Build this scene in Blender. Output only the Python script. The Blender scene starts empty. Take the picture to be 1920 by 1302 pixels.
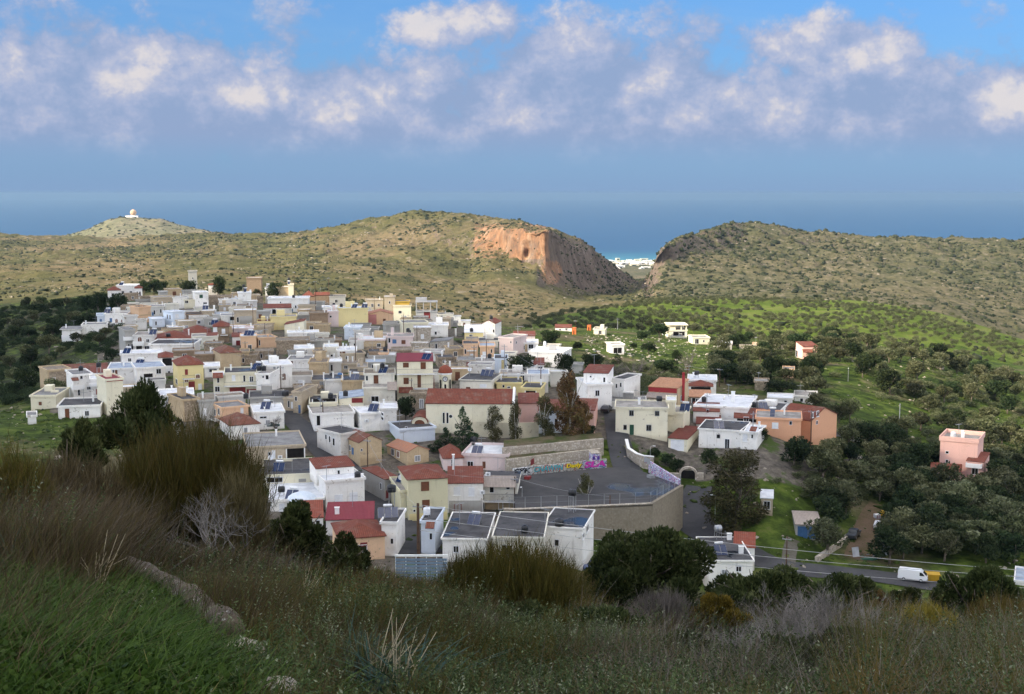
import bpy, math, random
import numpy as np
from mathutils import Vector, Matrix
rng = np.random.default_rng(7)
R = random.Random(11)
SC = bpy.context.scene
COL = SC.collection
PW, PH, F = 1920.0, 1302.0, 2318.0
PYH = 362.0                                   # picture row of the level line
PITCH = math.atan((PH / 2 - PYH) / F)
CP, SP = math.cos(PITCH), math.sin(PITCH)
def ray(px, py):
 u = (px - PW / 2) / F
 v = (PH / 2 - py) / F
 return u, CP + SP * v, -SP + CP * v
def P(px, py, Y):
 """the place that lies Y metres north of the camera along a sight line"""
 a, b, c = ray(px, py)
 t = Y / b
 return Vector((a * t, Y, c * t))
def scale_at(px, py, Y):
 """metres per picture unit there"""
 return Y / ray(px, py)[1] / F
cam_d = bpy.data.cameras.new('camera')
cam_d.sensor_width = 36.0
cam_d.sensor_fit = 'HORIZONTAL'
cam_d.lens = F / PW * 36.0
cam_d.clip_start = 0.2
cam_d.clip_end = 200000.0
cam = bpy.data.objects.new('camera', cam_d)
COL.objects.link(cam)
cam.rotation_euler = (math.pi / 2 - PITCH, 0, 0)
SC.camera = cam
def tag(o, label=None, cat=None, group=None, kind=None):
 if label: o['label'] = label
 if cat: o['category'] = cat
 if group: o['group'] = group
 if kind: o['kind'] = kind
 return o
def empty(name, loc, rz=0.0):
 o = bpy.data.objects.new(name, None)
 o.empty_display_size = 0.5
 COL.objects.link(o)
 o.location = loc
 o.rotation_euler = (0, 0, rz)
 return o
def mesh_np(name, V, Fq, mats, mi=None, smooth=False, tint=None):
 """mesh from numpy arrays; Fq (n,3) or (n,4)"""
 me = bpy.data.meshes.new(name)
 V = np.asarray(V, dtype=np.float32)
 Fq = np.asarray(Fq, dtype=np.int32)
 n, k = Fq.shape
 me.vertices.add(len(V)); me.vertices.foreach_set('co', V.ravel())
 me.loops.add(n * k); me.loops.foreach_set('vertex_index', Fq.ravel())
 me.polygons.add(n)
 me.polygons.foreach_set('loop_start', np.arange(0, n * k, k, dtype=np.int32))
 for m in mats: me.materials.append(m)
 if mi is not None: me.polygons.foreach_set('material_index', np.asarray(mi, dtype=np.int32))
 if smooth: me.polygons.foreach_set('use_smooth', np.ones(n, dtype=bool))
 if tint is not None:
  a = me.attributes.new('tint', 'FLOAT', 'POINT')
  a.data.foreach_set('value', np.asarray(tint, dtype=np.float32))
 me.update(calc_edges=True)
 me.validate()
 return me
def link(name, me, parent=None, loc=(0, 0, 0), rot=(0, 0, 0), scale=None):
 o = bpy.data.objects.new(name, me)
 COL.objects.link(o)
 if parent is not None: o.parent = parent
 o.location = loc
 o.rotation_euler = rot
 if scale is not None: o.scale = scale
 return o
class MB:
 """collects faces and links them as one mesh object"""
 def __init__(s): s.v = []; s.f = []; s.m = []; s.c = 0
 def quad(s, *pts, m=None):
  n = len(s.v); s.v += [tuple(p) for p in pts]; s.f.append(tuple(range(n, n + len(pts)))); s.m.append(s.c if m is None else m); return s
 def box(s, x0, x1, y0, y1, z0, z1, m=None):
  n = len(s.v)
  s.v += [(x0, y0, z0), (x1, y0, z0), (x1, y1, z0), (x0, y1, z0), (x0, y0, z1), (x1, y0, z1), (x1, y1, z1), (x0, y1, z1)]
  for f in ((0, 3, 2, 1), (4, 5, 6, 7), (0, 1, 5, 4), (1, 2, 6, 5), (2, 3, 7, 6), (3, 0, 4, 7)):
   s.f.append(tuple(n + i for i in f)); s.m.append(s.c if m is None else m)
  return s
 def tube(s, pts, rad, seg=6, m=None, cap=True):
  pts = [Vector(p) for p in pts]
  if not isinstance(rad, (list, tuple)): rad = [rad] * len(pts)
  n0 = len(s.v)
  for i, p in enumerate(pts):
   d = (pts[min(i + 1, len(pts) - 1)] - pts[max(i - 1, 0)])
   d = d.normalized() if d.length > 1e-9 else Vector((0, 0, 1))
   a = d.orthogonal().normalized() if abs(d.z) > .95 else d.cross(Vector((0, 0, 1))).normalized()
   b = d.cross(a)
   for k in range(seg):
    t = 2 * math.pi * k / seg
    s.v.append(tuple(p + (a * math.cos(t) + b * math.sin(t)) * rad[i]))
  for i in range(len(pts) - 1):
   for k in range(seg):
    k2 = (k + 1) % seg
    s.f.append((n0 + i * seg + k, n0 + i * seg + k2, n0 + (i + 1) * seg + k2, n0 + (i + 1) * seg + k)); s.m.append(s.c if m is None else m)
  if cap:
   s.f.append(tuple(n0 + k for k in reversed(range(seg)))); s.m.append(s.c if m is None else m)
   e = n0 + (len(pts) - 1) * seg
   s.f.append(tuple(e + k for k in range(seg))); s.m.append(s.c if m is None else m)
  return s
 def lathe(s, c, prof, seg=12, axis='z', m=None):
  """prof: (radius, height) pairs about a vertical (or x) axis"""
  n0 = len(s.v)
  for r, h in prof:
   for k in range(seg):
    t = 2 * math.pi * k / seg
    if axis == 'z': s.v.append((c[0] + r * math.cos(t), c[1] + r * math.sin(t), c[2] + h))
    elif axis == 'x': s.v.append((c[0] + h, c[1] + r * math.cos(t), c[2] + r * math.sin(t)))
    else: s.v.append((c[0] + r * math.sin(t), c[1] + h, c[2] + r * math.cos(t)))
  for i in range(len(prof) - 1):
   for k in range(seg):
    k2 = (k + 1) % seg
    s.f.append((n0 + i * seg + k, n0 + i * seg + k2, n0 + (i + 1) * seg + k2, n0 + (i + 1) * seg + k)); s.m.append(s.c if m is None else m)
  return s
 def prism(s, poly, z0, z1, m=None):
  """poly: plan points counter-clockwise"""
  n = len(poly); a = len(s.v)
  s.v += [(p[0], p[1], z0) for p in poly] + [(p[0], p[1], z1) for p in poly]
  s.f.append(tuple(a + i for i in reversed(range(n)))); s.m.append(s.c if m is None else m)
  s.f.append(tuple(a + n + i for i in range(n))); s.m.append(s.c if m is None else m)
  for i in range(n):
   j = (i + 1) % n
   s.f.append((a + i, a + j, a + n + j, a + n + i)); s.m.append(s.c if m is None else m)
  return s
 def mesh(s, name, mats, smooth=False):
  me = bpy.data.meshes.new(name)
  me.from_pydata(s.v, [], s.f)
  mats = mats if isinstance(mats, (list, tuple)) else [mats]
  for x in mats: me.materials.append(x)
  if len(mats) > 1: me.polygons.foreach_set('material_index', s.m)
  if smooth: me.polygons.foreach_set('use_smooth', [True] * len(s.f))
  me.update()
  return me
 def build(s, name, mats, parent=None, smooth=False, loc=(0, 0, 0), rot=(0, 0, 0)):
  return link(name, s.mesh(name, mats, smooth), parent, loc, rot)
def copy_tree(o, parent=None, loc=None, rz=None, sc=None):
 c = o.copy(); COL.objects.link(c)
 if parent is not None: c.parent = parent
 if loc is not None: c.location = loc
 if rz is not None: c.rotation_euler = (0, 0, rz)
 if sc is not None: c.scale = (sc, sc, sc) if not isinstance(sc, (tuple, list)) else sc
 for ch in list(o.children): copy_tree(ch, c)
 return c
def _hash(ix, iy, s):
 h = (ix.astype(np.int64) * 374761393 + iy.astype(np.int64) * 668265263 + s * 1442695041) & 0xFFFFFFFF
 h = ((h ^ (h >> 13)) * 1274126177) & 0xFFFFFFFF
 return ((h ^ (h >> 16)) & 0xFFFF) / 65535.0
def vnoise(x, y, s=0):
 x = np.asarray(x, float); y = np.asarray(y, float)
 ix, iy = np.floor(x), np.floor(y)
 fx, fy = x - ix, y - iy
 fx = fx * fx * (3 - 2 * fx); fy = fy * fy * (3 - 2 * fy)
 a, b = _hash(ix, iy, s), _hash(ix + 1, iy, s)
 c, d = _hash(ix, iy + 1, s), _hash(ix + 1, iy + 1, s)
 return (a + (b - a) * fx) * (1 - fy) + (c + (d - c) * fx) * fy
def fbm(x, y, o=5, s=0, g=0.5):
 t, a, n = 0, 1.0, 0
 for i in range(o):
  t = t + a * (vnoise(x, y, s + i * 17) - 0.5) * 2; n += a
  a *= g; x = x * 2.03 + 13.7; y = y * 2.03 + 5.1
 return t / n
def srgb(r, g, b):
 f = lambda c: (c / 255 / 12.92) if c / 255 <= 0.04045 else ((c / 255 + 0.055) / 1.055) ** 2.4
 return (f(r), f(g), f(b), 1.0)
class NT:
 """terse node-tree writer"""
 def __init__(s, nt): s.t = nt; nt.nodes.clear()
 def n(s, typ, _in=None, **kw):
  nd = s.t.nodes.new(typ)
  for k, v in kw.items(): setattr(nd, k, v)
  for k, v in (_in or {}).items():
   if isinstance(v, bpy.types.NodeSocket): s.t.links.new(v, nd.inputs[k])
   else: nd.inputs[k].default_value = v
  return nd
 def math(s, op, a, b=0.0, c=0.0, clamp=False):
  nd = s.n('ShaderNodeMath', {0: a, 1: b, 2: c}, operation=op); nd.use_clamp = clamp
  return nd.outputs[0]
 def mix(s, f, a, b, bt='MIX'):
  nd = s.t.nodes.new('ShaderNodeMix'); nd.data_type = 'RGBA'; nd.blend_type = bt; nd.clamp_factor = True
  for i, v in ((0, f), (6, a), (7, b)):
   if isinstance(v, bpy.types.NodeSocket): s.t.links.new(v, nd.inputs[i])
   else: nd.inputs[i].default_value = v
  return nd.outputs[2]
 def noise(s, vec, scale, detail=4, rough=.55, dist=0.0):
  nd = s.n('ShaderNodeTexNoise', {'Scale': scale, 'Detail': detail, 'Roughness': rough, 'Distortion': dist})
  if vec is not None: s.t.links.new(vec, nd.inputs['Vector'])
  return nd.outputs['Fac']
 def ramp(s, f, stops):
  nd = s.n('ShaderNodeValToRGB', {0: f})
  e = nd.color_ramp.elements
  while len(e) < len(stops): e.new(.5)
  for x, (p, c) in zip(e, stops):
   x.position = p; x.color = c if len(c) == 4 else (*c, 1)
  return nd.outputs[0]
 def sstep(s, x, a, b):
  nd = s.n('ShaderNodeMapRange', {0: x, 1: a, 2: b, 3: 0.0, 4: 1.0}); nd.interpolation_type = 'SMOOTHSTEP'; nd.clamp = True
  return nd.outputs[0]
_M = {}
def new_mat(name):
 m = bpy.data.materials.new(name); m.use_nodes = True
 return m, NT(m.node_tree)
def finish(N, col, rough=.85, bump=None, bstr=.3, bdist=.05, metal=0.0, spec=.3, extra=None):
 ins = {'Base Color': col, 'Roughness': rough, 'Metallic': metal, 'Specular IOR Level': spec}
 if bump is not None:
  ins['Normal'] = N.n('ShaderNodeBump', {'Strength': bstr, 'Distance': bdist, 'Height': bump}).outputs[0]
 b = N.n('ShaderNodeBsdfPrincipled', ins)
 if extra:
  for k, v in extra.items(): b.inputs[k].default_value = v
 N.n('ShaderNodeOutputMaterial', {'Surface': b.outputs[0]})
def wall_mat(key, c, stain=.35, streak=.25, rubble=0.0, vary=.07, sc=1.0):
 """rendered or rubble wall: blotches, streaks running down from the top, patches of bare render"""
 if key in _M: return _M[key]
 m, N = new_mat(key)
 tc = N.n('ShaderNodeTexCoord').outputs['Object']
 oi = N.n('ShaderNodeObjectInfo')
 off = N.n('ShaderNodeVectorMath', {0: tc, 1: oi.outputs['Location']}, operation='ADD').outputs[0]
 big = N.noise(off, .35 * sc, 5, .65)
 st = N.noise(N.n('ShaderNodeMapping', {'Vector': off, 'Scale': (2.2, 2.2, .22)}).outputs[0], 1.0, 4, .6)
 fine = N.noise(off, 5.0, 4, .6)
 dark = tuple(x * f for x, f in zip(c[:3], (.50, .47, .42))) + (1,)
 dirt = tuple(x * f for x, f in zip(c[:3], (.70, .66, .58))) + (1,)
 col = N.mix(N.math('MULTIPLY', N.sstep(big, .5, .78), stain), c, dirt)
 col = N.mix(N.math('MULTIPLY', N.sstep(st, .55, .8), streak), col, dark)
 zz = N.n('ShaderNodeSeparateXYZ', {0: tc}).outputs[2]
 foot = N.sstep(N.math('ADD', zz, N.math('MULTIPLY', big, 2.2)), 1.9, .7)
 col = N.mix(N.math('MULTIPLY', foot, .55 * min(1, stain * 1.6)), col, tuple(x * f for x, f in zip(c[:3], (.52, .47, .40))) + (1,))
 pat = N.sstep(N.noise(off, .9 * sc, 5, .7, .6), .655 - .05 * stain, .675 - .05 * stain)
 col = N.mix(N.math('MULTIPLY', pat, min(1, stain * 1.3)), col, (.30, .25, .19, 1))
 if rubble > 0:
  vo = N.n('ShaderNodeTexVoronoi', {'Vector': off, 'Scale': 2.6, 'Randomness': 1.0})
  cell = N.ramp(N.n('ShaderNodeSeparateColor', {0: vo.outputs['Color']}).outputs[0], [(0, (c[0] * .55, c[1] * .52, c[2] * .48)), (.5, c), (1, tuple(min(1, x * 1.35) for x in c[:3]))])
  joint = N.sstep(vo.outputs['Distance'], .28, .5)
  rb = N.mix(N.math('MULTIPLY', joint, .6), cell, dark)
  col = N.mix(rubble, col, rb)
  fine = vo.outputs['Distance']
 val = N.math('MULTIPLY_ADD', oi.outputs['Random'], 2 * vary, 1 - vary)
 fv = N.math('MULTIPLY', val, N.math('MULTIPLY_ADD', fine, .16, .92))
 col = N.mix(1.0, col, N.n('ShaderNodeCombineColor', {0: fv, 1: fv, 2: fv}).outputs[0], 'MULTIPLY')
 finish(N, col, .9, fine, .25, .04, spec=.15)
 _M[key] = m
 return m
def tile_mat(key, c, c2, old=.2, freq=3.2):
 """barrel-tile roof: ribs run down the slope, courses across, each tile its own tone"""
 if key in _M: return _M[key]
 m, N = new_mat(key)
 tc = N.n('ShaderNodeTexCoord').outputs['Object']
 uv = N.n('ShaderNodeUVMap').outputs[0]
 oi = N.n('ShaderNodeObjectInfo')
 sx = N.n('ShaderNodeSeparateXYZ', {0: uv})
 rib = N.math('SINE', N.math('MULTIPLY', sx.outputs[0], 2 * math.pi * freq))
 crs = N.math('FRACT', N.math('MULTIPLY', sx.outputs[1], 2.6))
 wn = N.n('ShaderNodeTexWhiteNoise', {'Vector': N.n('ShaderNodeCombineXYZ', {0: N.math('FLOOR', N.math('MULTIPLY', sx.outputs[0], freq)), 1: N.math('FLOOR', N.math('MULTIPLY', sx.outputs[1], 2.6))}).outputs[0]}, noise_dimensions='2D').outputs[0]
 big = N.noise(tc, .5, 4, .65)
 col = N.mix(N.math('MULTIPLY', wn, .8), c, c2)
 col = N.mix(N.math('MULTIPLY', N.sstep(big, .48, .75), old), col, (.22, .19, .15, 1))
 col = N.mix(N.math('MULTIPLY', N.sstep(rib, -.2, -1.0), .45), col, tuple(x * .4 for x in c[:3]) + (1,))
 h = N.math('ADD', N.math('MULTIPLY', rib, .5), N.math('MULTIPLY', crs, -.4))
 finish(N, col, .8, h, .6, .06, spec=.2)
 _M[key] = m
 return m
def flat_mat(key, c, c2=None, scale=.6, rough=.85, spec=.25, puddle=0.0, fine=.25, metal=0.0):
 """roof screed, asphalt, concrete, paint: two tones in uneven patches, optional standing water"""
 if key in _M: return _M[key]
 m, N = new_mat(key)
 tc = N.n('ShaderNodeTexCoord').outputs['Object']
 oi = N.n('ShaderNodeObjectInfo')
 off = N.n('ShaderNodeVectorMath', {0: tc, 1: oi.outputs['Location']}, operation='ADD').outputs[0]
 a = N.noise(off, scale, 6, .68)
 b = N.noise(off, scale * 9, 4, .6)
 c2 = c2 or tuple(x * .6 for x in c[:3]) + (1,)
 col = N.mix(N.sstep(a, .38, .68), c, c2)
 fv = N.math('MULTIPLY_ADD', b, 2 * fine, 1 - fine)
 col = N.mix(1.0, col, N.n('ShaderNodeCombineColor', {0: fv, 1: fv, 2: fv}).outputs[0], 'MULTIPLY')
 rg = rough
 if puddle > 0:
  p = N.sstep(N.noise(off, scale * .45, 3, .5), .62 - .1 * puddle, .66 - .1 * puddle)
  col = N.mix(p, col, (.02, .022, .025, 1))
  rg = N.math('MULTIPLY_ADD', p, .16 - rough, rough)
  b = N.math('MULTIPLY', b, N.math('SUBTRACT', 1.0, p))
 finish(N, col, rg, b, .3, .03, metal=metal, spec=spec)
 _M[key] = m
 return m
def leaf_mat(key, stops=None, rough=.6, trans=.25, vary=.25):
 """foliage: tone per leaf from the mesh's tint, per plant from the object's random"""
 if key in _M: return _M[key]
 m, N = new_mat(key)
 at = N.n('ShaderNodeAttribute', attribute_name='tint').outputs['Fac']
 oi = N.n('ShaderNodeObjectInfo')
 col = N.ramp(at, stops)
 fv = N.math('MULTIPLY_ADD', oi.outputs['Random'], 2 * vary, 1 - vary)
 hs = N.n('ShaderNodeHueSaturation', {'Hue': N.math('MULTIPLY_ADD', N.math('FRACT', N.math('MULTIPLY', oi.outputs['Random'], 7.3)), .03, .485), 'Saturation': 1.0, 'Value': fv, 'Fac': 1.0, 'Color': col}).outputs[0]
 d = N.n('ShaderNodeBsdfPrincipled', {'Base Color': hs, 'Roughness': rough, 'Specular IOR Level': .12})
 t = N.n('ShaderNodeBsdfTranslucent', {'Color': hs})
 mx = N.n('ShaderNodeMixShader', {0: trans, 1: d.outputs[0], 2: t.outputs[0]})
 N.n('ShaderNodeOutputMaterial', {'Surface': mx.outputs[0]})
 _M[key] = m
 return m
SUN_EL, SUN_AZ = math.radians(27), math.radians(-118)      # azimuth clockwise from north (+Y): low in the west, a little behind the viewer
SUN = Vector((math.sin(SUN_AZ) * math.cos(SUN_EL), math.cos(SUN_AZ) * math.cos(SUN_EL), math.sin(SUN_EL)))
sd = bpy.data.lights.new('sun', 'SUN')
sd.energy = 3.6; sd.angle = math.radians(.5); sd.color = (1.0, .86, .66)
so = bpy.data.objects.new('sun', sd); COL.objects.link(so)
so.rotation_euler = (-SUN).to_track_quat('-Z', 'Y').to_euler()
def azel(px, py):
 a, b, c = ray(px, py)
 return math.degrees(math.atan2(a, b)), math.degrees(math.atan2(c, math.hypot(a, b)))
def make_world():
 w = bpy.data.worlds.new('World'); SC.world = w; w.use_nodes = True
 g = bpy.data.node_groups.new('cloud_density', 'ShaderNodeTree')
 g.interface.new_socket('Vec', in_out='INPUT', socket_type='NodeSocketVector')
 g.interface.new_socket('Density', in_out='OUTPUT', socket_type='NodeSocketFloat')
 g.interface.new_socket('Light', in_out='OUTPUT', socket_type='NodeSocketFloat')
 G = NT(g)
 gi = g.nodes.new('NodeGroupInput'); go = g.nodes.new('NodeGroupOutput')
 vec = gi.outputs[0]
 wn = G.n('ShaderNodeTexNoise', {'Vector': vec, 'Scale': .30, 'Detail': 5.0, 'Roughness': .6})
 warp = G.n('ShaderNodeVectorMath', {0: G.n('ShaderNodeVectorMath', {0: wn.outputs['Color'], 1: (.5, .5, .5)}, operation='SUBTRACT').outputs[0], 1: (3.4, 2.2, 0)}, operation='MULTIPLY').outputs[0]
 wv = G.n('ShaderNodeVectorMath', {0: vec, 1: warp}, operation='ADD').outputs[0]
 sp = G.n('ShaderNodeSeparateXYZ', {0: wv})
 X, Y = sp.outputs[0], sp.outputs[1]
 blobs = [  # px, py, half-width, half-height, weight
  (30, 190, 260, 130, 1.05), (280, 165, 230, 105, 1.2), (470, 205, 200, 105, 1.05), (640, 225, 200, 95, 1.0), (200, 260, 330, 80, .95),
  (800, 235, 190, 85, .95), (1070, 125, 130, 85, 1.12), (1190, 160, 170, 95, 1.1), (1010, 225, 300, 85, .95), (1340, 215, 190, 75, .95),
  (1570, 95, 175, 62, 1.08), (1560, 215, 190, 75, .95), (1780, 200, 150, 75, 1.02), (1915, 195, 110, 75, 1.05), (840, 48, 150, 42, .88),
  (150, 200, 560, 165, 1.0), (700, 235, 420, 140, .98), (1150, 200, 420, 160, 1.0), (1700, 225, 480, 130, .98), (690, 265, 360, 75, .9), (1690, 250, 300, 65, .85), (1150, 12, 150, 22, .45), (1250, 255, 300, 60, .85)]
 tot = None
 for bx, by, hw, hh, wt in blobs:
  a, e = azel(bx, by)
  sa = hw / F * 57.3; se = hh / F * 57.3
  dx = G.math('MULTIPLY', G.math('SUBTRACT', X, a), 1 / sa)
  dy = G.math('MULTIPLY', G.math('SUBTRACT', Y, e), 1 / se)
  r2 = G.math('ADD', G.math('MULTIPLY', dx, dx), G.math('MULTIPLY', dy, dy))
  v = G.math('MULTIPLY', G.math('EXPONENT', G.math('MULTIPLY', r2, -1.0)), wt)
  tot = v if tot is None else G.math('MAXIMUM', tot, v)
 gen = G.noise(G.n('ShaderNodeMapping', {'Vector': vec, 'Scale': (.6, 1.2, 1)}).outputs[0], .06, 4, .55)
 ax = G.math('ABSOLUTE', G.n('ShaderNodeSeparateXYZ', {0: vec}).outputs[0])
 out_m = G.math('MAXIMUM', G.sstep(ax, 26, 36), G.sstep(G.n('ShaderNodeSeparateXYZ', {0: vec}).outputs[1], 11, 18))
 tot = G.math('MAXIMUM', tot, G.math('MULTIPLY', G.math('MULTIPLY', G.sstep(gen, .45, .7), 1.0), out_m))
 n1 = G.noise(vec, .42, 9, .60, .3)
 n2 = G.noise(vec, 1.5, 7, .62, .2)
 wv2 = G.n('ShaderNodeVectorMath', {0: vec, 1: G.n('ShaderNodeVectorMath', {0: G.n('ShaderNodeTexNoise', {'Vector': vec, 'Scale': .9, 'Detail': 4.0, 'Roughness': .6}).outputs['Color'], 1: (.9, .7, 0)}, operation='MULTIPLY').outputs[0]}, operation='ADD').outputs[0]
 vo = G.n('ShaderNodeTexVoronoi', {'Vector': G.n('ShaderNodeMapping', {'Vector': wv2, 'Scale': (.85, 1.15, 1)}).outputs[0], 'Scale': .25, 'Detail': 4.0, 'Roughness': .55, 'Lacunarity': 2.3, 'Randomness': 1.0}, voronoi_dimensions='2D', feature='F1')
 puff = G.math('SUBTRACT', .60, vo.outputs['Distance'])
 e1 = G.math('ADD', G.math('MULTIPLY', G.math('SUBTRACT', n1, .5), .60), G.math('MULTIPLY', puff, .42)); e2 = G.math('SUBTRACT', n2, .5)
 d = G.math('ADD', tot, G.math('ADD', G.math('MULTIPLY', e1, 1.15), G.math('MULTIPLY', e2, .30)))
 g.links.new(d, go.inputs[0])
 lt = G.math('ADD', G.math('MULTIPLY', tot, .85), G.math('ADD', G.math('MULTIPLY', e1, 2.0), G.math('MULTIPLY', e2, .45)))
 g.links.new(lt, go.inputs[1])
 N = NT(w.node_tree)
 gen = N.n('ShaderNodeTexCoord').outputs['Generated']
 s = N.n('ShaderNodeSeparateXYZ', {0: gen})
 az = N.math('MULTIPLY', N.math('ARCTAN2', s.outputs[0], s.outputs[1]), 57.29578)
 el = N.math('MULTIPLY', N.math('ARCSINE', N.math('MINIMUM', N.math('MAXIMUM', s.outputs[2], -1.0), 1.0)), 57.29578)
 v0 = N.n('ShaderNodeCombineXYZ', {0: az, 1: el}).outputs[0]
 def dens(off):
  v = N.n('ShaderNodeVectorMath', {0: v0, 1: off}, operation='ADD').outputs[0]
  nd = N.n('ShaderNodeGroup', node_tree=g); N.t.links.new(v, nd.inputs[0])
  return nd.outputs
 o0 = dens((0, 0, 0)); d0 = o0[0]; l0 = o0[1]; d1 = dens((-.8, 1.1, 0))[1]; d2 = dens((-2.3, 2.9, 0))[1]
 sky = N.n('ShaderNodeTexSky', sky_type='NISHITA', sun_disc=False, sun_elevation=SUN_EL, sun_rotation=SUN_AZ, air_density=1.0, dust_density=.4, ozone_density=3.0).outputs[0]
 sky = N.mix(1.0, sky, (SKYK * .122, SKYK * .27, SKYK * .43, 1), 'MULTIPLY')
 hz = N.math('EXPONENT', N.math('MULTIPLY', N.math('MAXIMUM', el, 0.0), -.105))
 sky = N.mix(N.math('MULTIPLY', hz, .96), sky, HORIZON)
 cov = N.sstep(d0, .06, .46)
 lit = N.sstep(N.math('SUBTRACT', l0, N.math('ADD', N.math('MULTIPLY', d1, .60), N.math('MULTIPLY', d2, .40))), -.22, 1.02)
 cl = N.ramp(lit, [(0, CL_DARK), (.36, CL_MID), (.66, CL_LIT), (.98, CL_TOP)])
 aaz = N.math('ABSOLUTE', az)
 back = N.math('MAXIMUM', N.sstep(aaz, 35, 80), N.sstep(el, 18, 40))
 cl = N.mix(N.math('MULTIPLY', back, .9), cl, BRIGHT)
 fade = N.sstep(el, .6, 2.9)
 clh = N.mix(N.math('MULTIPLY_ADD', fade, .85, .15), HORIZON, cl)
 thin = N.math('MULTIPLY', cov, N.math('MULTIPLY_ADD', fade, .93, .0))
 col = N.mix(thin, sky, clh)
 cir = N.sstep(N.noise(N.n('ShaderNodeMapping', {'Vector': v0, 'Scale': (.35, 1.6, 1), 'Rotation': (0, 0, .12)}).outputs[0], .22, 6, .62, .4), .46, .85)
 col = N.mix(N.math('MULTIPLY', N.math('MULTIPLY', cir, N.sstep(el, 5, 8)), .45), col, CIRRUS)
 bg = N.n('ShaderNodeBackground', {'Color': col, 'Strength': SKY_STR})
 N.n('ShaderNodeOutputWorld', {'Surface': bg.outputs[0]})
 w.cycles.sampling_method = 'MANUAL'; w.cycles.sample_map_resolution = 512
SKY_STR = 0.15
SKYK = 1.0
q = lambda r, g, b, k=1.0: tuple(x / SKY_STR / EXPO * k for x in srgb(r, g, b)[:3]) + (1.0,)
EXPO = 2 ** 1.42
HORIZON = q(136, 166, 206)
CL_DARK = q(149, 169, 205)
CL_MID = q(170, 182, 213)
CL_LIT = q(189, 194, 216)
CL_TOP = q(228, 221, 221)
BRIGHT = tuple(x / SKY_STR for x in (3.05, 2.84, 2.54)) + (1.0,)
CIRRUS = q(150, 190, 230)
make_world()
SC.view_settings.view_transform = 'Standard'
SC.view_settings.look = 'None'
SC.view_settings.gamma = 1.0
SC.view_settings.exposure = 1.42
SC.render.engine = 'CYCLES'
SC.cycles.use_denoising = True
SC.cycles.max_bounces = 6
SC.cycles.diffuse_bounces = 3
SC.cycles.glossy_bounces = 2
SC.cycles.transparent_max_bounces = 8
SC.cycles.volume_bounces = 1
SC.cycles.caustics_reflective = False
SC.cycles.caustics_refractive = False
YK = [1.2, 4, 8, 14, 22, 30, 40, 55, 90, 130, 160, 185, 215, 228, 240, 255, 270, 310, 360, 430, 500, 570, 650]
def slope(px): return float(np.interp(px, [-600, 0, 300, 450, 600, 800, 960, 1300, 1600, 1920, 2400], [.24, .25, .262, .278, .298, .314, .320, .328, .334, .343, .35]))
def near(px): return [-1.55 if y < 2 else -(.55 + slope(px) * y) for y in YK[:7]] + [-(.55 + slope(px) * 40) - (5.5 if px > 500 else 4.0)]
FAR = {  #      90   130  160   185  215    228  240   255   270   310   360   430   500   570   650
 -600: [-27, -40, -46, -47, -46, -46, -46, -47, -48.5, -51.5, -54, -56.5, -58, -58.5, -58.5],
 0:    [-27, -42, -48, -48, -47, -46.5, -46, -47, -48.5, -51.5, -54, -56.5, -58, -58.5, -58.5],
 200:  [-29, -44, -50, -51, -49, -48, -47, -46.5, -46, -46, -46, -46, -46.5, -48, -54],
 400:  [-30, -45, -51, -53, -52, -50.5, -49, -47.5, -46, -45, -45, -45, -45, -45.2, -58],
 600:  [-33, -47, -53, -55, -54, -52.5, -50, -48, -46, -45, -45, -45, -45.3, -54, -72],
 800:  [-34, -48, -54, -55.5, -54, -52.8, -51, -48, -46, -45, -45, -45, -53, -66, -79],
 1000: [-34, -48, -54, -56, -55.3, -54.2, -51.2, -48, -46, -45, -45.5, -49, -54, -62, -76],
 1150: [-34, -49, -56, -58.5, -58, -54.5, -50, -46.5, -44, -45.5, -47.5, -51.5, -55.5, -60.5, -76],
 1300: [-35, -52, -63.5, -64.3, -61.8, -57.5, -51, -49, -49, -50.5, -52, -53.5, -57, -65, -79],
 1450: [-35, -52, -62, -63, -58, -53, -48.8, -48.5, -49, -50.5, -51.5, -53.5, -59.5, -68, -81],
 1600: [-36, -53, -62, -63.5, -62, -60.5, -58.5, -56.5, -55, -53.5, -52, -52.5, -60.5, -71, -83],
 1750: [-36, -53, -62, -63.6, -62.8, -62.2, -61.2, -60.4, -59.9, -59, -58.5, -58, -66.5, -77, -87],
 1920: [-37, -54, -62, -63.6, -64, -63.8, -63.4, -62.8, -62.8, -64.2, -66.5, -66.5, -76, -85, -93],
 2500: [-38, -55, -63, -65, -67, -68, -69, -69, -70, -71, -72, -73, -80, -90, -98]}
AC = sorted(FAR)
TA = np.array([near(p) + FAR[p] for p in AC])            # columns x knots
NU, NV = 560, 560
UA = np.linspace((-620 - 960) / F, (2480 - 960) / F, NU)
LA = np.linspace(math.log(1.2), math.log(650), NV)
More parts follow.
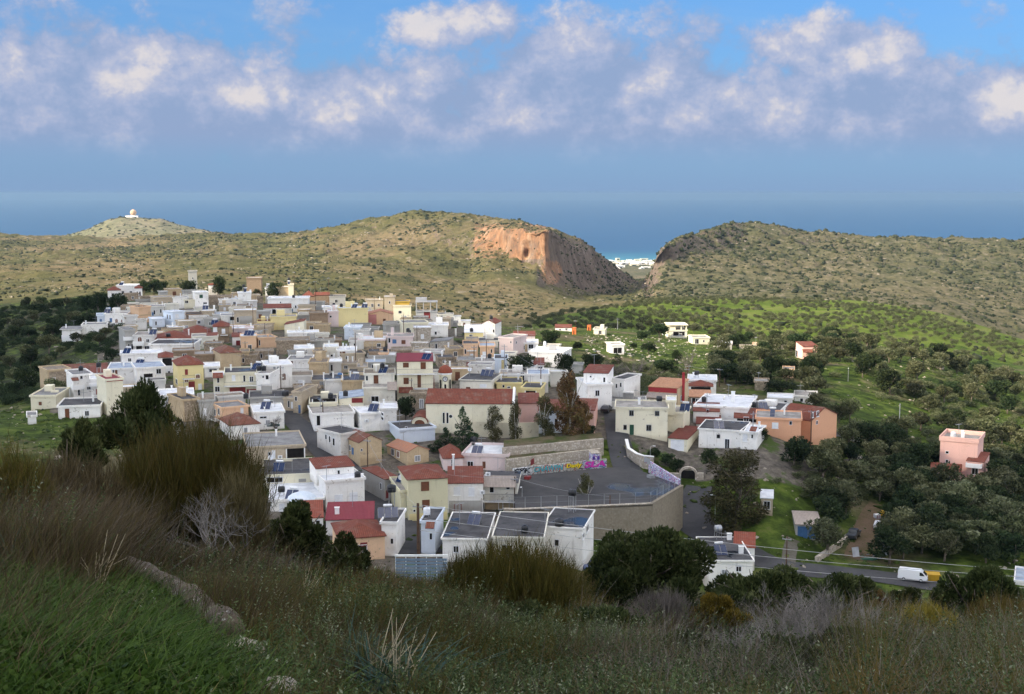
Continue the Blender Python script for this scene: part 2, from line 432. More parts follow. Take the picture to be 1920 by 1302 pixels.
def _build_A():
 a = np.empty((len(AC), NV))
 for i in range(len(AC)): a[i] = np.interp(LA, np.log(YK), TA[i])
 z = np.empty((NU, NV)); uc = (np.array(AC) - 960) / F
 for j in range(NV): z[:, j] = np.interp(UA, uc, a[:, j])
 for _ in range(6):
  p = np.pad(z, 5, mode='edge')
  k = np.stack([p[5:-5, 5 + d:p.shape[1] - 5 + d] for d in range(-3, 4)]).mean(0)
  p = np.pad(k, 5, mode='edge')
  z = np.stack([p[5 + d:p.shape[0] - 5 + d, 5:-5] for d in range(-3, 4)]).mean(0)
 Y = np.exp(LA)[None, :]; X = UA[:, None] * Y
 amp = np.clip((Y - 3) / 40, .08, 1)
 z = z + .9 * amp * fbm(X / 22, Y / 22, 4, 3) * np.clip(1 - np.abs(Y - 270) / 120, .12, 1) ** 0 * .45 + .12 * fbm(X / 1.7, Y / 1.7, 3, 9) * np.clip(1 - Y / 60, 0, 1)
 return z
ZA = _build_A()
def ground(X, Y):
 """height of the near ground (arrays or numbers)"""
 X = np.asarray(X, float); Y = np.asarray(Y, float)
 fu = np.clip((X / Y - UA[0]) / (UA[1] - UA[0]), 0, NU - 1.001); fv = np.clip((np.log(Y) - LA[0]) / (LA[1] - LA[0]), 0, NV - 1.001)
 i, j = fu.astype(int), fv.astype(int); a, b = fu - i, fv - j
 return (ZA[i, j] * (1 - a) + ZA[i + 1, j] * a) * (1 - b) + (ZA[i, j + 1] * (1 - a) + ZA[i + 1, j + 1] * a) * b
_YS = np.concatenate([np.linspace(100, 650, 1400)])
def Yon(px, py, y0=150.0):
 """distance at which a sight line meets the near ground beyond y0"""
 a, b, c = ray(px, py)
 ys = _YS[_YS >= y0]
 below = c / b * ys <= ground(a / b * ys, ys)
 k = np.argmax(below)
 return float(ys[k]) if below.any() else 600.0
def G(px, py, y0=150.0):
 Y = Yon(px, py, y0); p = P(px, py, Y); p.z = float(ground(p.x, p.y)); return p
def grid_faces(nu, nv):
 i = np.arange((nu - 1) * (nv - 1)); a = (i // (nv - 1)) * nv + i % (nv - 1)
 return np.stack([a, a + nv, a + nv + 1, a + 1], 1)
def ground_mat():
 m, N = new_mat('ground_grass')
 geo = N.n('ShaderNodeNewGeometry').outputs['Position']
 big = N.noise(geo, .035, 5, .6); mid = N.noise(geo, .25, 5, .65); fine = N.noise(geo, 2.4, 5, .65)
 c = N.ramp(mid, [(.30, (.017, .026, .006)), (.46, (.035, .057, .008)), (.60, (.078, .112, .016)), (.78, (.13, .115, .045))])
 e = N.ramp(mid, [(.3, (.045, .046, .020)), (.55, (.10, .085, .045)), (.8, (.21, .18, .125))])
 c = N.mix(N.sstep(big, .50, .64), c, e)
 vil = N.n('ShaderNodeAttribute', attribute_name='tint').outputs['Fac']
 y_ = N.ramp(N.noise(geo, .6, 6, .7), [(.30, (.052, .046, .038)), (.5, (.110, .097, .08)), (.7, (.20, .175, .14))])
 y_ = N.mix(N.sstep(N.noise(geo, .14, 5, .65), .52, .60), y_, (.055, .085, .02, 1))
 px_ = N.n('ShaderNodeSeparateXYZ', {0: geo})
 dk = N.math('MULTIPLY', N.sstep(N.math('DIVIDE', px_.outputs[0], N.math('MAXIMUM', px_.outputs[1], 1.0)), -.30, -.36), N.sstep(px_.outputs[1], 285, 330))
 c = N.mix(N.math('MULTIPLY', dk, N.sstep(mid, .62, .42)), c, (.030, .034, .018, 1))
 vm = N.sstep(N.math('ADD', vil, N.math('MULTIPLY', N.math('SUBTRACT', mid, .5), .9)), .35, .6)
 c = N.mix(vm, c, y_)
 c = N.mix(N.sstep(fine, .62, .8), c, (.05, .06, .02, 1))
 finish(N, c, .95, fine, .6, .25, spec=.1)
 return m
def hill_mat(key, greens, soils, rocks, cliff, far=1.0, rockamt=.5):
 """phrygana hillside: dry grass, soil, pale limestone outcrops, ochre cliff faces where it is steep"""
 m, N = new_mat(key)
 gp = N.n('ShaderNodeNewGeometry')
 pos = gp.outputs['Position']
 st = N.n('ShaderNodeMapping', {'Vector': pos, 'Scale': (1, .55, 1.6)}).outputs[0]
 big = N.noise(st, .004 / far, 5, .6); mid = N.noise(st, .018 / far, 6, .68); fine = N.noise(st, .10 / far, 6, .72)
 c = N.ramp(mid, [(.32, greens[0]), (.5, greens[1]), (.66, soils[0]), (.85, soils[1])])
 c = N.mix(N.sstep(big, .46, .62), c, N.ramp(fine, [(.3, soils[0]), (.7, soils[1])]))
 rk = N.math('MULTIPLY', N.sstep(fine, .54, .64), N.math('MULTIPLY_ADD', N.sstep(mid, .40, .66), .75, .25))
 c = N.mix(N.math('MULTIPLY', rk, rockamt), c, N.ramp(N.noise(pos, .3 / far, 3), [(.3, rocks[0]), (.7, rocks[1])]))
 c = N.mix(N.math('MULTIPLY', N.sstep(fine, .47, .38), .75), c, (.035, .042, .022, 1))
 xyz = N.n('ShaderNodeSeparateXYZ', {0: pos})
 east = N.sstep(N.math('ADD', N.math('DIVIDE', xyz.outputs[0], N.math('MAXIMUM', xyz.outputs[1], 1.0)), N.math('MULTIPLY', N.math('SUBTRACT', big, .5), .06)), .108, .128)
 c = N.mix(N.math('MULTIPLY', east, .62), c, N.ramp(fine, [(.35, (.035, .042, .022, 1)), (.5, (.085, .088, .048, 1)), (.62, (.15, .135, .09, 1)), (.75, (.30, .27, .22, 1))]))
 gv = N.n('ShaderNodeAttribute', attribute_name='grove').outputs['Fac']
 gcol = N.ramp(N.noise(pos, .035, 5, .65), [(.32, (.060, .095, .014)), (.5, (.11, .155, .022)), (.66, (.15, .165, .045)), (.8, (.27, .21, .12))])
 c = N.mix(N.sstep(N.math('ADD', gv, N.math('MULTIPLY', N.math('SUBTRACT', mid, .5), .5)), .4, .6), c, gcol)
 nz = N.n('ShaderNodeSeparateXYZ', {0: gp.outputs['True Normal']}).outputs[2]
 vs = N.n('ShaderNodeMapping', {'Vector': pos, 'Scale': (1, 1, .3)}).outputs[0]
 cl = N.ramp(N.noise(vs, .06 / far, 7, .74), [(.34, cliff[0]), (.5, cliff[1]), (.60, cliff[2]), (.74, rocks[0])])
 cl = N.mix(N.sstep(N.noise(N.n('ShaderNodeMapping', {'Vector': pos, 'Scale': (1, 1, .18)}).outputs[0], .16 / far, 5, .7), .54, .66), cl, (.085, .065, .05, 1))
 oc = N.n('ShaderNodeAttribute', attribute_name='tint').outputs['Fac']
 gy = N.ramp(N.noise(vs, .06 / far, 6, .7), [(.32, (.078, .058, .047)), (.5, (.15, .115, .09)), (.68, (.23, .185, .15)), (.8, (.08, .07, .045))])
 ocn = N.sstep(N.math('ADD', oc, N.math('MULTIPLY', N.math('SUBTRACT', N.noise(pos, .03 / far, 5, .65), .5), 1.9)), .55, 1.05)
 cl = N.mix(ocn, gy, cl)
 c = N.mix(N.sstep(nz, .86, .66), c, cl)
 c = N.mix(N.math('MULTIPLY', ocn, N.math('MULTIPLY', N.sstep(oc, .9, 1.0), N.sstep(fine, .40, .60))), c, cl)
 h = N.math('ADD', N.math('MULTIPLY', fine, .7), N.math('MULTIPLY', N.noise(pos, .35 / far, 4, .7), .5))
 finish(N, c, .95, h, .9, 4.0 * far, spec=.08)
 return m
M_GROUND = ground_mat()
M_HILL = hill_mat('hill_scrub', [(.058, .063, .025), (.104, .098, .038)], [(.146, .116, .058), (.212, .162, .091)], [(.27, .235, .185), (.40, .355, .29)], [(.13, .10, .08), (.29, .155, .085), (.36, .235, .15)])
M_RADAR = hill_mat('hill_grey', [(.16, .16, .09), (.21, .20, .11)], [(.27, .22, .14), (.34, .26, .17)], [(.36, .34, .29), (.48, .44, .38)], [(.3, .2, .12), (.42, .26, .13), (.35, .3, .24)], far=2.2)
Yg = np.exp(LA)[None, :] + 0 * UA[:, None]; Xg = UA[:, None] * Yg
def inpoly(x, y, poly):
 x = np.asarray(x); y = np.asarray(y); r = np.zeros(x.shape, bool); n = len(poly)
 for i in range(n):
  (x0, y0), (x1, y1) = poly[i], poly[(i + 1) % n]
  c = ((y0 > y) != (y1 > y)) & (x < (x1 - x0) * (y - y0) / (y1 - y0 + 1e-12) + x0)
  r ^= c
 return r
VIL = [(150, 620), (190, 430), (170, 330), (60, 285), (90, 262), (250, 245), (420, 225), (520, 180), (700, 165), (1040, 165), (1060, 200), (960, 206), (930, 240), (1150, 245), (1330, 232), (1520, 228), (1560, 250), (1440, 275), (1260, 300), (1190, 280), (1080, 330), (960, 400), (880, 440), (640, 520), (420, 590)]   # (column, distance)
_vil = inpoly(960 + F * UA[:, None] + 0 * Yg, Yg, VIL).astype(float)
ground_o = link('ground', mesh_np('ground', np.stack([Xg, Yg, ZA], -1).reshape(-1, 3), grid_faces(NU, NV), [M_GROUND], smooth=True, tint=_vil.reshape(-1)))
tag(ground_o, 'green and earthy slope carrying the village and its fields', 'ground', kind='structure')
def patch(cols, nu, sub, relief, seed, px0, px1, rscale=90.0):
 """surface through per-column lists of (distance, picture row)"""
 cx = np.array(sorted(cols)); K = len(cols[cx[0]])
 LY = np.array([[math.log(cols[c][k][0]) for k in range(K)] for c in cx]); PYk = np.array([[cols[c][k][1] for k in range(K)] for c in cx])
 px = np.linspace(px0, px1, nu)
 ly = np.stack([np.interp(px, cx, LY[:, k]) for k in range(K)], 1); py = np.stack([np.interp(px, cx, PYk[:, k]) for k in range(K)], 1)
 t = np.linspace(0, K - 1, (K - 1) * sub + 1)
 def cub(a):                                             # monotone cubic through the knots
  d = np.diff(a, axis=1); s = np.zeros_like(a)
  same = d[:, :-1] * d[:, 1:] > 0
  hm = 2 * d[:, :-1] * d[:, 1:] / np.where(same, d[:, :-1] + d[:, 1:], 1)
  s[:, 1:-1] = np.where(same, hm, 0); s[:, 0] = d[:, 0]; s[:, -1] = d[:, -1]
  k = np.minimum(t.astype(int), K - 2); f = t - k
  h00 = 2 * f**3 - 3 * f**2 + 1; h10 = f**3 - 2 * f**2 + f; h01 = -2 * f**3 + 3 * f**2; h11 = f**3 - f**2
  return a[:, k] * h00 + s[:, k] * h10 + a[:, k + 1] * h01 + s[:, k + 1] * h11
 Yv = np.exp(cub(ly)); PV = cub(py)
 u = (px[:, None] - PW / 2) / F; v = (PH / 2 - PV) / F
 b = CP + SP * v; X = u / b * Yv; Z = (-SP + CP * v) / b * Yv
 rel = fbm(X / rscale, Yv / rscale, 6, seed, .58) * relief * np.clip((Yv - 560) / 900, .15, 1.3)
 rdg = (1 - np.abs(fbm(X / rscale / .45 + 9, Yv / rscale / .9, 4, seed + 50, .6))) ** 2 - .45
 Z = Z + rel + rdg * relief * .55 * np.clip((Yv - 700) / 900, 0, 1)
 return X, Yv, Z
HB = {-520: [(600, 640), (720, 590), (1000, 545), (1400, 510), (2000, 475), (2600, 455), (3000, 444), (3600, 475)],
 0: [(600, 640), (700, 575), (950, 540), (1300, 510), (1900, 478), (2500, 456), (2900, 441), (3500, 475)],
 200: [(560, 605), (680, 560), (950, 530), (1300, 505), (1900, 478), (2500, 462), (2900, 451), (3400, 485)],
 400: [(560, 595), (680, 556), (900, 530), (1200, 505), (1700, 480), (2200, 458), (2700, 441), (3200, 475)],
 500: [(560, 600), (680, 560), (880, 535), (1150, 510), (1600, 485), (2100, 462), (2500, 444), (3000, 475)],
 600: [(560, 615), (680, 575), (850, 548), (1100, 515), (1500, 482), (1900, 452), (2200, 434), (2700, 468)],
 650: [(560, 620), (680, 582), (850, 554), (1100, 518), (1500, 480), (1900, 447), (2200, 426), (2700, 458)],
 700: [(560, 628), (680, 590), (850, 562), (1100, 522), (1500, 478), (1900, 438), (2200, 413), (2700, 450)],
 745: [(560, 632), (680, 594), (850, 567), (1100, 526), (1500, 478), (1880, 431), (2180, 404), (2700, 442)],
 790: [(560, 638), (680, 598), (850, 572), (1100, 530), (1500, 480), (1850, 428), (2150, 402), (2700, 440)],
 880: [(560, 645), (700, 602), (850, 582), (1100, 542), (1500, 492), (1600, 448), (2050, 410), (2600, 440)],
 905: [(560, 650), (720, 606), (860, 588), (1090, 548), (1520, 470), (1560, 445), (2030, 413), (2600, 440)],
 930: [(560, 650), (720, 606), (860, 588), (1090, 550), (1500, 464), (1520, 437), (1980, 416), (2600, 440)],
 960: [(560, 650), (720, 606), (860, 589), (1090, 553), (1450, 471), (1462, 431), (1900, 421), (2600, 440)],
 985: [(560, 650), (730, 606), (865, 590), (1085, 556), (1425, 482), (1437, 429), (1850, 424), (2600, 445)],
 1005: [(560, 650), (740, 606), (870, 590), (1080, 560), (1400, 484), (1411, 431), (1800, 427), (2500, 450)],
 1022: [(560, 650), (740, 606), (870, 592), (1080, 563), (1375, 510), (1390, 433), (1750, 431), (2500, 455)],
 1060: [(560, 650), (740, 603), (870, 590), (1060, 567), (1420, 540), (1540, 448), (1700, 446), (2500, 490)],
 1100: [(560, 650), (740, 600), (870, 588), (1060, 569), (1500, 554), (1700, 470), (1800, 468), (2500, 520)],
 1150: [(560, 650), (740, 597), (870, 584), (1060, 568), (1600, 557), (1850, 499), (1900, 497), (2500, 545)],
 1190: [(560, 650), (740, 594), (870, 580), (1060, 566), (1700, 550), (2000, 525), (2050, 523), (2600, 570)],
 1205: [(560, 650), (740, 592), (870, 577), (1060, 563), (1750, 538), (2100, 529), (2150, 529), (2700, 580)],
 1222: [(560, 650), (740, 591), (870, 575), (1000, 566), (1300, 548), (1450, 518), (1470, 512), (2200, 555)],
 1232: [(560, 650), (740, 590), (870, 574), (1000, 566), (1280, 540), (1430, 505), (1445, 484), (2200, 520)],
 1248: [(560, 650), (740, 590), (870, 573), (1000, 565), (1250, 538), (1430, 490), (1442, 464), (2200, 490)],
 1300: [(560, 650), (680, 610), (830, 578), (1000, 565), (1250, 534), (1500, 478), (1600, 446), (2300, 478)],
 1345: [(560, 650), (640, 632), (780, 590), (1000, 566), (1250, 533), (1550, 474), (1700, 430), (2400, 465)],
 1400: [(560, 650), (640, 640), (760, 600), (1000, 567), (1250, 535), (1600, 476), (1850, 423), (2500, 460)],
 1450: [(560, 652), (640, 641), (760, 600), (1000, 567), (1250, 536), (1600, 480), (1880, 426), (2500, 460)],
 1520: [(560, 655), (640, 643), (760, 600), (1000, 567), (1250, 538), (1600, 484), (1900, 440), (2550, 465)],
 1620: [(560, 662), (640, 646), (760, 604), (1000, 568), (1250, 541), (1600, 490), (1950, 449), (2600, 470)],
 1750: [(560, 690), (640, 668), (760, 622), (1000, 585), (1250, 550), (1600, 496), (1950, 453), (2600, 474)],
 1920: [(560, 765), (640, 720), (760, 668), (1000, 628), (1250, 575), (1600, 508), (1950, 459), (2600, 480)],
 2450: [(560, 790), (640, 745), (760, 695), (1000, 645), (1250, 585), (1600, 515), (2000, 464), (2700, 490)]}
XB, YB, ZB = patch(HB, 900, 50, 10.0, 21, -520, 2450)
def _crag():
 st = np.gradient(ZB, axis=1) / np.maximum(np.gradient(YB, axis=1), .05)
 k = np.clip((np.abs(st) - .35) / .5, 0, 1) * (YB > 1200)
 for _ in range(3): k = np.maximum(k, .7 * np.roll(k, 1, 1)); k = np.maximum(k, .7 * np.roll(k, -1, 1))
 return k
_k = _crag()
_dy = (26 * fbm(XB / 34, ZB / 60, 4, 301) + 11 * fbm(XB / 9, ZB / 22, 3, 302)) * _k
YB = YB + _dy; ZB = ZB + 5 * fbm(XB / 14, YB / 14, 3, 303) * _k
def _ochre():
 d = YB * CP - ZB * SP; sx = PW / 2 + XB / d * F; sy = PH / 2 - (YB * SP + ZB * CP) / d * F
 a = np.clip(1 - np.maximum(np.abs(sx - 958) / 82, np.abs(sy - 452) / 40), 0, .18) / .18
 b = np.clip(1 - np.hypot((sx - 1034) / 26, (sy - 512) / 30), 0, .3) / .3
 return np.where(YB > 1150, np.maximum(a, b), 0)
link_h = link('hills', mesh_np('hills', np.stack([XB, YB, ZB], -1).reshape(-1, 3), grid_faces(*XB.shape), [M_HILL], smooth=True, tint=_ochre().reshape(-1)))
_px = 960 + F * XB / YB
_top = np.interp(_px, [975, 1000, 1100, 1200, 1300, 1600, 1750, 1850, 1940, 1960], [0, 770, 905, 990, 1005, 1005, 990, 965, 945, 0])
_a = link_h.data.attributes.new('grove', 'FLOAT', 'POINT'); _a.data.foreach_set('value', ((YB < _top) & (YB > 560)).astype(np.float32).reshape(-1))
tag(link_h, 'rocky scrub covered hills with a gorge between them', 'hills', kind='structure')
HC = {40: [(3000, 480), (3400, 470), (3800, 460), (4200, 455), (4900, 480)], 110: [(3000, 475), (3400, 462), (3800, 452), (4200, 446), (4900, 470)],
 160: [(3000, 475), (3400, 460), (3800, 446), (4200, 431), (4900, 460)], 205: [(3000, 475), (3400, 460), (3800, 437), (4200, 412), (4900, 450)],
 235: [(3000, 475), (3400, 460), (3800, 434), (4200, 408), (4900, 450)], 300: [(3000, 475), (3400, 460), (3800, 436), (4200, 411), (4900, 450)],
 340: [(3000, 475), (3400, 460), (3800, 441), (4200, 424), (4900, 455)], 400: [(3000, 475), (3400, 462), (3800, 448), (4200, 436), (4900, 465)],
 470: [(3000, 475), (3400, 466), (3800, 456), (4200, 447), (4900, 470)], 560: [(3000, 480), (3400, 472), (3800, 464), (4200, 458), (4900, 480)]}
XC, YC, ZC = patch(HC, 200, 24, 7.0, 5, 40, 560, 160.0)
tag(link('hill', mesh_np('hill', np.stack([XC, YC, ZC], -1).reshape(-1, 3), grid_faces(*XC.shape), [M_RADAR], smooth=True)), 'round grey green hill carrying the radar station', 'hill', kind='structure')
HD = {-700: [(20000, 470), (24000, 425), (25000, 402), (30000, 440)], -100: [(20000, 470), (24000, 424), (25000, 400), (30000, 440)], 40: [(20000, 470), (24000, 424), (25000, 401), (30000, 440)], 90: [(20000, 470), (24000, 430), (25000, 408), (30000, 445)], 130: [(20000, 470), (24000, 440), (25000, 420), (30000, 450)], 200: [(20000, 480), (24000, 445), (25000, 426), (30000, 455)], 320: [(20000, 480), (24000, 460), (25000, 445), (30000, 470)]}
XD, YD, ZD = patch(HD, 120, 10, 30.0, 77, -700, 320, 900.0)
tag(link('mountain', mesh_np('mountain', np.stack([XD, YD, ZD], -1).reshape(-1, 3), grid_faces(*XD.shape), [M_RADAR], smooth=True)), 'faint blue mountain coast across the water', 'mountain', kind='structure')
SEA_Z = -338.0
nx, ny = 120, 90
px_ = np.linspace(600, 1700, nx); ys_ = np.linspace(2600, 5950, ny)
Yc = ys_[None, :] + 130 * fbm(px_[:, None] / 90 + 0 * ys_[None, :], 0 * px_[:, None] + .3 + 0 * ys_[None, :], 3, 4) * (ys_[None, :] > 5000)
Xc = (px_[:, None] - 960) / F * Yc
Zc = SEA_Z + 2 + np.clip((5900 - Yc) / 3300, 0, 1) ** 1.2 * 60 + 6 * fbm(Xc / 300, Yc / 300, 4, 6)
Zc = np.where(Yc > 5850, SEA_Z - 3, Zc)
tag(link('coastal_land', mesh_np('coastal_land', np.stack([Xc, Yc, Zc], -1).reshape(-1, 3), grid_faces(nx, ny), [M_HILL], smooth=True)), 'flat coastal land seen through the gorge', 'land', kind='structure')
m, N = new_mat('sea_water')
pos = N.n('ShaderNodeNewGeometry').outputs['Position']
wv = N.noise(N.n('ShaderNodeMapping', {'Vector': pos, 'Scale': (.3, 1.0, 1)}).outputs[0], .004, 6, .6)
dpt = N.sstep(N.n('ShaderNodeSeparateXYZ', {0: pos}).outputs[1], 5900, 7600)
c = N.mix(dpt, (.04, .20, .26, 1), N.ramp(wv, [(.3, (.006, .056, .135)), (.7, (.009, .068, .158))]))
finish(N, c, .42, wv, .15, 3.0, spec=.22)
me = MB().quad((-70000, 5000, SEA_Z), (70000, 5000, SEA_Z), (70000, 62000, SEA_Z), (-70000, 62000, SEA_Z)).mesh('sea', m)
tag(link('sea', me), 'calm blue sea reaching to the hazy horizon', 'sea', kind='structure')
m, N = new_mat('haze_air')
v = N.n('ShaderNodeVolumePrincipled', {'Color': (.56, .74, 1.0, 1), 'Density': HAZE_D, 'Anisotropy': 0.0}) if False else None
HAZE_D = 4.2e-5
v = N.n('ShaderNodeVolumePrincipled', {'Color': (.20, .31, .435, 1), 'Density': HAZE_D, 'Anisotropy': 0.1})
N.n('ShaderNodeOutputMaterial', {'Volume': v.outputs[0]})
m.cycles.homogeneous_volume = True
hb = MB().box(-71000, 71000, -300, 63000, SEA_Z - 25, 9.0).build('haze', m)
tag(hb, 'thin blue haze lying over land and sea', 'haze', kind='stuff')
def shade_mask(X, Y):
 px = 960 + F * X / np.maximum(Y, 1.0)
 lim = np.interp(px, [-2500, -600, 0, 150, 250, 700, 940, 1000, 1060, 1100, 1330, 1360, 1470, 1560, 1640, 1700, 1850, 1930, 2500, 4500], [680, 660, 645, 605, 600, 600, 560, 420, 350, 322, 325, 376, 362, 305, 280, 256, 256, 290, 300, 300])
 a = (Y < lim) & (Y > -90) & (X > -420) & (X < 260)
 top = np.interp(px, [880, 960, 1050, 1130, 1180, 1215], [640, 740, 850, 960, 900, 760])
 b = (px > 880) & (px < 1215) & (Y > 575) & (Y < top)
 return a | b
def shadow_cloud():  # thin sheet out of view, cut to the wanted shade and shifted sunward
 st = 9.0; alt = 900.0
 xs = np.arange(-440, 330, st); ys = np.arange(-110, 980, st)
 X, Y = np.meshgrid(xs, ys, indexing='ij')
 zg = np.interp(Y, [-100, 30, 150, 300, 600, 950, 1300, 1700], [0, -10, -50, -48, -62, -95, -90, -85])
 wx = 9 * fbm(X / 40, Y / 40, 3, 91); wy = 9 * fbm(X / 40, Y / 40, 3, 92)
 mask = shade_mask(X + wx, Y + wy)
 t = (alt - zg) / SUN.z
 CX, CY = X + SUN.x * t, Y + SUN.y * t
 k = 1 + .35 * fbm(X / 60, Y / 60, 4, 93)
 ti = alt + 5 * k; bo = alt - 5 * k
 nx, ny = X.shape
 V = np.concatenate([np.stack([CX, CY, ti], -1).reshape(-1, 3), np.stack([CX, CY, bo], -1).reshape(-1, 3)]); n = nx * ny
 cell = mask[:-1, :-1] & mask[1:, :-1] & mask[1:, 1:] & mask[:-1, 1:]
 i, j = np.nonzero(cell); a = i * ny + j
 q0 = np.stack([a, a + ny, a + ny + 1, a + 1], 1)
 Fs = [q0, q0[:, ::-1] + n]
 pad = np.pad(cell, 1)
 for di, dj, e in ((-1, 0, (0, 1)), (1, 0, (ny + 1, ny)), (0, -1, (ny, 0)), (0, 1, (1, ny + 1))):
  b = cell & ~pad[1 + di:pad.shape[0] - 1 + di, 1 + dj:pad.shape[1] - 1 + dj]
  i, j = np.nonzero(b); a = i * ny + j
  Fs.append(np.stack([a + e[0], a + e[1], a + e[1] + n, a + e[0] + n], 1))
 m, N = new_mat('shade_cloud_sheet')
 d = N.n('ShaderNodeBsdfDiffuse', {'Color': (.9, .9, .9, 1)}); tr = N.n('ShaderNodeBsdfTransparent', {'Color': (.9, .93, 1, 1)})
 N.n('ShaderNodeOutputMaterial', {'Surface': N.n('ShaderNodeMixShader', {0: CLOUD_OP, 1: tr.outputs[0], 2: d.outputs[0]}).outputs[0]})
 o = link('cloud', mesh_np('cloud', V, np.concatenate(Fs), [m], smooth=True))
 tag(o, 'unseen thin cloud sheet off to the left, shaped to shade the village', 'cloud', kind='stuff')
CLOUD_OP = .84
shadow_cloud()
def _c(r, g, b): return (r, g, b, 1.0)
WALL = {
 'white': wall_mat('render_white', _c(.84, .82, .775), .6, .62), 'dirtywhite': wall_mat('render_worn_white', _c(.66, .64, .60), .65, .55),
 'bluewhite': wall_mat('render_bluish', _c(.66, .72, .79), .3, .25), 'cream': wall_mat('render_cream', _c(.76, .71, .54), .45, .4),
 'offwhite': wall_mat('render_off_white', _c(.70, .67, .58), .6, .5), 'yellow': wall_mat('render_yellow', _c(.72, .61, .31), .3, .25),
 'mustard': wall_mat('render_mustard', _c(.50, .33, .06), .3, .2), 'peach': wall_mat('render_peach', _c(.70, .47, .30), .5, .4),
 'salmon': wall_mat('render_salmon', _c(.74, .40, .24), .22, .15), 'pink': wall_mat('render_pink', _c(.72, .45, .38), .25, .2),
 'palepink': wall_mat('render_pale_pink', _c(.68, .56, .53), .35, .3), 'rose': wall_mat('render_rose', _c(.50, .22, .22), .3, .2),
 'ochre': wall_mat('render_ochre', _c(.53, .41, .26), .7, .6, .2), 'tan': wall_mat('render_tan', _c(.50, .42, .31), .6, .55, .2),
 'stone': wall_mat('rubble_stone', _c(.38, .31, .23), .4, .4, .85), 'palestone': wall_mat('rubble_pale', _c(.50, .45, .38), .4, .35, .8),
 'brown': wall_mat('render_brown', _c(.30, .22, .15), .6, .5, .35), 'grey': wall_mat('cement_grey', _c(.40, .39, .36), .5, .5),
 'conc': wall_mat('bare_concrete', _c(.42, .42, .42), .4, .45), 'green': wall_mat('render_greenish_cream', _c(.62, .58, .39), .3, .3),
 'red': wall_mat('render_red', _c(.36, .045, .05), .2, .15), 'trim': wall_mat('trim_white', _c(.82, .82, .80), .15, .1, vary=.02),
 'tanconc': wall_mat('weathered_concrete', _c(.33, .295, .235), .8, .95, .3, sc=.5)}
ROOF = {
 'red': tile_mat('tile_red', _c(.205, .060, .036), _c(.135, .045, .03), .55), 'old': tile_mat('tile_old', _c(.20, .075, .048), _c(.12, .06, .042), .8),
 'maroon': tile_mat('sheet_maroon', _c(.235, .042, .055), _c(.20, .038, .048), .1, 4.5), 'orange': tile_mat('tile_orange', _c(.42, .18, .10), _c(.30, .18, .13), .4),
 'terra': tile_mat('tile_terracotta', _c(.52, .28, .16), _c(.36, .17, .09), .3), 'bright': tile_mat('tile_bright', _c(.26, .068, .038), _c(.19, .054, .033), .3),
 'brown': tile_mat('tile_brown', _c(.17, .045, .028), _c(.13, .036, .025), .2), 'corr': tile_mat('sheet_corrugated', _c(.40, .34, .29), _c(.32, .27, .24), .4, 4.0),
 'dark': flat_mat('roof_dark', _c(.085, .083, .085), _c(.035, .035, .037), .35, puddle=.08), 'grey': flat_mat('roof_grey', _c(.24, .24, .235), _c(.13, .13, .13), .4),
 'conc': flat_mat('roof_concrete', _c(.34, .32, .29), _c(.18, .17, .155), .5), 'white': flat_mat('roof_white', _c(.68, .70, .72), _c(.50, .52, .55), .4, fine=.12),
 'blue': flat_mat('roof_bluish', _c(.34, .40, .48), _c(.22, .26, .32), .4), 'stone': flat_mat('roof_rubble', _c(.25, .21, .16), _c(.13, .11, .085), .9, fine=.5)}
MG = flat_mat('glass_dark', _c(.03, .034, .04), _c(.015, .017, .02), .8, .08, .5, fine=.05)
MBR = flat_mat('shutter_brown', _c(.17, .065, .03), _c(.12, .045, .022), 1.5, .6, .3, fine=.1)
MDK = flat_mat('opening_dark', _c(.020, .018, .016), _c(.010, .009, .009), 1.0, .9, .1)  # near-black paint standing in for the shaded depth of openings
MGN = flat_mat('paint_green', _c(.03, .09, .055), _c(.025, .075, .045), 1.0, .5, .3, fine=.1)
MRD = flat_mat('paint_red', _c(.22, .03, .028), _c(.16, .022, .022), 1.0, .5, .3, fine=.1)
MBL = flat_mat('paint_blue', _c(.07, .16, .32), _c(.05, .12, .26), 1.0, .5, .3, fine=.1)
MWH = flat_mat('paint_white', _c(.78, .79, .80), _c(.68, .69, .70), 1.0, .5, .3, fine=.06)
MGY = flat_mat('paint_grey', _c(.30, .31, .32), _c(.22, .23, .24), 1.0, .5, .3, fine=.1)
MMET = flat_mat('metal_galvanised', _c(.45, .46, .47), _c(.34, .35, .36), 1.0, .4, .5, fine=.1, metal=.6)
MBK = flat_mat('plastic_black', _c(.018, .019, .022), _c(.012, .013, .015), 1.0, .38, .4, fine=.08)
MPV = flat_mat('collector_blue', _c(.02, .035, .085), _c(.012, .022, .06), .8, .10, .6, fine=.08)
MWD = flat_mat('timber_pole', _c(.11, .065, .042), _c(.07, .042, .03), 1.2, .85, .2, fine=.3)
MIR = flat_mat('rail_iron', _c(.10, .095, .09), _c(.07, .065, .06), 1.0, .6, .4)
PANE = {'g': MG, 'b': MBR, 'k': MDK, 'n': MGN, 'r': MRD, 'u': MBL, 'w': MWH, 'a': MBR, 'y': MGY, 'p': MDK, 'o': MRD}
def uvd(me):
 uv = me.uv_layers.new(name='UVMap')
 d = uv.data
 for p in me.polygons:
  n = p.normal
  t = Vector((0, 0, 1)).cross(n)
  t = t.normalized() if t.length > 1e-4 else Vector((1, 0, 0))
  s = n.cross(t)
  for li in p.loop_indices:
   c = me.vertices[me.loops[li].vertex_index].co
   d[li].uv = (c.dot(t), c.dot(s))
 return me
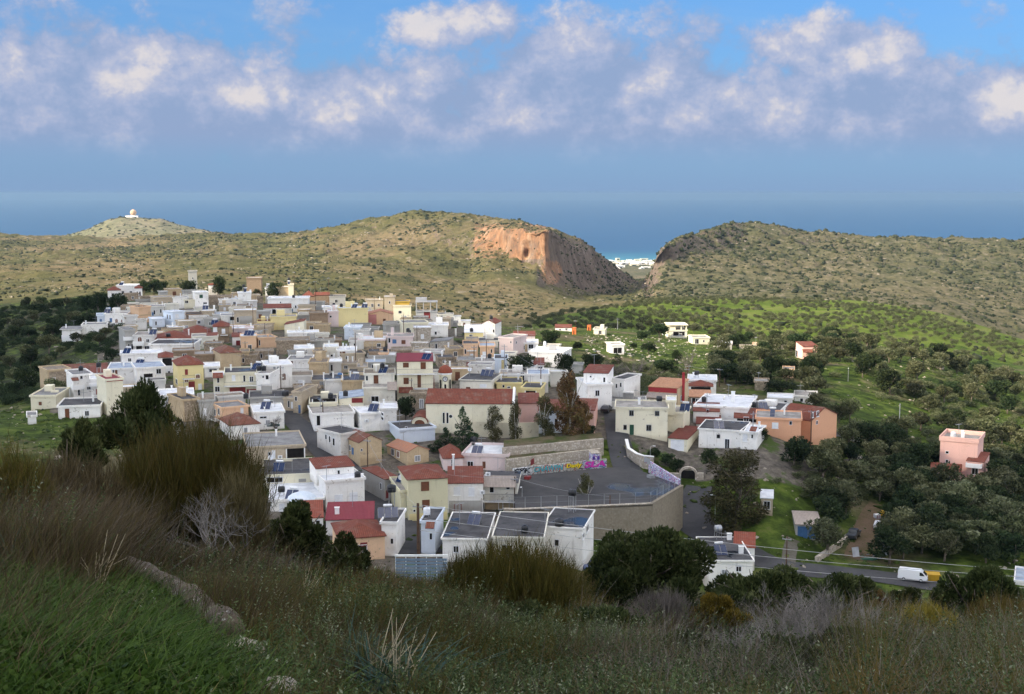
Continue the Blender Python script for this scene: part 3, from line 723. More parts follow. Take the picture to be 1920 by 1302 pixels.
def slab(mb, a, b, c, d, th=.14):
 """thick sheet with top face a b c d (counter-clockwise seen from above)"""
 a, b, c, d = map(Vector, (a, b, c, d))
 n = (b - a).cross(d - a).normalized() * th
 lo = [p - n for p in (a, b, c, d)]
 mb.quad(a, b, c, d); mb.quad(*reversed(lo))
 t = (a, b, c, d)
 for i in range(4):
  j = (i + 1) % 4
  mb.quad(lo[i], lo[j], t[j], t[i])
HS = {}
class Hs: pass
def H(ref, label, x0, x1, yt, yb, wall='white', roof='flat', rc='conc', d=8.0, yaw=0.0, win='', yr=None, Y=None, par=.3, ov=.25, into=None, cat='house', name=None, base=3.0, trim=None, dy=0.0, group=None, on=False):
 pc = (x0 + x1) / 2
 if on: Y = HS[into].Y
 if Y is None: Y = Yon(pc, yb)
 Y += dy
 B = P(pc, yb, Y)
 s = scale_at(pc, yb, Y)
 az = math.atan2(B.x, B.y)
 th = -az - math.radians(yaw)
 w = (x1 - x0) * s / math.cos(math.radians(yaw)) * math.cos(az) ** 0
 h = (yb - yt) * s / math.cos(math.atan2(-B.z, B.y)) * .99
 h = max(h, 1.2)
 o = Hs(); o.w, o.d, o.h, o.Y, o.s = w, d, h, Y, s
 if into:
  r = HS[into].root
  root = bpy.data.objects.new(name or 'wing', None); COL.objects.link(root)
  root.parent = r
  inv = (Matrix.Translation(HS[into].B) @ Matrix.Rotation(HS[into].th, 4, 'Z')).inverted()
  mw = inv @ (Matrix.Translation(B) @ Matrix.Rotation(th, 4, 'Z'))
  root.location = mw.to_translation(); root.rotation_euler = (0, 0, th - HS[into].th)
  o.ref = HS[into].ref
 else:
  root = empty(name or 'house', B, th)
  tag(root, label, cat, group)
  o.ref = ref
 o.root, o.B, o.th = root, B, th
 o.inv = (Matrix.Translation(B) @ Matrix.Rotation(th, 4, 'Z')).inverted()
 HS[ref] = o
 mw_ = WALL[wall]; mt = WALL[trim] if trim else mw_
 hw = w / 2
 mb = MB()
 up = None
 if roof != 'flat':
  dep = (yb - PYH) / F
  rise = (yt - yr) * s - d / 2 * dep if yr is not None else min(w, d) * .22
  if roof.startswith('mono'): rise = (yt - yr) * s - d * dep if yr is not None else d * .2
  rise = max(rise, .55)
 if roof == 'flat':
  top = h - .14
  mb.box(-hw, hw, 0, d, -base, top)
  mb.build('wall', mw_, root)
  rb = MB()
  e = ov
  rb.box(-hw - e, hw + e, -e, d + e, top + .002, h)
  if par > .05:
   t = .18
   for (a, b, c_, d_) in ((-hw - e, hw + e, -e, -e + t), (-hw - e, hw + e, d + e - t, d + e), (-hw - e, -hw - e + t, -e + t, d + e - t), (hw + e - t, hw + e, -e + t, d + e - t)):
    rb.box(a, b, c_, d_, h + .001, h + par)
  ro = rb.build('roof', mt, root)
  fl = MB(); k = .18 if par > .05 else .05
  fl.box(-hw - e + k + .003, hw + e - k - .003, -e + k + .003, d + e - k - .003, h + .003, h + .03)
  fl.build('roof_deck', ROOF[rc], ro)
 else:
  mb.box(-hw, hw, 0, d, -base, h)
  rb = MB()
  if roof == 'gable':
   mb.v += [(-hw, 0, h), (-hw, d, h), (-hw, d / 2, h + rise), (hw, 0, h), (hw, d, h), (hw, d / 2, h + rise)]
   n = len(mb.v) - 6; mb.f += [(n, n + 2, n + 1), (n + 3, n + 4, n + 5)]; mb.m += [0, 0]
   k = rise / (d / 2); z0 = h - ov * k + .16; z1 = h + rise + .16
   slab(rb, (-hw - ov * .6, -ov, z0), (hw + ov * .6, -ov, z0), (hw + ov * .6, d / 2, z1), (-hw - ov * .6, d / 2, z1))
   slab(rb, (hw + ov * .6, d + ov, z0), (-hw - ov * .6, d + ov, z0), (-hw - ov * .6, d / 2, z1), (hw + ov * .6, d / 2, z1))
  elif roof == 'gablef':
   mb.v += [(-hw, 0, h), (hw, 0, h), (0, 0, h + rise), (-hw, d, h), (hw, d, h), (0, d, h + rise)]
   n = len(mb.v) - 6; mb.f += [(n, n + 1, n + 2), (n + 4, n + 3, n + 5)]; mb.m += [0, 0]
   k = rise / hw; z0 = h - ov * k + .16; z1 = h + rise + .16
   slab(rb, (-hw - ov, d + ov * .5, z0), (-hw - ov, -ov * .5, z0), (0, -ov * .5, z1), (0, d + ov * .5, z1))
   slab(rb, (hw + ov, -ov * .5, z0), (hw + ov, d + ov * .5, z0), (0, d + ov * .5, z1), (0, -ov * .5, z1))
  elif roof == 'hip':
   a, b = hw + ov, d / 2 + ov
   rl = max(a - b, 0) if a > b else 0.0
   rm = max(b - a, 0) if b > a else 0.0
   z0 = h + .02; z1 = h + rise
   c = [(-a, -ov, z0), (a, -ov, z0), (a, d + ov, z0), (-a, d + ov, z0)]
   f = [(x, y, z + .14) for x, y, z in c]
   r1, r2 = ((-rl, d / 2, z1 + .14), (rl, d / 2, z1 + .14)) if rm == 0 else ((0, d / 2 - rm, z1 + .14), (0, d / 2 + rm, z1 + .14))
   rb.quad(*reversed(c))
   for i in range(4): rb.quad(c[i], c[(i + 1) % 4], f[(i + 1) % 4], f[i])
   if rm == 0 and rl > .01:
    rb.quad(f[0], f[1], r2, r1); rb.quad(f[2], f[3], r1, r2); rb.quad(f[1], f[2], r2); rb.quad(f[3], f[0], r1)
   elif rm > .01:
    rb.quad(f[0], f[1], r1); rb.quad(f[1], f[2], r2, r1); rb.quad(f[2], f[3], r2); rb.quad(f[3], f[0], r1, r2)
   else:
    for i in range(4): rb.quad(f[i], f[(i + 1) % 4], r1)
  elif roof == 'mono':          # rises towards the back
   mb.v += [(-hw, 0, h), (-hw, d, h), (-hw, d, h + rise), (hw, 0, h), (hw, d, h), (hw, d, h + rise)]
   n = len(mb.v) - 6; mb.f += [(n, n + 2, n + 1), (n + 3, n + 4, n + 5), (n + 1, n + 2, n + 5, n + 4)]; mb.m += [0, 0, 0]
   k = rise / d
   slab(rb, (-hw - .15, -ov, h - ov * k + .16), (hw + .15, -ov, h - ov * k + .16), (hw + .15, d + .1, h + rise + .16 + .1 * k), (-hw - .15, d + .1, h + rise + .16 + .1 * k))
  elif roof in ('monor', 'monol'):   # rises to the right / left
   zl, zr = (h, h + rise) if roof == 'monor' else (h + rise, h)
   mb.v += [(-hw, 0, h), (hw, 0, h), (hw, 0, zr), (-hw, 0, zl), (-hw, d, h), (hw, d, h), (hw, d, zr), (-hw, d, zl)]
   n = len(mb.v) - 8
   mb.f += [(n, n + 1, n + 2, n + 3), (n + 5, n + 4, n + 7, n + 6), (n + 1, n + 5, n + 6, n + 2), (n + 4, n, n + 3, n + 7)]; mb.m += [0] * 4
   slab(rb, (-hw - .1, -.15, zl + .16), (hw + .1, -.15, zr + .16), (hw + .1, d + .1, zr + .16), (-hw - .1, d + .1, zl + .16))
  mb.build('wall', mw_, root)
  ro = link('roof', uvd(rb.mesh('roof', ROOF[rc or 'red'])), root)
  o.rise = rise
 o.roof = ro
 items = [t.strip() for t in win.split(';') if t.strip()]
 for item in items: feature(o, item)
 rr = random.Random(int(x0 * 7 + yb * 13))
 if not into and len(items) < 3 and w > 4.2 and cat == 'house' and not any(k in label for k in ('windowless', 'blank', 'ruin', 'hut', 'barn')):
  rows = [h * .42] if h < 4.6 else [h * .26, h * .70]
  for zc in rows:
   n = max(1, int(w / 3.6)); off = rr.uniform(.1, .35)
   for i in range(n):
    if rr.random() < .35: continue
    xc = x0 + (x1 - x0) * min(.88, max(.12, (i + off + .2) / n)); yc = yb - zc / s
    ww, hh = rr.uniform(.8, 1.1) / s, rr.uniform(1.0, 1.3) / s
    if zc == rows[0] and rr.random() < .3: hh = 2.0 / s; yc = yb - 1.0 / s
    if any(len(t.split(',')) >= 4 and abs(float(t[1:].split(',')[0]) - xc) < 12 for t in items): continue
    feature(o, '%s%f,%f,%f,%f' % (rr.choice('gbbkkyw'), xc - ww / 2, yc - hh / 2, xc + ww / 2, yc + hh / 2))
 if not into and h > 5.0 and w > 5.5 and cat == 'house' and 'B' not in [t[0] for t in items] and 'W' not in [t[0] for t in items] and rr.random() < .5 and not any(k in label for k in ('windowless', 'blank', 'ruin', 'barn', 'wall')):
  xa = x0 + (x1 - x0) * rr.uniform(.1, .35); xb = xa + (x1 - x0) * rr.uniform(.35, .5); yf = yb - h * .46 / s
  feature(o, '%s%f,%f,%f,%f' % (rr.choice('BBW'), xa, yf - .9 / s, xb, yf))
 if roof == 'flat' and cat == 'house' and w > 3 and Y > 205 and not any(k in label for k in ('hall', 'ruin', 'hut', 'store')):
  for i in range(rr.choice((0, 1, 1, 2))):
   rooftop(o, rr, mw_)
 return o
def rooftop(o, rr, wm):
 x, y = rr.uniform(-.4, .4) * o.w, rr.uniform(.35, .85) * o.d; t = rr.random()
 if t < .55: MB().box(-.2, .2, -.2, .2, -.05, rr.uniform(.9, 1.7)).box(-.27, .27, -.27, .27, 1.75, 1.83).build('chimney', WALL['trim'], o.roof, loc=(x, y, o.h)) if False else MB().box(-.18, .18, -.18, .18, -.05, 1.3).box(-.25, .25, -.25, .25, 1.301, 1.38).build('chimney', WALL['trim'], o.roof, loc=(x, y, o.h))
 elif t < .75: MB().box(-o.w * .16, o.w * .16, -1.2, 1.2, .02, rr.uniform(1.2, 2.1)).build('stair_hut', wm, o.roof, loc=(x * .6, o.d * .7, o.h))
 else: MB().box(-.9, .9, -.08, .08, -.02, .55).build('low_wall', wm, o.roof, loc=(x, y, o.h + .03), rot=(0, 0, rr.choice((0, 1.57))))
def local_ray(o, px, py):
 q_ = Vector(ray(px, py))
 return o.inv @ Vector((0, 0, 0)), o.inv.to_3x3() @ q_
def hit_plane(o, px, py, axis, val):
 a, b = local_ray(o, px, py)
 t = (val - a[axis]) / b[axis]
 return a + b * t
def face_at(o, px, py):
 p = hit_plane(o, px, py, 1, 0.0)
 if p.x > o.w / 2 + .05: return 'R', hit_plane(o, px, py, 0, o.w / 2)
 if p.x < -o.w / 2 - .05: return 'L', hit_plane(o, px, py, 0, -o.w / 2)
 return 'F', p
FM = {'F': Matrix.Identity(3), 'R': Matrix.Rotation(math.pi / 2, 3, 'Z'), 'L': Matrix.Rotation(-math.pi / 2, 3, 'Z')}
def feature(o, item):
 k = item[0]; v = [float(t) for t in item[1:].split(',')]
 x0, y0, x1, y1 = v[:4]
 cx, cy = (x0 + x1) / 2, (y0 + y1) / 2
 fc, c = face_at(o, cx, cy)
 ax = 1 if fc == 'F' else 0
 val = 0.0 if fc == 'F' else (o.w / 2 if fc == 'R' else -o.w / 2)
 a, b = hit_plane(o, x0, cy, ax, val), hit_plane(o, x1, cy, ax, val)
 ww = min((b - a).length, 6 if k not in 'VBCTPd' else 40); hh = (hit_plane(o, cx, y0, ax, val) - hit_plane(o, cx, y1, ax, val)).z
 ww = max(ww, .4); hh = max(hh, .4)
 rz = {'F': 0, 'R': math.pi / 2, 'L': -math.pi / 2}[fc]
 lo = (c.x, c.y, c.z)
 if k in PANE:                                        # window or door: frame ring, pane
  door = hh > 1.75 and k in 'bnraykug' and ww < hh * .8
  mb = MB(); t = min(.10, ww * .12); fr = MWH if k in 'gkyw' else (WALL['trim'] if k in 'a' else PANE[k])
  if k == 'p': fr = MGY
  W2, H2 = ww / 2 + t * .5, hh / 2 + t * .5
  mb.box(-W2, -W2 + t, -.07, .03, -H2, H2); mb.box(W2 - t, W2, -.07, .03, -H2, H2)
  mb.box(-W2 + t, W2 - t, -.07, .03, H2 - t, H2); mb.box(-W2 + t, W2 - t, -.09, .03, -H2, -H2 + t)
  if ww > .8: mb.box(-.03, .03, -.05, -.026, -H2 + t, H2 - t)
  fo = mb.build('door' if door else 'window', fr, o.root, loc=lo, rot=(0, 0, rz))
  pb = MB()
  if k == 'a':
   n = 8; r = W2 - t
   pts = [(-r, -.025, -H2 + t)] + [(r, -.025, -H2 + t)] + [(r * math.cos(math.pi * i / n), -.025, H2 - t - r + r * math.sin(math.pi * i / n)) for i in range(n + 1)]
   pb.quad(*pts)
  else: pb.box(-W2 + t, W2 - t, -.025, .02, -H2 + t, H2 - t)
  pb.build('panel' if door else 'pane', PANE[k], fo)
  if not door and k in 'gw' and ww > .7:
   s_ = MB().box(-W2 - .08, W2 + .08, -.18, .02, -H2 - .08, -H2 - .002).build('sill', WALL['trim'], fo)
 elif k == 'V':                                       # veranda: flush dark panel painted as its shaded depth, with posts
  mb = MB().box(-ww / 2, ww / 2, -.02, .05, -hh / 2, hh / 2); vo = mb.build('veranda', MDK, o.root, loc=lo, rot=(0, 0, rz))
  n = max(2, int(ww / 3) + 1)
  for i in range(n):
   x = -ww / 2 + .1 + (ww - .2) * i / (n - 1); MB().box(-.1, .1, -.22, -.021, -hh / 2, hh / 2).build('post', WALL['trim'], vo, loc=(x, 0, 0))
 elif k == 'B':                                       # balcony: slab, railing
  mb = MB(); dp = 1.1
  mb.box(-ww / 2, ww / 2, -dp, -.002, -hh / 2, -hh / 2 + .18); bo = mb.build('balcony', WALL['trim'], o.root, loc=lo, rot=(0, 0, rz))
  rb = MB(); zt = max(hh / 2, -hh / 2 + .9); zb = -hh / 2 + .18
  for (x_0, x_1, y_0, y_1) in ((-ww / 2, ww / 2, -dp, -dp + .04), (-ww / 2, -ww / 2 + .04, -dp + .04, 0), (ww / 2 - .04, ww / 2, -dp + .04, 0)):
   rb.box(x_0, x_1, y_0, y_1, zt - .05, zt); rb.box(x_0, x_1, y_0, y_1, zb + .1, zb + .14)
  n = int(ww / .22)
  for i in range(n + 1):
   x = -ww / 2 + (ww - .03) * i / max(n, 1); rb.box(x, x + .025, -dp + .005, -dp + .035, zb, zt - .05)
  rb.build('railing', MIR, bo)
 elif k == 'W':                                       # balcony with a solid parapet
  mb = MB(); dp = 1.2
  mb.box(-ww / 2, ww / 2, -dp, -.002, -hh / 2, -hh / 2 + .18); mb.box(-ww / 2, ww / 2, -dp, -dp + .12, -hh / 2 + .181, hh / 2)
  mb.box(-ww / 2, -ww / 2 + .12, -dp + .121, -.002, -hh / 2 + .181, hh / 2); mb.box(ww / 2 - .12, ww / 2, -dp + .121, -.002, -hh / 2 + .181, hh / 2)
  mb.build('balcony', WALL[o.bal] if hasattr(o, 'bal') else WALL['trim'], o.root, loc=lo, rot=(0, 0, rz))
 elif k in 'CP':                                      # tiled awning / plain canopy
  mb = MB(); dp = 1.5
  slab(mb, (-ww / 2, -dp, -hh / 2), (ww / 2, -dp, -hh / 2), (ww / 2, .0, hh / 2), (-ww / 2, .0, hh / 2), .1)
  me = uvd(mb.mesh('awning', ROOF['red' if k == 'C' else 'corr'])); link('awning', me, o.root, lo, (0, 0, rz))
 elif k == 'D':                                       # air conditioner
  mb = MB().box(-.42, .42, -.36, -.04, -.3, .3); do = mb.build('air_conditioner', MWH, o.root, loc=lo, rot=(0, 0, rz))
  MB().lathe((0, -.37, 0), [(.22, 0), (.001, -.02)], 14, 'y').build('fan_grille', MGY, do)
 elif k == 'H':                                       # chimney
  yy = o.d * (v[4] if len(v) > 4 else .5)
  a = hit_plane(o, x0, y1, 1, yy); b = hit_plane(o, x1, y0, 1, yy)
  wd = max(b.x - a.x, .3); ht = max(b.z - a.z, .5)
  mb = MB().box(-wd / 2, wd / 2, -.25, .25, -.8, ht).box(-wd / 2 - .07, wd / 2 + .07, -.32, .32, ht + .001, ht + .09)
  mb.build('chimney', WALL[o.chim] if hasattr(o, 'chim') else WALL['trim'], o.roof, loc=((a.x + b.x) / 2, yy, a.z))
 elif k == 'd':                                       # painted band or plinth of another colour
  MB().box(-ww / 2, ww / 2, -.03, .02, -hh / 2, hh / 2).build('plinth', WALL[['stone', 'yellow', 'ochre', 'red', 'rose', 'grey'][int(v[4])]], o.root, loc=lo, rot=(0, 0, rz))
def roof_point(ref, px, py, zoff=.03):
 o = HS[ref]
 p = hit_plane(o, px, py, 2, o.h + zoff)
 p.x = min(max(p.x, -o.w / 2 + .3), o.w / 2 - .3); p.y = min(max(p.y, .4), o.d - .4)
 return o, p
def world(o, p): return (Matrix.Translation(o.B) @ Matrix.Rotation(o.th, 4, 'Z')) @ p
_tank = {}
def tank(ref, px, py, label, stand=.6, r=.55, ln=1.1, col='black', lying=False):
 """px,py: where its foot stands"""
 o, p = roof_point(ref, px, py)
 root = empty('water_tank', world(o, p), o.th + R.uniform(-.4, .4))
 tag(root, label, 'water tank', 'rooftop water tanks')
 mat = {'black': MBK, 'blue': MBL, 'white': MWH, 'grey': MMET}[col]
 key = (stand, r, ln, col, lying)
 if key not in _tank:
  b = MB()
  if lying: b.lathe((-ln / 2, 0, stand + r), [(.01, -.08), (r * .7, -.04), (r, .06), (r, ln / 2 - .02), (r * 1.03, ln / 2), (r, ln / 2 + .02), (r, ln - .06), (r * .7, ln + .04), (.01, ln + .08)], 14, 'x')
  else: b.lathe((0, 0, stand), [(r, 0), (r, ln * .3), (r * 1.04, ln * .33), (r, ln * .36), (r, ln * .64), (r * 1.04, ln * .67), (r, ln * .7), (r, ln * .85), (r * .8, ln * .95), (r * .3, ln), (.01, ln)], 14)
  m1 = b.mesh('tank_body', mat, True)
  f = MB()
  for sx in (-1, 1):
   for sy in (-1, 1): f.box(sx * .42 - .03, sx * .42 + .03, sy * .42 - .03, sy * .42 + .03, -.1, stand)
  f.box(-.45, .45, -.45, -.39, stand - .06, stand - .001); f.box(-.45, .45, .39, .45, stand - .06, stand - .001)
  m2 = f.mesh('stand', MMET)
  cp = None
  if not lying: cp = MB().lathe((0, 0, stand + ln + .001), [(.22, 0), (.22, .06), (.01, .08)], 12).mesh('lid', mat)
  _tank[key] = (m1, m2, cp)
 m1, m2, cp = _tank[key]
 bo = link('tank_body', m1, root); link('stand', m2, root)
 if cp: link('lid', cp, bo)
 return root
_sol = {}
def solar(ref, px, py, label, n=2, rz=None, tankcol='white', k=1.0, group='solar water heaters'):
 o, p = roof_point(ref, px, py)
 root = empty('solar_heater', world(o, p), (-math.radians(15) if rz is None else rz))
 tag(root, label, 'solar heater', group)
 key = (n, tankcol, k)
 if key not in _sol:
  w = 1.0 * k; a = math.radians(42); L = 1.9 * k
  pm = MB(); pm.box(-w / 2 + .02, w / 2 - .02, 0, L, .041, .06)
  fm = MB(); fm.box(-w / 2, w / 2, 0, L, -.03, .04)
  tm = MB().lathe((-.65 * k, 0, 0), [(.01, -.06), (.16 * k, -.03), (.22 * k, .05), (.22 * k, 1.25 * k), (.16 * k, 1.33 * k), (.01, 1.36 * k)], 12, 'x')
  st = MB(); y1 = L * math.cos(a); z1 = L * math.sin(a)
  for sx in (-1, 1):
   x = sx * (n * w / 2 - .1); st.box(x - .03, x + .03, y1 + .1, y1 + .16, -.1, z1 + .1); st.tube([(x, 0, .02), (x, y1 + .1, z1 + .02)], .025, 4)
  st.box(-n * w / 2 + .1, n * w / 2 - .1, y1 + .1, y1 + .16, z1 + .02, z1 + .08)
  _sol[key] = (pm.mesh('glass', MPV), fm.mesh('collector', MMET), tm.mesh('boiler', MWH if tankcol == 'white' else MMET, True), st.mesh('stand', MMET), w, a, y1, z1)
 pm, fm, tm, st, w, a, y1, z1 = _sol[key]
 for i in range(n):
  c = link('collector', fm, root, ((i - (n - 1) / 2) * (w + .06), -.1, .08), (a, 0, 0)); link('glass', pm, c)
 link('boiler', tm, root, (0, y1 + .12, z1 + .38 * k)); link('stand', st, root)
 return root
_ant = {}
def antenna(ref, px, py, label, hgt=3.0):
 o, p = roof_point(ref, px, py)
 root = empty('antenna', world(o, p), R.uniform(0, 3.1)); tag(root, label, 'antenna', 'television aerials on the roofs')
 if 'm' not in _ant:
  _ant['m'] = MB().box(-.03, .03, -.03, .03, -.2, 1.0).mesh('mast', MGY)
  e = MB().box(-.9, .9, -.02, .02, -.02, .02)
  for i in range(8):
   x = -.85 + i * .24; l = .55 - .035 * i; e.box(x - .012, x + .012, -l, l, .02, .04)
  _ant['e'] = e.mesh('aerial', MMET)
 link('mast', _ant['m'], root, scale=(1, 1, hgt)); link('aerial', _ant['e'], root, (0, 0, hgt - .15))
def dish(ref, px, py, label):
 o, p = roof_point(ref, px, py)
 root = empty('satellite_dish', world(o, p), math.radians(R.uniform(-40, 10))); tag(root, label, 'satellite dish', 'satellite dishes on the roofs')
 MB().tube([(0, 0, -.1), (0, 0, .9)], .03, 6).build('mast', MGY, root)
 d_ = MB().lathe((0, 0, 0), [(.01, .12), (.2, .10), (.38, .05), (.5, -.04), (.5, -.06), (.38, .03), (.2, .08), (.01, .10)], 16, 'y').build('reflector', MWH, root, True, (0, -.1, 1.0), (-.5, 0, 0))
 MB().tube([(0, 0, -.4), (0, -.5, .0)], .015, 4).build('feed_arm', MGY, d_)
H('villa', 'white villa with red hip porch at the far upper edge of the village', 220, 256, 536, 560, 'white', 'flat', 'white', 9, 8, 'g243,546,248,553;g228,546,233,552')
H('villa_porch', '', 203, 226, 545, 563, 'white', 'hip', '', 7, 0, 'k209,550,214,558', yr=537, into='villa')
H('villa_loggia', '', 254, 267, 541, 561, 'white', 'hip', '', 7, 0, 'k256,547,259,556;k261,547,264,556', yr=535, into='villa')
H('greytower', 'dark grey square tower house beyond the dark trees on the ridge', 354, 370, 509, 545, 'grey', 'flat', 'grey', 6, 0, 'k360,520,363,524', Y=640)
H('ochreridge', 'windowless brown block standing alone on the ridge above the village', 463, 490, 522, 548, 'brown', 'flat', 'conc', 9, 4, '', Y=600)
H('redcap', 'tiny low house with a red roof under the round dark ridge tree', 391, 410, 535, 542, 'white', 'hip', '', 6, 0, '', yr=531, Y=600)
H('ochrebox', 'small ochre house with one brown shutter below the ridge scrub', 315, 341, 543, 559, 'ochre', 'flat', 'conc', 7, -12, 'b324,547,330,554')
H('beige_a', 'beige single storey house with a green door beneath the small ochre house', 290, 327, 558, 580, 'tan', 'flat', 'conc', 8, -10, 'n308,568,312,577;n315,567,320,577')
H('white_a', 'narrow white house wedged right of the beige house with green door', 325, 349, 559, 579, 'white', 'flat', 'conc', 7, 6, 'k331,567,334,571')
H('white_a2', 'low cream lean-to joining two white houses below the ridge', 346, 366, 563, 579, 'cream', 'flat', 'stone', 6, 0, 'k347,562,353,569')
H('white_b', 'tall white cube with one green shuttered window', 367, 391, 549, 578, 'white', 'flat', 'white', 7, -8, 'n374,553,380,559;k381,567,388,573')
H('ruinwall', 'long roofless brown stone ruin behind the tall white cube', 391, 434, 556, 575, 'stone', 'flat', 'stone', 5, 0, '', dy=8)
H('white_c', 'white low house with a stepped taller block and a water tank tower', 411, 449, 562, 574, 'white', 'flat', 'white', 7, 0, '')
H('white_c2', '', 447, 471, 550, 574, 'white', 'flat', 'white', 7, 0, 'H468,544,471,552', into='white_c')
H('grey_pad', 'low grey stone house below the white stepped house', 411, 432, 573, 584, 'tan', 'flat', 'blue', 7, 0, '')
H('peach_c', 'corner house with brown stone flank and peach gable wall', 261, 283, 576, 605, 'peach', 'flat', 'dark', 6, -28, 'd261,590,282,592,2')
H('whitedark', 'weathered white row house with dark doorways right of the peach corner house', 284, 308, 575, 594, 'dirtywhite', 'flat', 'grey', 7, 0, 'k288,582,291,590;u285,586,288,592;k300,580,303,587')
H('bluebox', 'bluish white two storey cube with narrow windows', 325, 346, 585, 611, 'bluewhite', 'flat', 'white', 5.5, -35, 'k313,590,315,598;k318,591,320,599')
H('bluelow', 'low bluish white annexe beside the bluish cube', 287, 309, 599, 614, 'bluewhite', 'flat', 'white', 7, -10, 'k291,603,294,610')
H('arched', 'white house with two round arched windows on the left flank of the village', 198, 238, 589, 610, 'white', 'flat', 'conc', 8, 10, 'u206,597,210,604;a216,598,221,606;a227,599,231,605;W204,605,237,610')
H('arched2', '', 183, 199, 592, 612, 'bluewhite', 'flat', 'blue', 8, 0, 'u187,599,191,606', into='arched')
H('balconybox', 'isolated white house with wide flat eaves and peach balcony at the far left', 118, 150, 617, 643, 'white', 'flat', 'grey', 9, 6, 'W111,628,157,640;k133,643,138,650', ov=.7, par=.05, base=5)
HS['balconybox'].bal = 'peach'
H('whiteflat', 'long low white house right of the isolated white balcony house', 155, 198, 610, 627, 'white', 'flat', 'grey', 8, 5, 'k186,617,192,625;H160,602,162,611')
H('canopyhouse', 'low house shaded by a dark maroon canopy beside the bluish cube', 350, 380, 590, 604, 'brown', 'flat', 'dark', 7, 0, 'V354,593,378,603')
H('beige_b', 'beige house with a dish on its wall behind the red roofs', 379, 402, 584, 602, 'tan', 'flat', 'white', 7, 0, 'H400,573,403,584')
H('tealtop', 'low house with a pale blue painted flat roof', 400, 428, 590, 603, 'dirtywhite', 'flat', 'blue', 8, 0, 'k404,594,409,600')
H('greybig', 'tall beige house with white roof edge and bare grey ground floor wall', 440, 481, 583, 618, 'tan', 'flat', 'white', 8, 0, 'd449,593,473,612,5;k444,595,448,605')
H('whitelow_b', 'white low house in front of the beige house with bare grey wall', 415, 445, 592, 612, 'white', 'flat', 'grey', 7, 0, 'k431,594,443,601')
H('top_white', 'topmost white house of the village with an ochre side wing', 498, 519, 541, 566, 'white', 'flat', 'white', 8, 0, 'k502,550,505,556;k511,551,514,557')
H('top_ochre', '', 519, 541, 539, 566, 'ochre', 'flat', 'white', 7, 0, '', into='top_white')
H('top_cream', '', 541, 551, 534, 566, 'cream', 'flat', 'conc', 6, 0, '', into='top_white')
H('longwhite', 'long blank white house below the topmost ochre wing', 503, 578, 560, 586, 'white', 'flat', 'white', 9, 4, 'k525,566,527,569;k553,573,556,578')
H('redporch', 'low white house with a broad red porch roof in front of the long blank house', 495, 546, 578, 592, 'white', 'mono', '', 7, 0, 'k510,580,525,590;u543,579,549,585', yr=570)
H('far_hip', 'small brown house with rust red hip roof beside tall utility poles', 568, 590, 556, 574, 'brown', 'hip', '', 7, 0, '', yr=545)
H('far_brown', 'windowless brown gabled barn on the far right of the upper village', 590, 618, 554, 572, 'brown', 'gable', '', 8, 0, '', yr=548)
H('dark_far', 'dark grey flat house in front of the brown gabled barn', 618, 648, 556, 578, 'grey', 'flat', 'dark', 8, 0, 'k628,562,633,568')
H('brownwall', 'rust stained brown wall house left of the pale narrow house', 581, 615, 588, 614, 'brown', 'flat', 'stone', 8, 0, '')
H('palenarrow', 'pale pinkish narrow house with one tiny window beside the big yellow house', 615, 635, 585, 613, 'palepink', 'flat', 'white', 8, 0, 'k618,592,622,596')
H('whitecap', 'white flat house peeping over the pale narrow house', 605, 633, 577, 592, 'white', 'flat', 'white', 7, 0, '', dy=6)
H('bigyellow', 'big blank yellow house with solar heaters along its roof', 635, 690, 579, 613, 'yellow', 'flat', 'white', 9, 0, '')
H('rosegable', 'gabled house painted rose and orange with an orange tiled roof', 690, 737, 590, 609, 'peach', 'gablef', '', 9, 0, 'd691,590,706,608,4', yr=581)
HS['rosegable'].roof.data.materials[0] = ROOF['orange']
H('creamtower', 'narrow cream tower house with a single dark window and grey roof', 721, 741, 557, 584, 'tan', 'flat', 'blue', 7, 0, 'k729,565,732,570')
H('behind_cream', 'weathered low house left of the narrow cream tower', 686, 718, 563, 586, 'tan', 'flat', 'conc', 7, 0, 'k696,570,700,576;k708,570,712,575')
H('mustardtop', 'cream house with a mustard painted upper storey', 738, 771, 573, 602, 'cream', 'flat', 'conc', 9, 0, 'd738,573,769,578,1;k747,583,753,588')
HS['mustardtop'].root.children[0].data.materials[0] = WALL['cream']
H('mustardband', '', 741, 768, 566, 577, 'mustard', 'flat', 'grey', 8, 0, '', into='mustardtop', base=.1, on=True, dy=1)
H('redwin', 'low white house with a red window right of the concrete skeleton', 821, 850, 590, 604, 'offwhite', 'flat', 'conc', 7, 0, 'r837,594,843,601;k826,592,830,598')
H('bluetiny', 'tiny white hut with blue tank base beyond the red window house', 850, 864, 594, 606, 'white', 'flat', 'blue', 5, 0, '')
H('greyshed', 'low grey boundary house above the white sloping roof', 841, 858, 606, 615, 'grey', 'flat', 'conc', 6, 0, '')
H('longcream', 'long flat cream house with a dark mesh on its roof', 756, 803, 606, 631, 'cream', 'flat', 'grey', 9, -8, '')
H('longcream2', 'white flat house adjoining the long cream house', 803, 840, 611, 632, 'white', 'flat', 'white', 9, 0, 'H853,617,856,630;k815,622,819,628')
H('roughwall', 'rough grey rubble house in front of the long cream house', 776, 808, 616, 642, 'palestone', 'flat', 'white', 8, 0, '')
H('whitetile', 'small white gabled house with two red ridges at the right rim of the upper village', 904, 928, 607, 632, 'white', 'gablef', '', 9, 14, 'k924,618,927,624;W913,627,934,632', yr=598)
H('yellowslope', 'yellow house under a long white sloping roof', 871, 906, 624, 638, 'yellow', 'mono', '', 10, 0, 'k880,628,886,634', yr=609)
HS['yellowslope'].roof.data.materials[0] = ROOF['white']
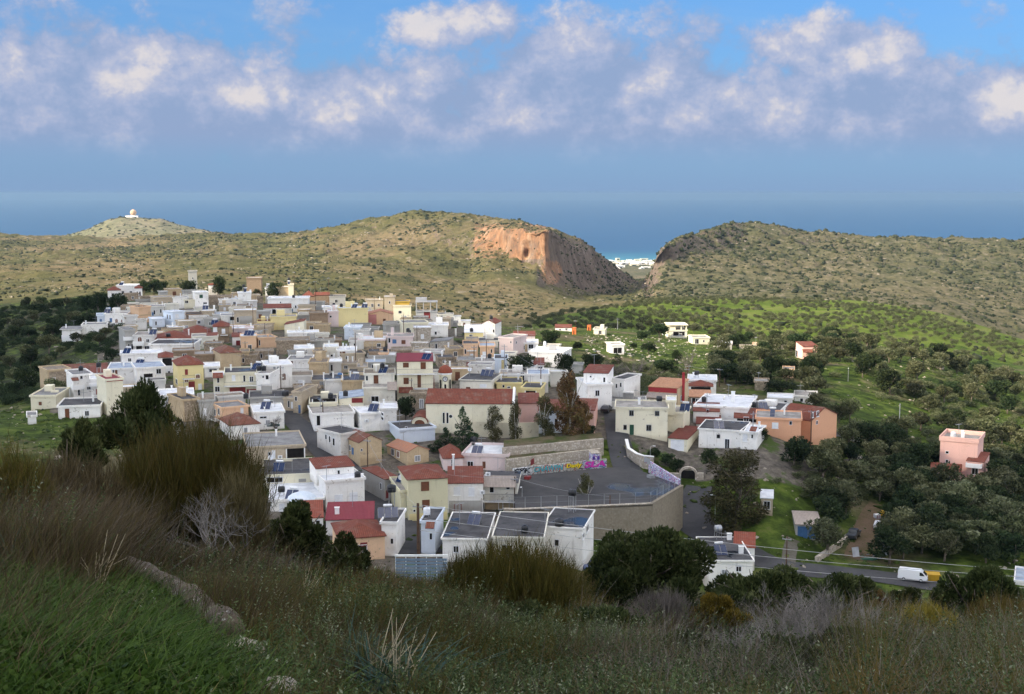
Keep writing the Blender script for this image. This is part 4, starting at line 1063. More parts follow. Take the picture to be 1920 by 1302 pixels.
H('whiteterr', 'white parapet terrace behind the yellow house with sloping roof', 864, 882, 603, 612, 'white', 'flat', 'white', 7, 0, '')
H('pinkwing', 'pale pink two storey house at the right rim with small upper windows', 936, 962, 634, 665, 'palepink', 'flat', 'conc', 9, 26, 'k957,640,959,644;k967,640,969,645;k964,658,967,664')
H('redlong', 'house with a long dark red roof beyond the pale pink house', 963, 1003, 630, 644, 'palepink', 'mono', '', 8, 0, '', yr=623)
H('offpeach', 'peach fronted porch house right of the pale pink house', 972, 1008, 644, 662, 'white', 'flat', 'white', 8, 0, 'k978,648,984,656;k991,646,1000,654;d984,646,989,660,2')
H('yellowlong', 'long yellow house with a brown canopy edge in the middle of the upper village', 508, 556, 595, 619, 'yellow', 'flat', 'conc', 9, 0, 'H518,610,520,615')
H('yellowlong2', '', 484, 509, 604, 620, 'yellow', 'flat', 'brown' if 'brown' in ROOF else 'conc', 8, 0, 'k483,606,486,614', into='yellowlong')
H('slantcream', 'cream windowless house with a red slanted parapet', 534, 570, 609, 633, 'cream', 'monor', '', 8, 6, '', yr=597)
H('whitebase', 'long low white terrace house under the slanted cream house', 540, 597, 625, 638, 'white', 'flat', 'white', 7, 0, '')
H('peach1', 'peach cube with a row of skylights on its white roof', 452, 481, 632, 655, 'peach', 'flat', 'white', 8, 0, 'k465,647,472,655')
H('peach2', 'peach orange house with a narrow dark window right of the skylight cube', 485, 519, 634, 653, 'peach', 'flat', 'conc', 8, -14, 'k485,638,488,648')
H('stonerow', 'ruined rubble stone house under the long white terrace', 519, 580, 640, 664, 'stone', 'flat', 'stone', 9, 0, '')
H('redroof3', 'house with white chimney and red roof over a brown stone porch', 401, 430, 613, 642, 'brown', 'hip', '', 9, 0, 'w400,614,407,622;w416,617,422,625;B413,622,427,629', yr=602)
H('redroof2', 'house with a wide red hip roof second from the stone porch house', 346, 395, 625, 642, 'white', 'hip', '', 11, 0, '', yr=610)
H('redroof1', 'house under a broad red hip roof with two white chimneys', 294, 360, 637, 656, 'white', 'hip', '', 13, 0, 'H332,628,336,640;H353,618,355,637', yr=620)
H('whitegable', 'off white house with a small red roof corner and dark brown window', 362, 408, 632, 655, 'offwhite', 'flat', 'conc', 8, 0, 'b400,637,403,645;k372,640,376,646')
H('whitegable2', '', 389, 409, 632, 654, 'offwhite', 'mono', '', 6, 0, '', yr=626, into='whitegable')
H('bluestep', 'pale house between two utility poles above the peach cubes', 437, 475, 617, 634, 'palepink', 'flat', 'white', 7, 0, 'r455,629,462,634;k445,622,449,628')
H('redflat', 'low house with a red awning left of the skylight cube', 436, 453, 632, 648, 'white', 'mono', '', 6, 0, 'r443,639,450,648', yr=627)
H('lightblue', 'blank light blue box house', 646, 675, 615, 637, 'bluewhite', 'flat', 'white', 7, 6, '')
H('pinklong', 'long house with a pinkish flat roof and ochre stone wall', 672, 722, 638, 656, 'ochre', 'flat', 'white', 10, 3, 'd672,650,721,655,0', trim='palepink')
H('palepinkhouse', 'pale pink house with a brown shutter and a blue cloth hung outside', 727, 775, 632, 655, 'palepink', 'flat', 'conc', 8, 0, 'b753,638,760,645;k728,634,732,643;u736,637,743,644')
HS['palepinkhouse'].chim = 'palepink'
feature(HS['palepinkhouse'], 'H733,615,738,632')
H('stonegrey', 'stone house with a grey sheet roof and a dark narrow door', 807, 842, 642, 658, 'palestone', 'monor', '', 8, 10, 'k816,645,820,656', yr=634)
HS['stonegrey'].roof.data.materials[0] = ROOF['grey']
H('ochrestone', 'ochre stone house with a black doorway in the middle of the village', 843, 868, 656, 674, 'ochre', 'flat', 'stone', 8, -10, 'k851,660,857,669')
H('peachmid', 'peach two storey house with dirty shutters and a utility pole before it', 869, 896, 646, 676, 'peach', 'flat', 'dark', 8, 0, 'k871,655,874,664;w882,664,887,672;B875,652,893,658')
H('peachmid2', 'peach balcony house right of the dirty shuttered house', 900, 927, 650, 677, 'peach', 'flat', 'blue', 8, 0, 'w905,660,911,671;B902,666,926,674;k920,655,923,662')
H('flatlong', 'long flat white parapet house behind the peach balcony houses', 886, 934, 640, 652, 'offwhite', 'flat', 'dark', 8, 0, '')
H('reddoor', 'grey stone house with a red door and slate grey roof', 858, 890, 677, 699, 'palestone', 'flat', 'grey', 8, 0, 'r875,680,882,694;k885,680,889,686')
H('whiteband', 'white low house with grey rubble band right of the red door house', 891, 928, 679, 697, 'white', 'flat', 'conc', 7, 0, 'd892,683,908,690,0;k918,684,922,690')
H('yellowstrip', 'narrow white house with a tall yellow panel beside the round dark tree', 928, 951, 674, 700, 'bluewhite', 'flat', 'dark', 8, 0, 'd940,675,945,692,1;b941,676,944,681')
H('rightwhite', 'large flat white house with grey roof at the right end of the upper village', 992, 1055, 661, 688, 'white', 'flat', 'white', 10, 14, 'k1045,673,1048,679;C1053,678,1070,684;k1059,665,1064,676')
HS['rightwhite'].chim = 'conc'
feature(HS['rightwhite'], 'H1030,648,1043,657')
H('redsmall', 'small red roofed porch house behind the round dark tree', 1000, 1020, 684, 700, 'white', 'mono', '', 6, 0, 'k1009,688,1017,697', yr=671)
H('whitecube_b', 'white box with brown balcony window and grey flat roof', 539, 582, 676, 697, 'white', 'flat', 'grey', 9, 6, 'b541,676,549,686;B537,690,580,698')
H('whitecube_c', 'white flat roofed house with roof skylights above the brown balcony box', 553, 588, 655, 676, 'white', 'flat', 'white', 8, 0, 'k564,656,576,663;H577,645,582,660')
H('ochrelow', 'ochre stone patch house between white houses', 588, 611, 660, 679, 'ochre', 'flat', 'stone', 7, 0, '')
H('whitedoors', 'white house with two tall brown doors and a light blue cloth', 633, 668, 658, 680, 'white', 'flat', 'white', 8, 0, 'b638,660,640,668;b642,659,647,672;k625,667,628,670')
H('whitedoors2', '', 609, 634, 652, 676, 'offwhite', 'flat', 'white', 8, 0, 'k620,665,624,669', into='whitedoors')
H('woodhouse', 'brown timber fronted shed with a peach half wall', 692, 711, 661, 681, 'brown', 'flat', 'dark', 7, 0, '')
H('woodhouse2', '', 711, 728, 663, 681, 'peach', 'flat', 'conc', 7, 0, '', into='woodhouse')
H('bluecloth', 'low terrace house with a long blue tarpaulin roof', 687, 722, 681, 693, 'grey', 'flat', 'blue', 7, 0, '')
H('ochrecube', 'square ochre rubble house beside the brown balcony box', 580, 613, 681, 712, 'ochre', 'flat', 'stone', 8, 4, 'd581,685,611,708,2')
H('terrlow', 'low weathered terrace house with a black tank left of the pillar', 629, 672, 684, 699, 'tan', 'flat', 'stone', 8, 0, 'k645,686,652,692')
H('pillarhouse', 'tan house with a stout roof pillar', 671, 688, 690, 712, 'tan', 'flat', 'conc', 8, 0, 'k677,699,680,704')
HS['pillarhouse'].chim = 'tan'
feature(HS['pillarhouse'], 'H675,673,681,690')
H('manywin', 'white stepped house with several tall grey windows and an arched brown door', 500, 548, 686, 728, 'white', 'flat', 'white', 9, -6, 'y512,687,517,700;y519,686,523,693;a529,700,536,713;y511,711,518,722')
H('manywin2', '', 481, 506, 702, 742, 'white', 'flat', 'conc', 9, 16, 'k492,705,495,709;k498,700,504,712;w494,726,500,736', into='manywin')
H('whitelow_d', 'low white plastered house under the ochre rubble house', 547, 585, 706, 726, 'dirtywhite', 'flat', 'stone', 8, 0, '')
H('creambalc', 'cream house with a long balcony above dark red garage doors', 424, 481, 700, 742, 'cream', 'flat', 'dark', 9, 0, 'w435,704,441,714;k456,704,460,716;g468,706,475,716;B420,715,481,724;o431,727,460,740;o463,730,481,742')
H('creambalc2', '', 401, 424, 706, 742, 'cream', 'flat', 'white', 8, 0, 'C399,699,418,707;k407,709,411,718;k403,725,412,735', into='creambalc')
H('tileochre', 'ochre striped house with an old mossy tile hip roof', 415, 452, 662, 694, 'ochre', 'hip', '', 9, -12, '', yr=647)
HS['tileochre'].roof.data.materials[0] = ROOF['old']
H('crackstone', 'cracked plaster stone house right of the mossy tile roof', 452, 467, 661, 684, 'ochre', 'flat', 'stone', 7, 0, 'k455,665,458,669')
H('stoneplate', 'grey weathered house with a palm tree in front', 367, 401, 666, 690, 'brown', 'flat', 'conc', 8, 0, '')
H('whitepole', 'white house with a wide dark window below the palm', 384, 411, 689, 708, 'white', 'flat', 'white', 8, 0, 'k392,692,407,698')
H('whitedarkroof', 'long white building with a black flat roof left of the palm', 284, 360, 646, 672, 'white', 'flat', 'dark', 11, 12, '', ov=.5)
H('stonestore', 'brown stone store under the long black flat roof', 326, 364, 659, 677, 'brown', 'flat', 'conc', 6, 0, 'k342,664,350,672')
H('greyflats', 'unfinished grey house with round arch and balconies on pillars', 252, 286, 630, 661, 'dirtywhite', 'flat', 'conc', 10, 8, 'a258,632,266,641;k274,636,280,642;W250,640,270,648;V254,646,268,660;k271,649,280,660;B284,634,295,642')
H('greyflats2', '', 236, 254, 620, 661, 'grey', 'flat', 'grey', 10, -10, 'k240,645,243,655;W231,631,251,638;k246,645,250,656', into='greyflats')
H('yellowhip', 'yellow square house with a red hip roof and a small iron balcony', 335, 382, 685, 733, 'yellow', 'hip', '', 9, -7, 'r347,693,352,703;B342,703,364,711;a346,711,353,717;r354,716,365,731;k330,711,333,720;a367,702,375,710;w372,720,378,731', yr=666)
H('modernwhite', 'large modern white house with ribbon windows behind the olive bush', 205, 260, 692, 722, 'white', 'flat', 'blue', 11, 4, 'g211,693,214,700;b216,693,220,703;V268,702,287,708')
H('modernwhite2', '', 258, 310, 690, 724, 'white', 'flat', 'blue', 11, -6, 'k293,692,302,701;V268,701,288,708', into='modernwhite')
H('modernwhite3', '', 229, 303, 664, 690, 'white', 'flat', 'white', 8, 0, 'b264,672,267,679;k240,672,246,680', into='modernwhite', dy=6)
H('modernred', 'white upper house with a small orange red hip roof terrace', 299, 324, 671, 700, 'white', 'hip', '', 8, 0, 'V303,672,324,686;k315,696,319,703', yr=661)
H('ruin', 'ruined ochre stone house without a roof at the left end of the village', 92, 132, 694, 730, 'ochre', 'flat', 'stone', 8, -14, 'd93,697,131,728,0;k99,708,104,716')
H('tilelow', 'long low stone barn with mossy red tiles behind the ruin', 122, 200, 694, 708, 'stone', 'gable', '', 8, 0, '', yr=682)
HS['tilelow'].roof.data.materials[0] = ROOF['old']
H('redleft', 'white house with bright red roof at the left end of the village', 172, 205, 699, 722, 'white', 'mono', '', 8, 0, 'a179,708,183,715', yr=686)
H('balcleft', 'white three storey house with brown edged balcony beside the stone ruin', 140, 174, 703, 748, 'white', 'flat', 'grey', 9, -10, 'W134,722,157,730;k146,731,150,742;C133,708,146,712;k163,725,170,731;k150,705,155,711')
H('balcleft2', '', 172, 190, 712, 752, 'white', 'flat', 'white', 8, 0, 'r180,730,184,740;W168,718,186,724;B176,739,186,745', into='balcleft')
H('hutleft', 'small grey stone hut alone among the left fields', 36, 60, 712, 726, 'grey', 'flat', 'conc', 5, 0, 'k45,715,49,718')
H('creamleft', 'low cream flat roofed house at the far left edge of the village', 60, 104, 743, 768, 'cream', 'flat', 'grey', 11, 16, 'b73,754,78,760')
H('whiteleft', 'low white house with a dark roof beside the cream flat roofed house', 112, 186, 762, 785, 'white', 'flat', 'dark', 10, 8, '')
H('tinyleft', 'tiny white outhouse at the field edge on the far left', 53, 68, 781, 796, 'white', 'flat', 'grey', 5, 0, '')
H('tallyellow', 'tall pale yellow house with a white flank half hidden by the olive bush', 202, 232, 712, 778, 'cream', 'flat', 'maroon', 8, -14, 'd200,712,231,715,3')
H('whiteblock', 'broad white block half hidden behind the dark olive bush', 300, 362, 742, 762, 'white', 'flat', 'white', 9, 0, '')
H('stoneblock', 'ochre stone block right of the dark olive bush', 345, 374, 750, 790, 'ochre', 'flat', 'dark', 9, -20, 'd346,752,373,788,0')
H('rusthouse', 'ochre house with a grey slab roof and stone side balcony', 418, 466, 764, 798, 'peach', 'flat', 'grey', 7, -18, 'w451,762,456,775;k402,768,405,779;k409,766,412,778;B401,780,412,787')
H('rustlow', 'dilapidated grey house with white roof beams left of the ochre slab house', 374, 402, 752, 790, 'grey', 'flat', 'stone', 9, 0, 'w382,766,387,780')
H('tilewhite', 'white cottage with a mossy red tile roof and pale green door', 433, 487, 797, 824, 'white', 'hip', '', 9, -14, 'y457,802,464,813', yr=774)
HS['tilewhite'].roof.data.materials[0] = ROOF['old']
H('carhouse', 'white flat roofed house with a small barred window above a parked car', 478, 533, 774, 806, 'white', 'flat', 'white', 10, -4, 'k487,781,500,785')
H('darkyard', 'dark roofed terraced houses behind the white flat roofed house', 470, 532, 746, 772, 'grey', 'flat', 'dark', 9, 0, 'k505,752,512,762')
H('plastergrey', 'whitewashed windowless gable house above the village street', 609, 642, 713, 744, 'dirtywhite', 'flat', 'dark', 9, 0, '')
H('ochreplaster', 'ochre plaster house with brown roof clutter right of the whitewashed gable', 642, 686, 715, 744, 'ochre', 'flat', 'dark', 9, 0, '')
H('clutter', 'house with a rusty terrace roof behind the whitewashed gable', 586, 640, 714, 732, 'tan', 'flat', 'dark', 9, 0, 'd590,722,630,729,2')
H('streetleft', 'narrow brown house with pillars on the left of the street mouth', 532, 552, 748, 772, 'tan', 'flat', 'conc', 12, 24, 'k540,752,543,764;w546,754,549,766')
H('streetleft2', 'blue shuttered house facing the street', 550, 566, 736, 776, 'tan', 'flat', 'stone', 10, 20, 'u560,760,563,775;k553,744,557,752')
H('awninghouse', 'cream house shaded by a long dark awning above the street', 582, 632, 756, 782, 'cream', 'flat', 'dark', 10, 0, 'k600,760,606,768;V585,748,631,755')
H('slopewhite', 'cream gable wall house with blue roof edge and red door', 637, 682, 748, 780, 'cream', 'monor', '', 9, 0, 'o660,747,680,755;k640,760,645,770', yr=732)
HS['slopewhite'].roof.data.materials[0] = ROOF['blue']
H('streetwhite', 'white two storey house with a columned porch on the right of the street', 588, 664, 776, 806, 'white', 'flat', 'conc', 10, -6, 'V592,780,602,798;W588,798,606,812')
H('creamblock', 'cream block with a large dark window and a roof hut', 682, 741, 728, 762, 'offwhite', 'flat', 'conc', 9, 0, 'k696,743,710,756;P726,716,744,730')
H('creamhut', '', 684, 740, 702, 728, 'offwhite', 'flat', 'stone', 8, 0, 'b701,703,709,719;k686,705,690,714', into='creamblock', dy=6, on=True, base=.1)
H('whitecube', 'bright white cube with an air conditioner and a solar heater on top', 678, 713, 776, 810, 'white', 'flat', 'white', 8, -12, 'D683,786,691,792;k715,774,719,779;k715,782,719,788')
H('whitecube2', '', 713, 744, 768, 808, 'dirtywhite', 'flat', 'white', 8, 0, 'k716,774,720,778;k716,782,720,788', into='whitecube')
H('threestorey', 'tall cream house with maroon roof, brown shutters and two balconies beside the clock tower', 745, 812, 678, 752, 'cream', 'mono', '', 10, 0, 'b756,681,766,689;b789,680,798,692;b757,709,766,720;b783,703,789,726;b810,708,817,726;B744,691,820,702;B776,719,812,729;g782,740,793,750;C748,726,774,735', yr=666)
HS['threestorey'].roof.data.materials[0] = ROOF['maroon']
H('flatcream', 'wide pale flat roofed house with a big solar panel right of the clock tower', 862, 922, 713, 745, 'offwhite', 'flat', 'dark', 10, 12, 'w900,721,912,726;d862,713,920,716,5', par=.14)
H('backyellow', 'small yellow plastered house with a skylight roof above the church ridge', 931, 978, 719, 742, 'yellow', 'flat', 'dark', 8, 0, 'k942,722,946,727;k951,725,957,728')
H('yellowporch', 'small yellow porch house with a black roof at the church gable', 978, 1013, 729, 752, 'yellow', 'flat', 'dark', 8, 8, 'V984,733,1006,741')
H('whitebackwall', 'white garden house with blue roof sheet behind the yellow porch house', 990, 1028, 703, 738, 'white', 'flat', 'blue', 8, 0, '')
H('longbackwhite', 'low long white terrace behind the skylight roof', 938, 1000, 703, 714, 'white', 'flat', 'conc', 8, 0, 'd936,699,951,708,2')
H('schoolred', 'pink school building with red roofs half hidden by the tall church trees', 1072, 1114, 770, 822, 'pink', 'mono', '', 11, 4, 'k1095,788,1099,796', yr=757)
H('schoolred2', '', 972, 1010, 757, 800, 'pink', 'mono', '', 10, 0, '', yr=738, into='schoolred')
H('schoolred3', '', 1010, 1074, 770, 812, 'bluewhite', 'mono', '', 10, 0, 'k1020,785,1026,800;k1040,785,1046,800', yr=757, into='schoolred')
H('roadwhite', 'white house with yellow flank and barred window at the top of the square road', 1101, 1147, 722, 769, 'white', 'flat', 'white', 10, -14, 'k1116,732,1124,743')
H('roadwhite2', '', 1094, 1140, 700, 724, 'white', 'mono', '', 9, 8, 'k1106,705,1109,708;k1131,708,1135,717', yr=688, into='roadwhite', base=.5, on=True, dy=3)
H('roadwhite3', '', 1146, 1170, 712, 752, 'white', 'flat', 'dark', 9, 24, 'k1155,720,1157,728;k1163,718,1165,726;V1136,714,1146,719', into='roadwhite')
H('greyroofs', 'low house with corrugated grey roofs behind the big cream house', 1147, 1210, 756, 772, 'dirtywhite', 'flat', 'grey', 8, 0, 'd1172,753,1210,757,5')
H('bigcream', 'big cream stone trimmed house with green door beside the square road', 1154, 1251, 766, 819, 'cream', 'flat', 'conc', 9, 0, 'p1180,770,1188,780;p1228,771,1236,780;p1169,797,1175,806;n1181,797,1188,815;p1212,797,1221,808;H1196,747,1201,764')
H('bigcream2', '', 1250, 1281, 775, 812, 'cream', 'flat', 'conc', 8, 10, '', into='bigcream')
H('bigcream3', '', 1250, 1266, 753, 776, 'cream', 'flat', 'white', 6, 0, '', into='bigcream', base=.3, on=True, dy=4)
H('garage', 'small garage with red roof, white roll door and quoined corners', 1253, 1288, 823, 845, 'cream', 'mono', '', 11, 14, 'w1258,825,1282,844', yr=800)
HS['garage'].roof.data.materials[0] = ROOF['brown']
H('tilehouse', 'stone house with terracotta roof, dark red upper wall and red chimney', 1216, 1270, 727, 770, 'ochre', 'mono', '', 9, 16, 'd1216,727,1269,736,3;a1217,748,1228,757;g1276,742,1279,752', yr=707)
HS['tilehouse'].roof.data.materials[0] = ROOF['terra']
feature(HS['tilehouse'], 'P1214,737,1270,745')
HS['tilehouse'].chim = 'red'
feature(HS['tilehouse'], 'H1279,700,1284,745,.3')
H('annexred', 'white house with red hip porch roof right of the dark red wall house', 1290, 1342, 714, 746, 'white', 'flat', 'white', 9, 0, 'k1300,726,1308,734')
H('annexred2', '', 1291, 1335, 725, 744, 'white', 'hip', '', 7, 0, 'V1294,726,1334,734', yr=713, into='annexred', dy=-6)
H('annexterra', 'low terracotta roofed store with dark opening below the red hip porch', 1292, 1332, 745, 758, 'stone', 'mono', '', 7, 0, 'V1296,747,1318,756', yr=731)
HS['annexterra'].roof.data.materials[0] = ROOF['terra']
H('terrwhite', 'wide white terrace house with a pale roof deck and white chimney', 1302, 1400, 764, 790, 'white', 'flat', 'white', 16, 8, 'k1325,768,1328,773;H1371,735,1378,748')
H('redpatch', 'low house with two sloping red roofs behind the white parapet house', 1306, 1350, 796, 808, 'white', 'mono', '', 8, 0, '', yr=785)
HS['redpatch'].roof.data.materials[0] = ROOF['brown']
H('whitebell', 'white cottage with curved parapet and small dark window below the terracotta store', 1300, 1348, 772, 794, 'white', 'mono', '', 8, 0, 'k1325,768,1329,774', yr=760)
H('salmonhouse', 'large salmon house with red gable roof at the right end of the square', 1418, 1500, 786, 822, 'salmon', 'flat', 'conc', 9, 0, 'w1448,793,1459,803;g1480,790,1485,797')
H('salmonhouse2', '', 1458, 1519, 785, 822, 'salmon', 'gable', '', 11, 30, 'g1521,774,1525,783;g1531,771,1535,781;g1530,789,1533,796', yr=757, into='salmonhouse', dy=3)
H('redwing', 'low red tiled veranda house left of the salmon house', 1377, 1432, 785, 800, 'white', 'mono', '', 9, 0, 'V1380,786,1428,792', yr=772)
H('darkroofw', 'house with dark roof and white edge carrying two solar panels behind the red veranda', 1388, 1460, 770, 784, 'white', 'flat', 'dark', 11, 10, '')
H('parapetwhite', 'white house with small window and dark roof with twin solar panels by the square garden', 1310, 1392, 806, 842, 'white', 'flat', 'dark', 10, 8, 'p1344,815,1350,822;H1381,801,1384,812', par=.14)
H('parapetwhite2', '', 1388, 1418, 812, 844, 'white', 'flat', 'white', 8, 12, 'w1393,815,1401,828;k1409,815,1412,822;C1408,800,1420,806', into='parapetwhite')
H('shedcluster', 'dilapidated white and grey shed with rusty sheet roof behind the salmon house', 1490, 1530, 744, 757, 'dirtywhite', 'flat', 'conc', 8, 0, 'k1500,747,1506,754;k1514,746,1519,755')
H('shedcluster2', 'low white tarpaulin covered store left of the dilapidated shed', 1440, 1485, 748, 760, 'dirtywhite', 'flat', 'white', 7, 0, 'k1470,751,1476,757')
H('pinkfar', 'pink house with red roof standing alone on the olive hill', 1505, 1533, 650, 674, 'pink', 'mono', '', 8, -16, 'k1492,657,1496,670;w1498,657,1503,667;C1504,655,1524,660', yr=644)
H('peachshed', 'small peach shed with flat roof among the olive trees', 1468, 1488, 693, 710, 'peach', 'flat', 'conc', 5, 0, 'k1472,697,1476,703')
H('brownshed', 'low brown rubble store among the trees behind the dilapidated shed', 1415, 1440, 717, 733, 'stone', 'flat', 'conc', 6, 0, '')
H('openframe', 'cream unfinished house with open upper storey on the sunlit field', 1253, 1288, 620, 634, 'cream', 'flat', 'conc', 9, -8, 'k1262,622,1284,630;k1240,627,1244,632')
H('fieldshed', 'cream shed with flat roof and dark doorway on the sunlit field', 1299, 1330, 634, 646, 'cream', 'flat', 'conc', 8, -12, 'k1303,636,1310,645;k1318,638,1321,642')
H('fieldshed2', 'small cream shed with grey roof near the orange boxes', 1113, 1134, 618, 628, 'cream', 'flat', 'grey', 7, 6, 'k1122,620,1128,627')
H('redfield', 'low white shed with a faded red roof at the far field edge', 1041, 1072, 615, 621, 'white', 'mono', '', 7, 0, 'k1048,617,1052,620;k1060,616,1064,620', yr=610)
H('greyfield', 'grey sheet roofed shed half sunk among dark trees by the lit field', 1345, 1372, 645, 656, 'grey', 'flat', 'white', 7, 0, 'k1350,648,1358,654')
H('archfield', 'white roofed stone hut with an open arch in the sunlit field', 1146, 1170, 647, 664, 'white', 'flat', 'conc', 6, -14, 'k1150,652,1166,663')
H('hutfield', 'tiny peach hut at the field wall under the pink house', 1412, 1424, 646, 654, 'peach', 'flat', 'conc', 4, 0, 'k1415,648,1418,653')
H('pinktower', 'tall pink house with roof terrace, white tank and stepped balconies among the olive trees', 1762, 1828, 828, 900, 'pink', 'flat', 'conc', 9, 8, 'k1773,846,1779,851;H1802,808,1807,822;k1791,871,1797,880;k1773,862,1778,871', par=.9, Y=262, base=1)
HS['pinktower'].chim = 'pink'
H('pinkwing1', '', 1812, 1842, 866, 900, 'pink', 'mono', '', 8, 8, 'k1822,878,1834,890;W1812,868,1842,876', yr=862, into='pinktower', Y=258, base=1)
H('pinkwing2', '', 1746, 1800, 884, 902, 'pink', 'mono', '', 5, 0, 'k1755,888,1762,897', yr=872, into='pinktower', Y=255, base=1)
H('flatdark', 'long house with a dark slab roof and an open veranda beside the street', 466, 572, 838, 872, 'tan', 'flat', 'grey', 14, -4, 'V536,841,572,860;w510,845,516,862;k503,848,508,858;D520,852,530,862')
H('creamsolar', 'cream house with a puddled grey roof carrying two blue solar panels', 495, 586, 890, 918, 'cream', 'flat', 'dark', 13, 0, 'd560,898,574,904,5;k500,895,530,905', par=.14)
H('rowstreet', 'long white row house with red awning facing down the street', 640, 682, 812, 858, 'dirtywhite', 'flat', 'dark', 8, -36, 'k610,815,613,824;k617,818,620,830;k624,822,628,836')
H('oldtile', 'ochre gable house with a patchy old tile roof beside the street', 675, 716, 828, 872, 'ochre', 'gablef', '', 6.5, -26, 'k677,842,679,846;u660,840,663,852;k655,835,658,845;d676,850,716,871,2', yr=809)
HS['oldtile'].roof.data.materials[0] = ROOF['old']
H('orangeroof', 'low house with a faded orange sheet roof and stained ochre gable', 764, 804, 846, 870, 'ochre', 'gablef', '', 8, -30, 'k734,842,739,854;a744,846,749,858', yr=828)
HS['orangeroof'].roof.data.materials[0] = ROOF['orange']
H('parishhall', 'long low white hall with a dark roof below the church porch', 750, 816, 804, 830, 'bluewhite', 'flat', 'dark', 8, -16, 'k760,800,763,806')
H('nearwhite', 'tall white house with red roof terrace and round tank nearest the street', 612, 684, 901, 958, 'white', 'flat', 'white', 9, -14, 'w628,928,642,955;w656,924,670,950;B625,948,673,955;H677,889,681,902')
H('nearwhite2', '', 594, 664, 877, 902, 'white', 'mono', '', 6, -12, 'k634,882,636,896', yr=859, into='nearwhite', base=.6, on=True, dy=4.5)
H('terrwhite2', 'white terrace house with a domed tarpaulin and black tank left of the tall white house', 508, 606, 938, 962, 'white', 'flat', 'white', 14, 0, '')
H('pinkred', 'pale pink house with a red hip roof above the graffiti wall', 868, 952, 855, 882, 'palepink', 'flat', 'white', 10, 10, 'b905,866,910,878;d868,852,950,855,5', par=.5)
H('pinkred2', '', 832, 868, 860, 884, 'palepink', 'hip', '', 8, -6, 'k846,862,850,876', yr=836, into='pinkred')
H('greenhip', 'cream green two storey house with red hip roof and brown shutters', 766, 840, 899, 976, 'green', 'hip', '', 10, -10, 'b790,904,804,920;b792,938,805,956;k775,956,779,960;d768,962,838,976,1', yr=873)
H('greenhip2', '', 752, 768, 922, 974, 'green', 'flat', 'conc', 10, -10, '', into='greenhip')
H('greenlow', 'grey walled cottage with red tile edge left of the cream green house', 722, 748, 898, 940, 'grey', 'mono', '', 8, -30, 'k713,906,716,918;r724,920,728,934', yr=884)
H('redgable', 'white house with a big red roof, white shutters and red door', 840, 906, 907, 964, 'white', 'mono', '', 9, 0, 'w851,914,862,929;w879,915,889,930;r852,946,865,964;D900,919,908,927;d842,939,905,963,5;H848,853,852,872', yr=872)
H('balchouse', 'house with a corrugated veranda roof and furnished balcony over an ochre ground floor', 908, 970, 906, 958, 'offwhite', 'flat', 'dark', 9, 4, 'P908,892,968,910;B906,924,972,940;g949,909,956,918;k918,912,926,924;d909,940,962,956,2;k935,941,943,955;D912,886,918,892', par=.05)
H('maroonlong', 'white house with a long maroon sheet roof and stout chimney near the front', 612, 700, 975, 1005, 'white', 'mono', '', 9, 2, 'H628,952,636,968,.3', yr=957)
HS['maroonlong'].roof.data.materials[0] = ROOF['maroon']
H('maroonsmall', '', 560, 606, 972, 1004, 'white', 'mono', '', 9, 0, 'k592,976,600,986', yr=953, into='maroonlong')
HS['maroonsmall'].roof.data.materials[0] = ROOF['bright']
H('peachhip', 'peach cottage with a bright red hip roof and peach chimney at the village front', 638, 722, 1009, 1052, 'peach', 'hip', '', 9, -8, 'k672,1022,688,1036;r676,1018,688,1024', yr=976)
HS['peachhip'].chim = 'peach'
feature(HS['peachhip'], 'H714,968,721,984,.85')
H('peachside', 'narrow white outbuilding carrying a large solar panel behind the peach cottage', 716, 744, 982, 1044, 'white', 'flat', 'dark', 8, 10, 'k733,1010,737,1020')
H('frontflat', 'white flat roofed house with maroon side wall and two solar panels near the pole', 830, 912, 1011, 1056, 'white', 'flat', 'dark', 15, 6, 'k850,1024,860,1036', par=.14)
H('frontflat2', '', 790, 816, 980, 1040, 'bluewhite', 'flat', 'dark', 8, 10, 'k806,1000,810,1012;C800,976,816,986', into='frontflat')
H('frontwide', 'wide white house with puddled black roof and black tanks by the concrete wall', 1017, 1092, 990, 1062, 'white', 'flat', 'dark', 11, 10, 'g1099,985,1103,997;g1092,1000,1095,1010;k1040,1012,1048,1024', par=.14)
H('frontwide2', '', 925, 1018, 1008, 1058, 'offwhite', 'flat', 'dark', 14, 4, 'k940,1022,960,1040', into='frontwide', dy=-4, par=.14)
H('frontright', 'white house with black roof, grey drum and solar panels behind the large round bush', 1330, 1410, 1052, 1092, 'white', 'flat', 'dark', 13, -10, 'k1380,1062,1390,1072', Y=188, par=.14)
HS['frontright'].chim = 'trim'
feature(HS['frontright'], 'H1363,1001,1372,1020,.9')
feature(HS['frontright'], 'H1385,1025,1394,1044,.3')
H('frontright2', '', 1376, 1414, 1027, 1056, 'white', 'mono', '', 7, 0, 'k1398,1036,1408,1050', yr=1004, into='frontright', Y=196)
HS['frontright2'].roof.data.materials[0] = ROOF['bright']
H('whiteedge', 'white flat house at the right picture edge beyond the olive bushes', 1905, 1960, 1094, 1112, 'white', 'flat', 'blue', 8, 0, '', Y=196)
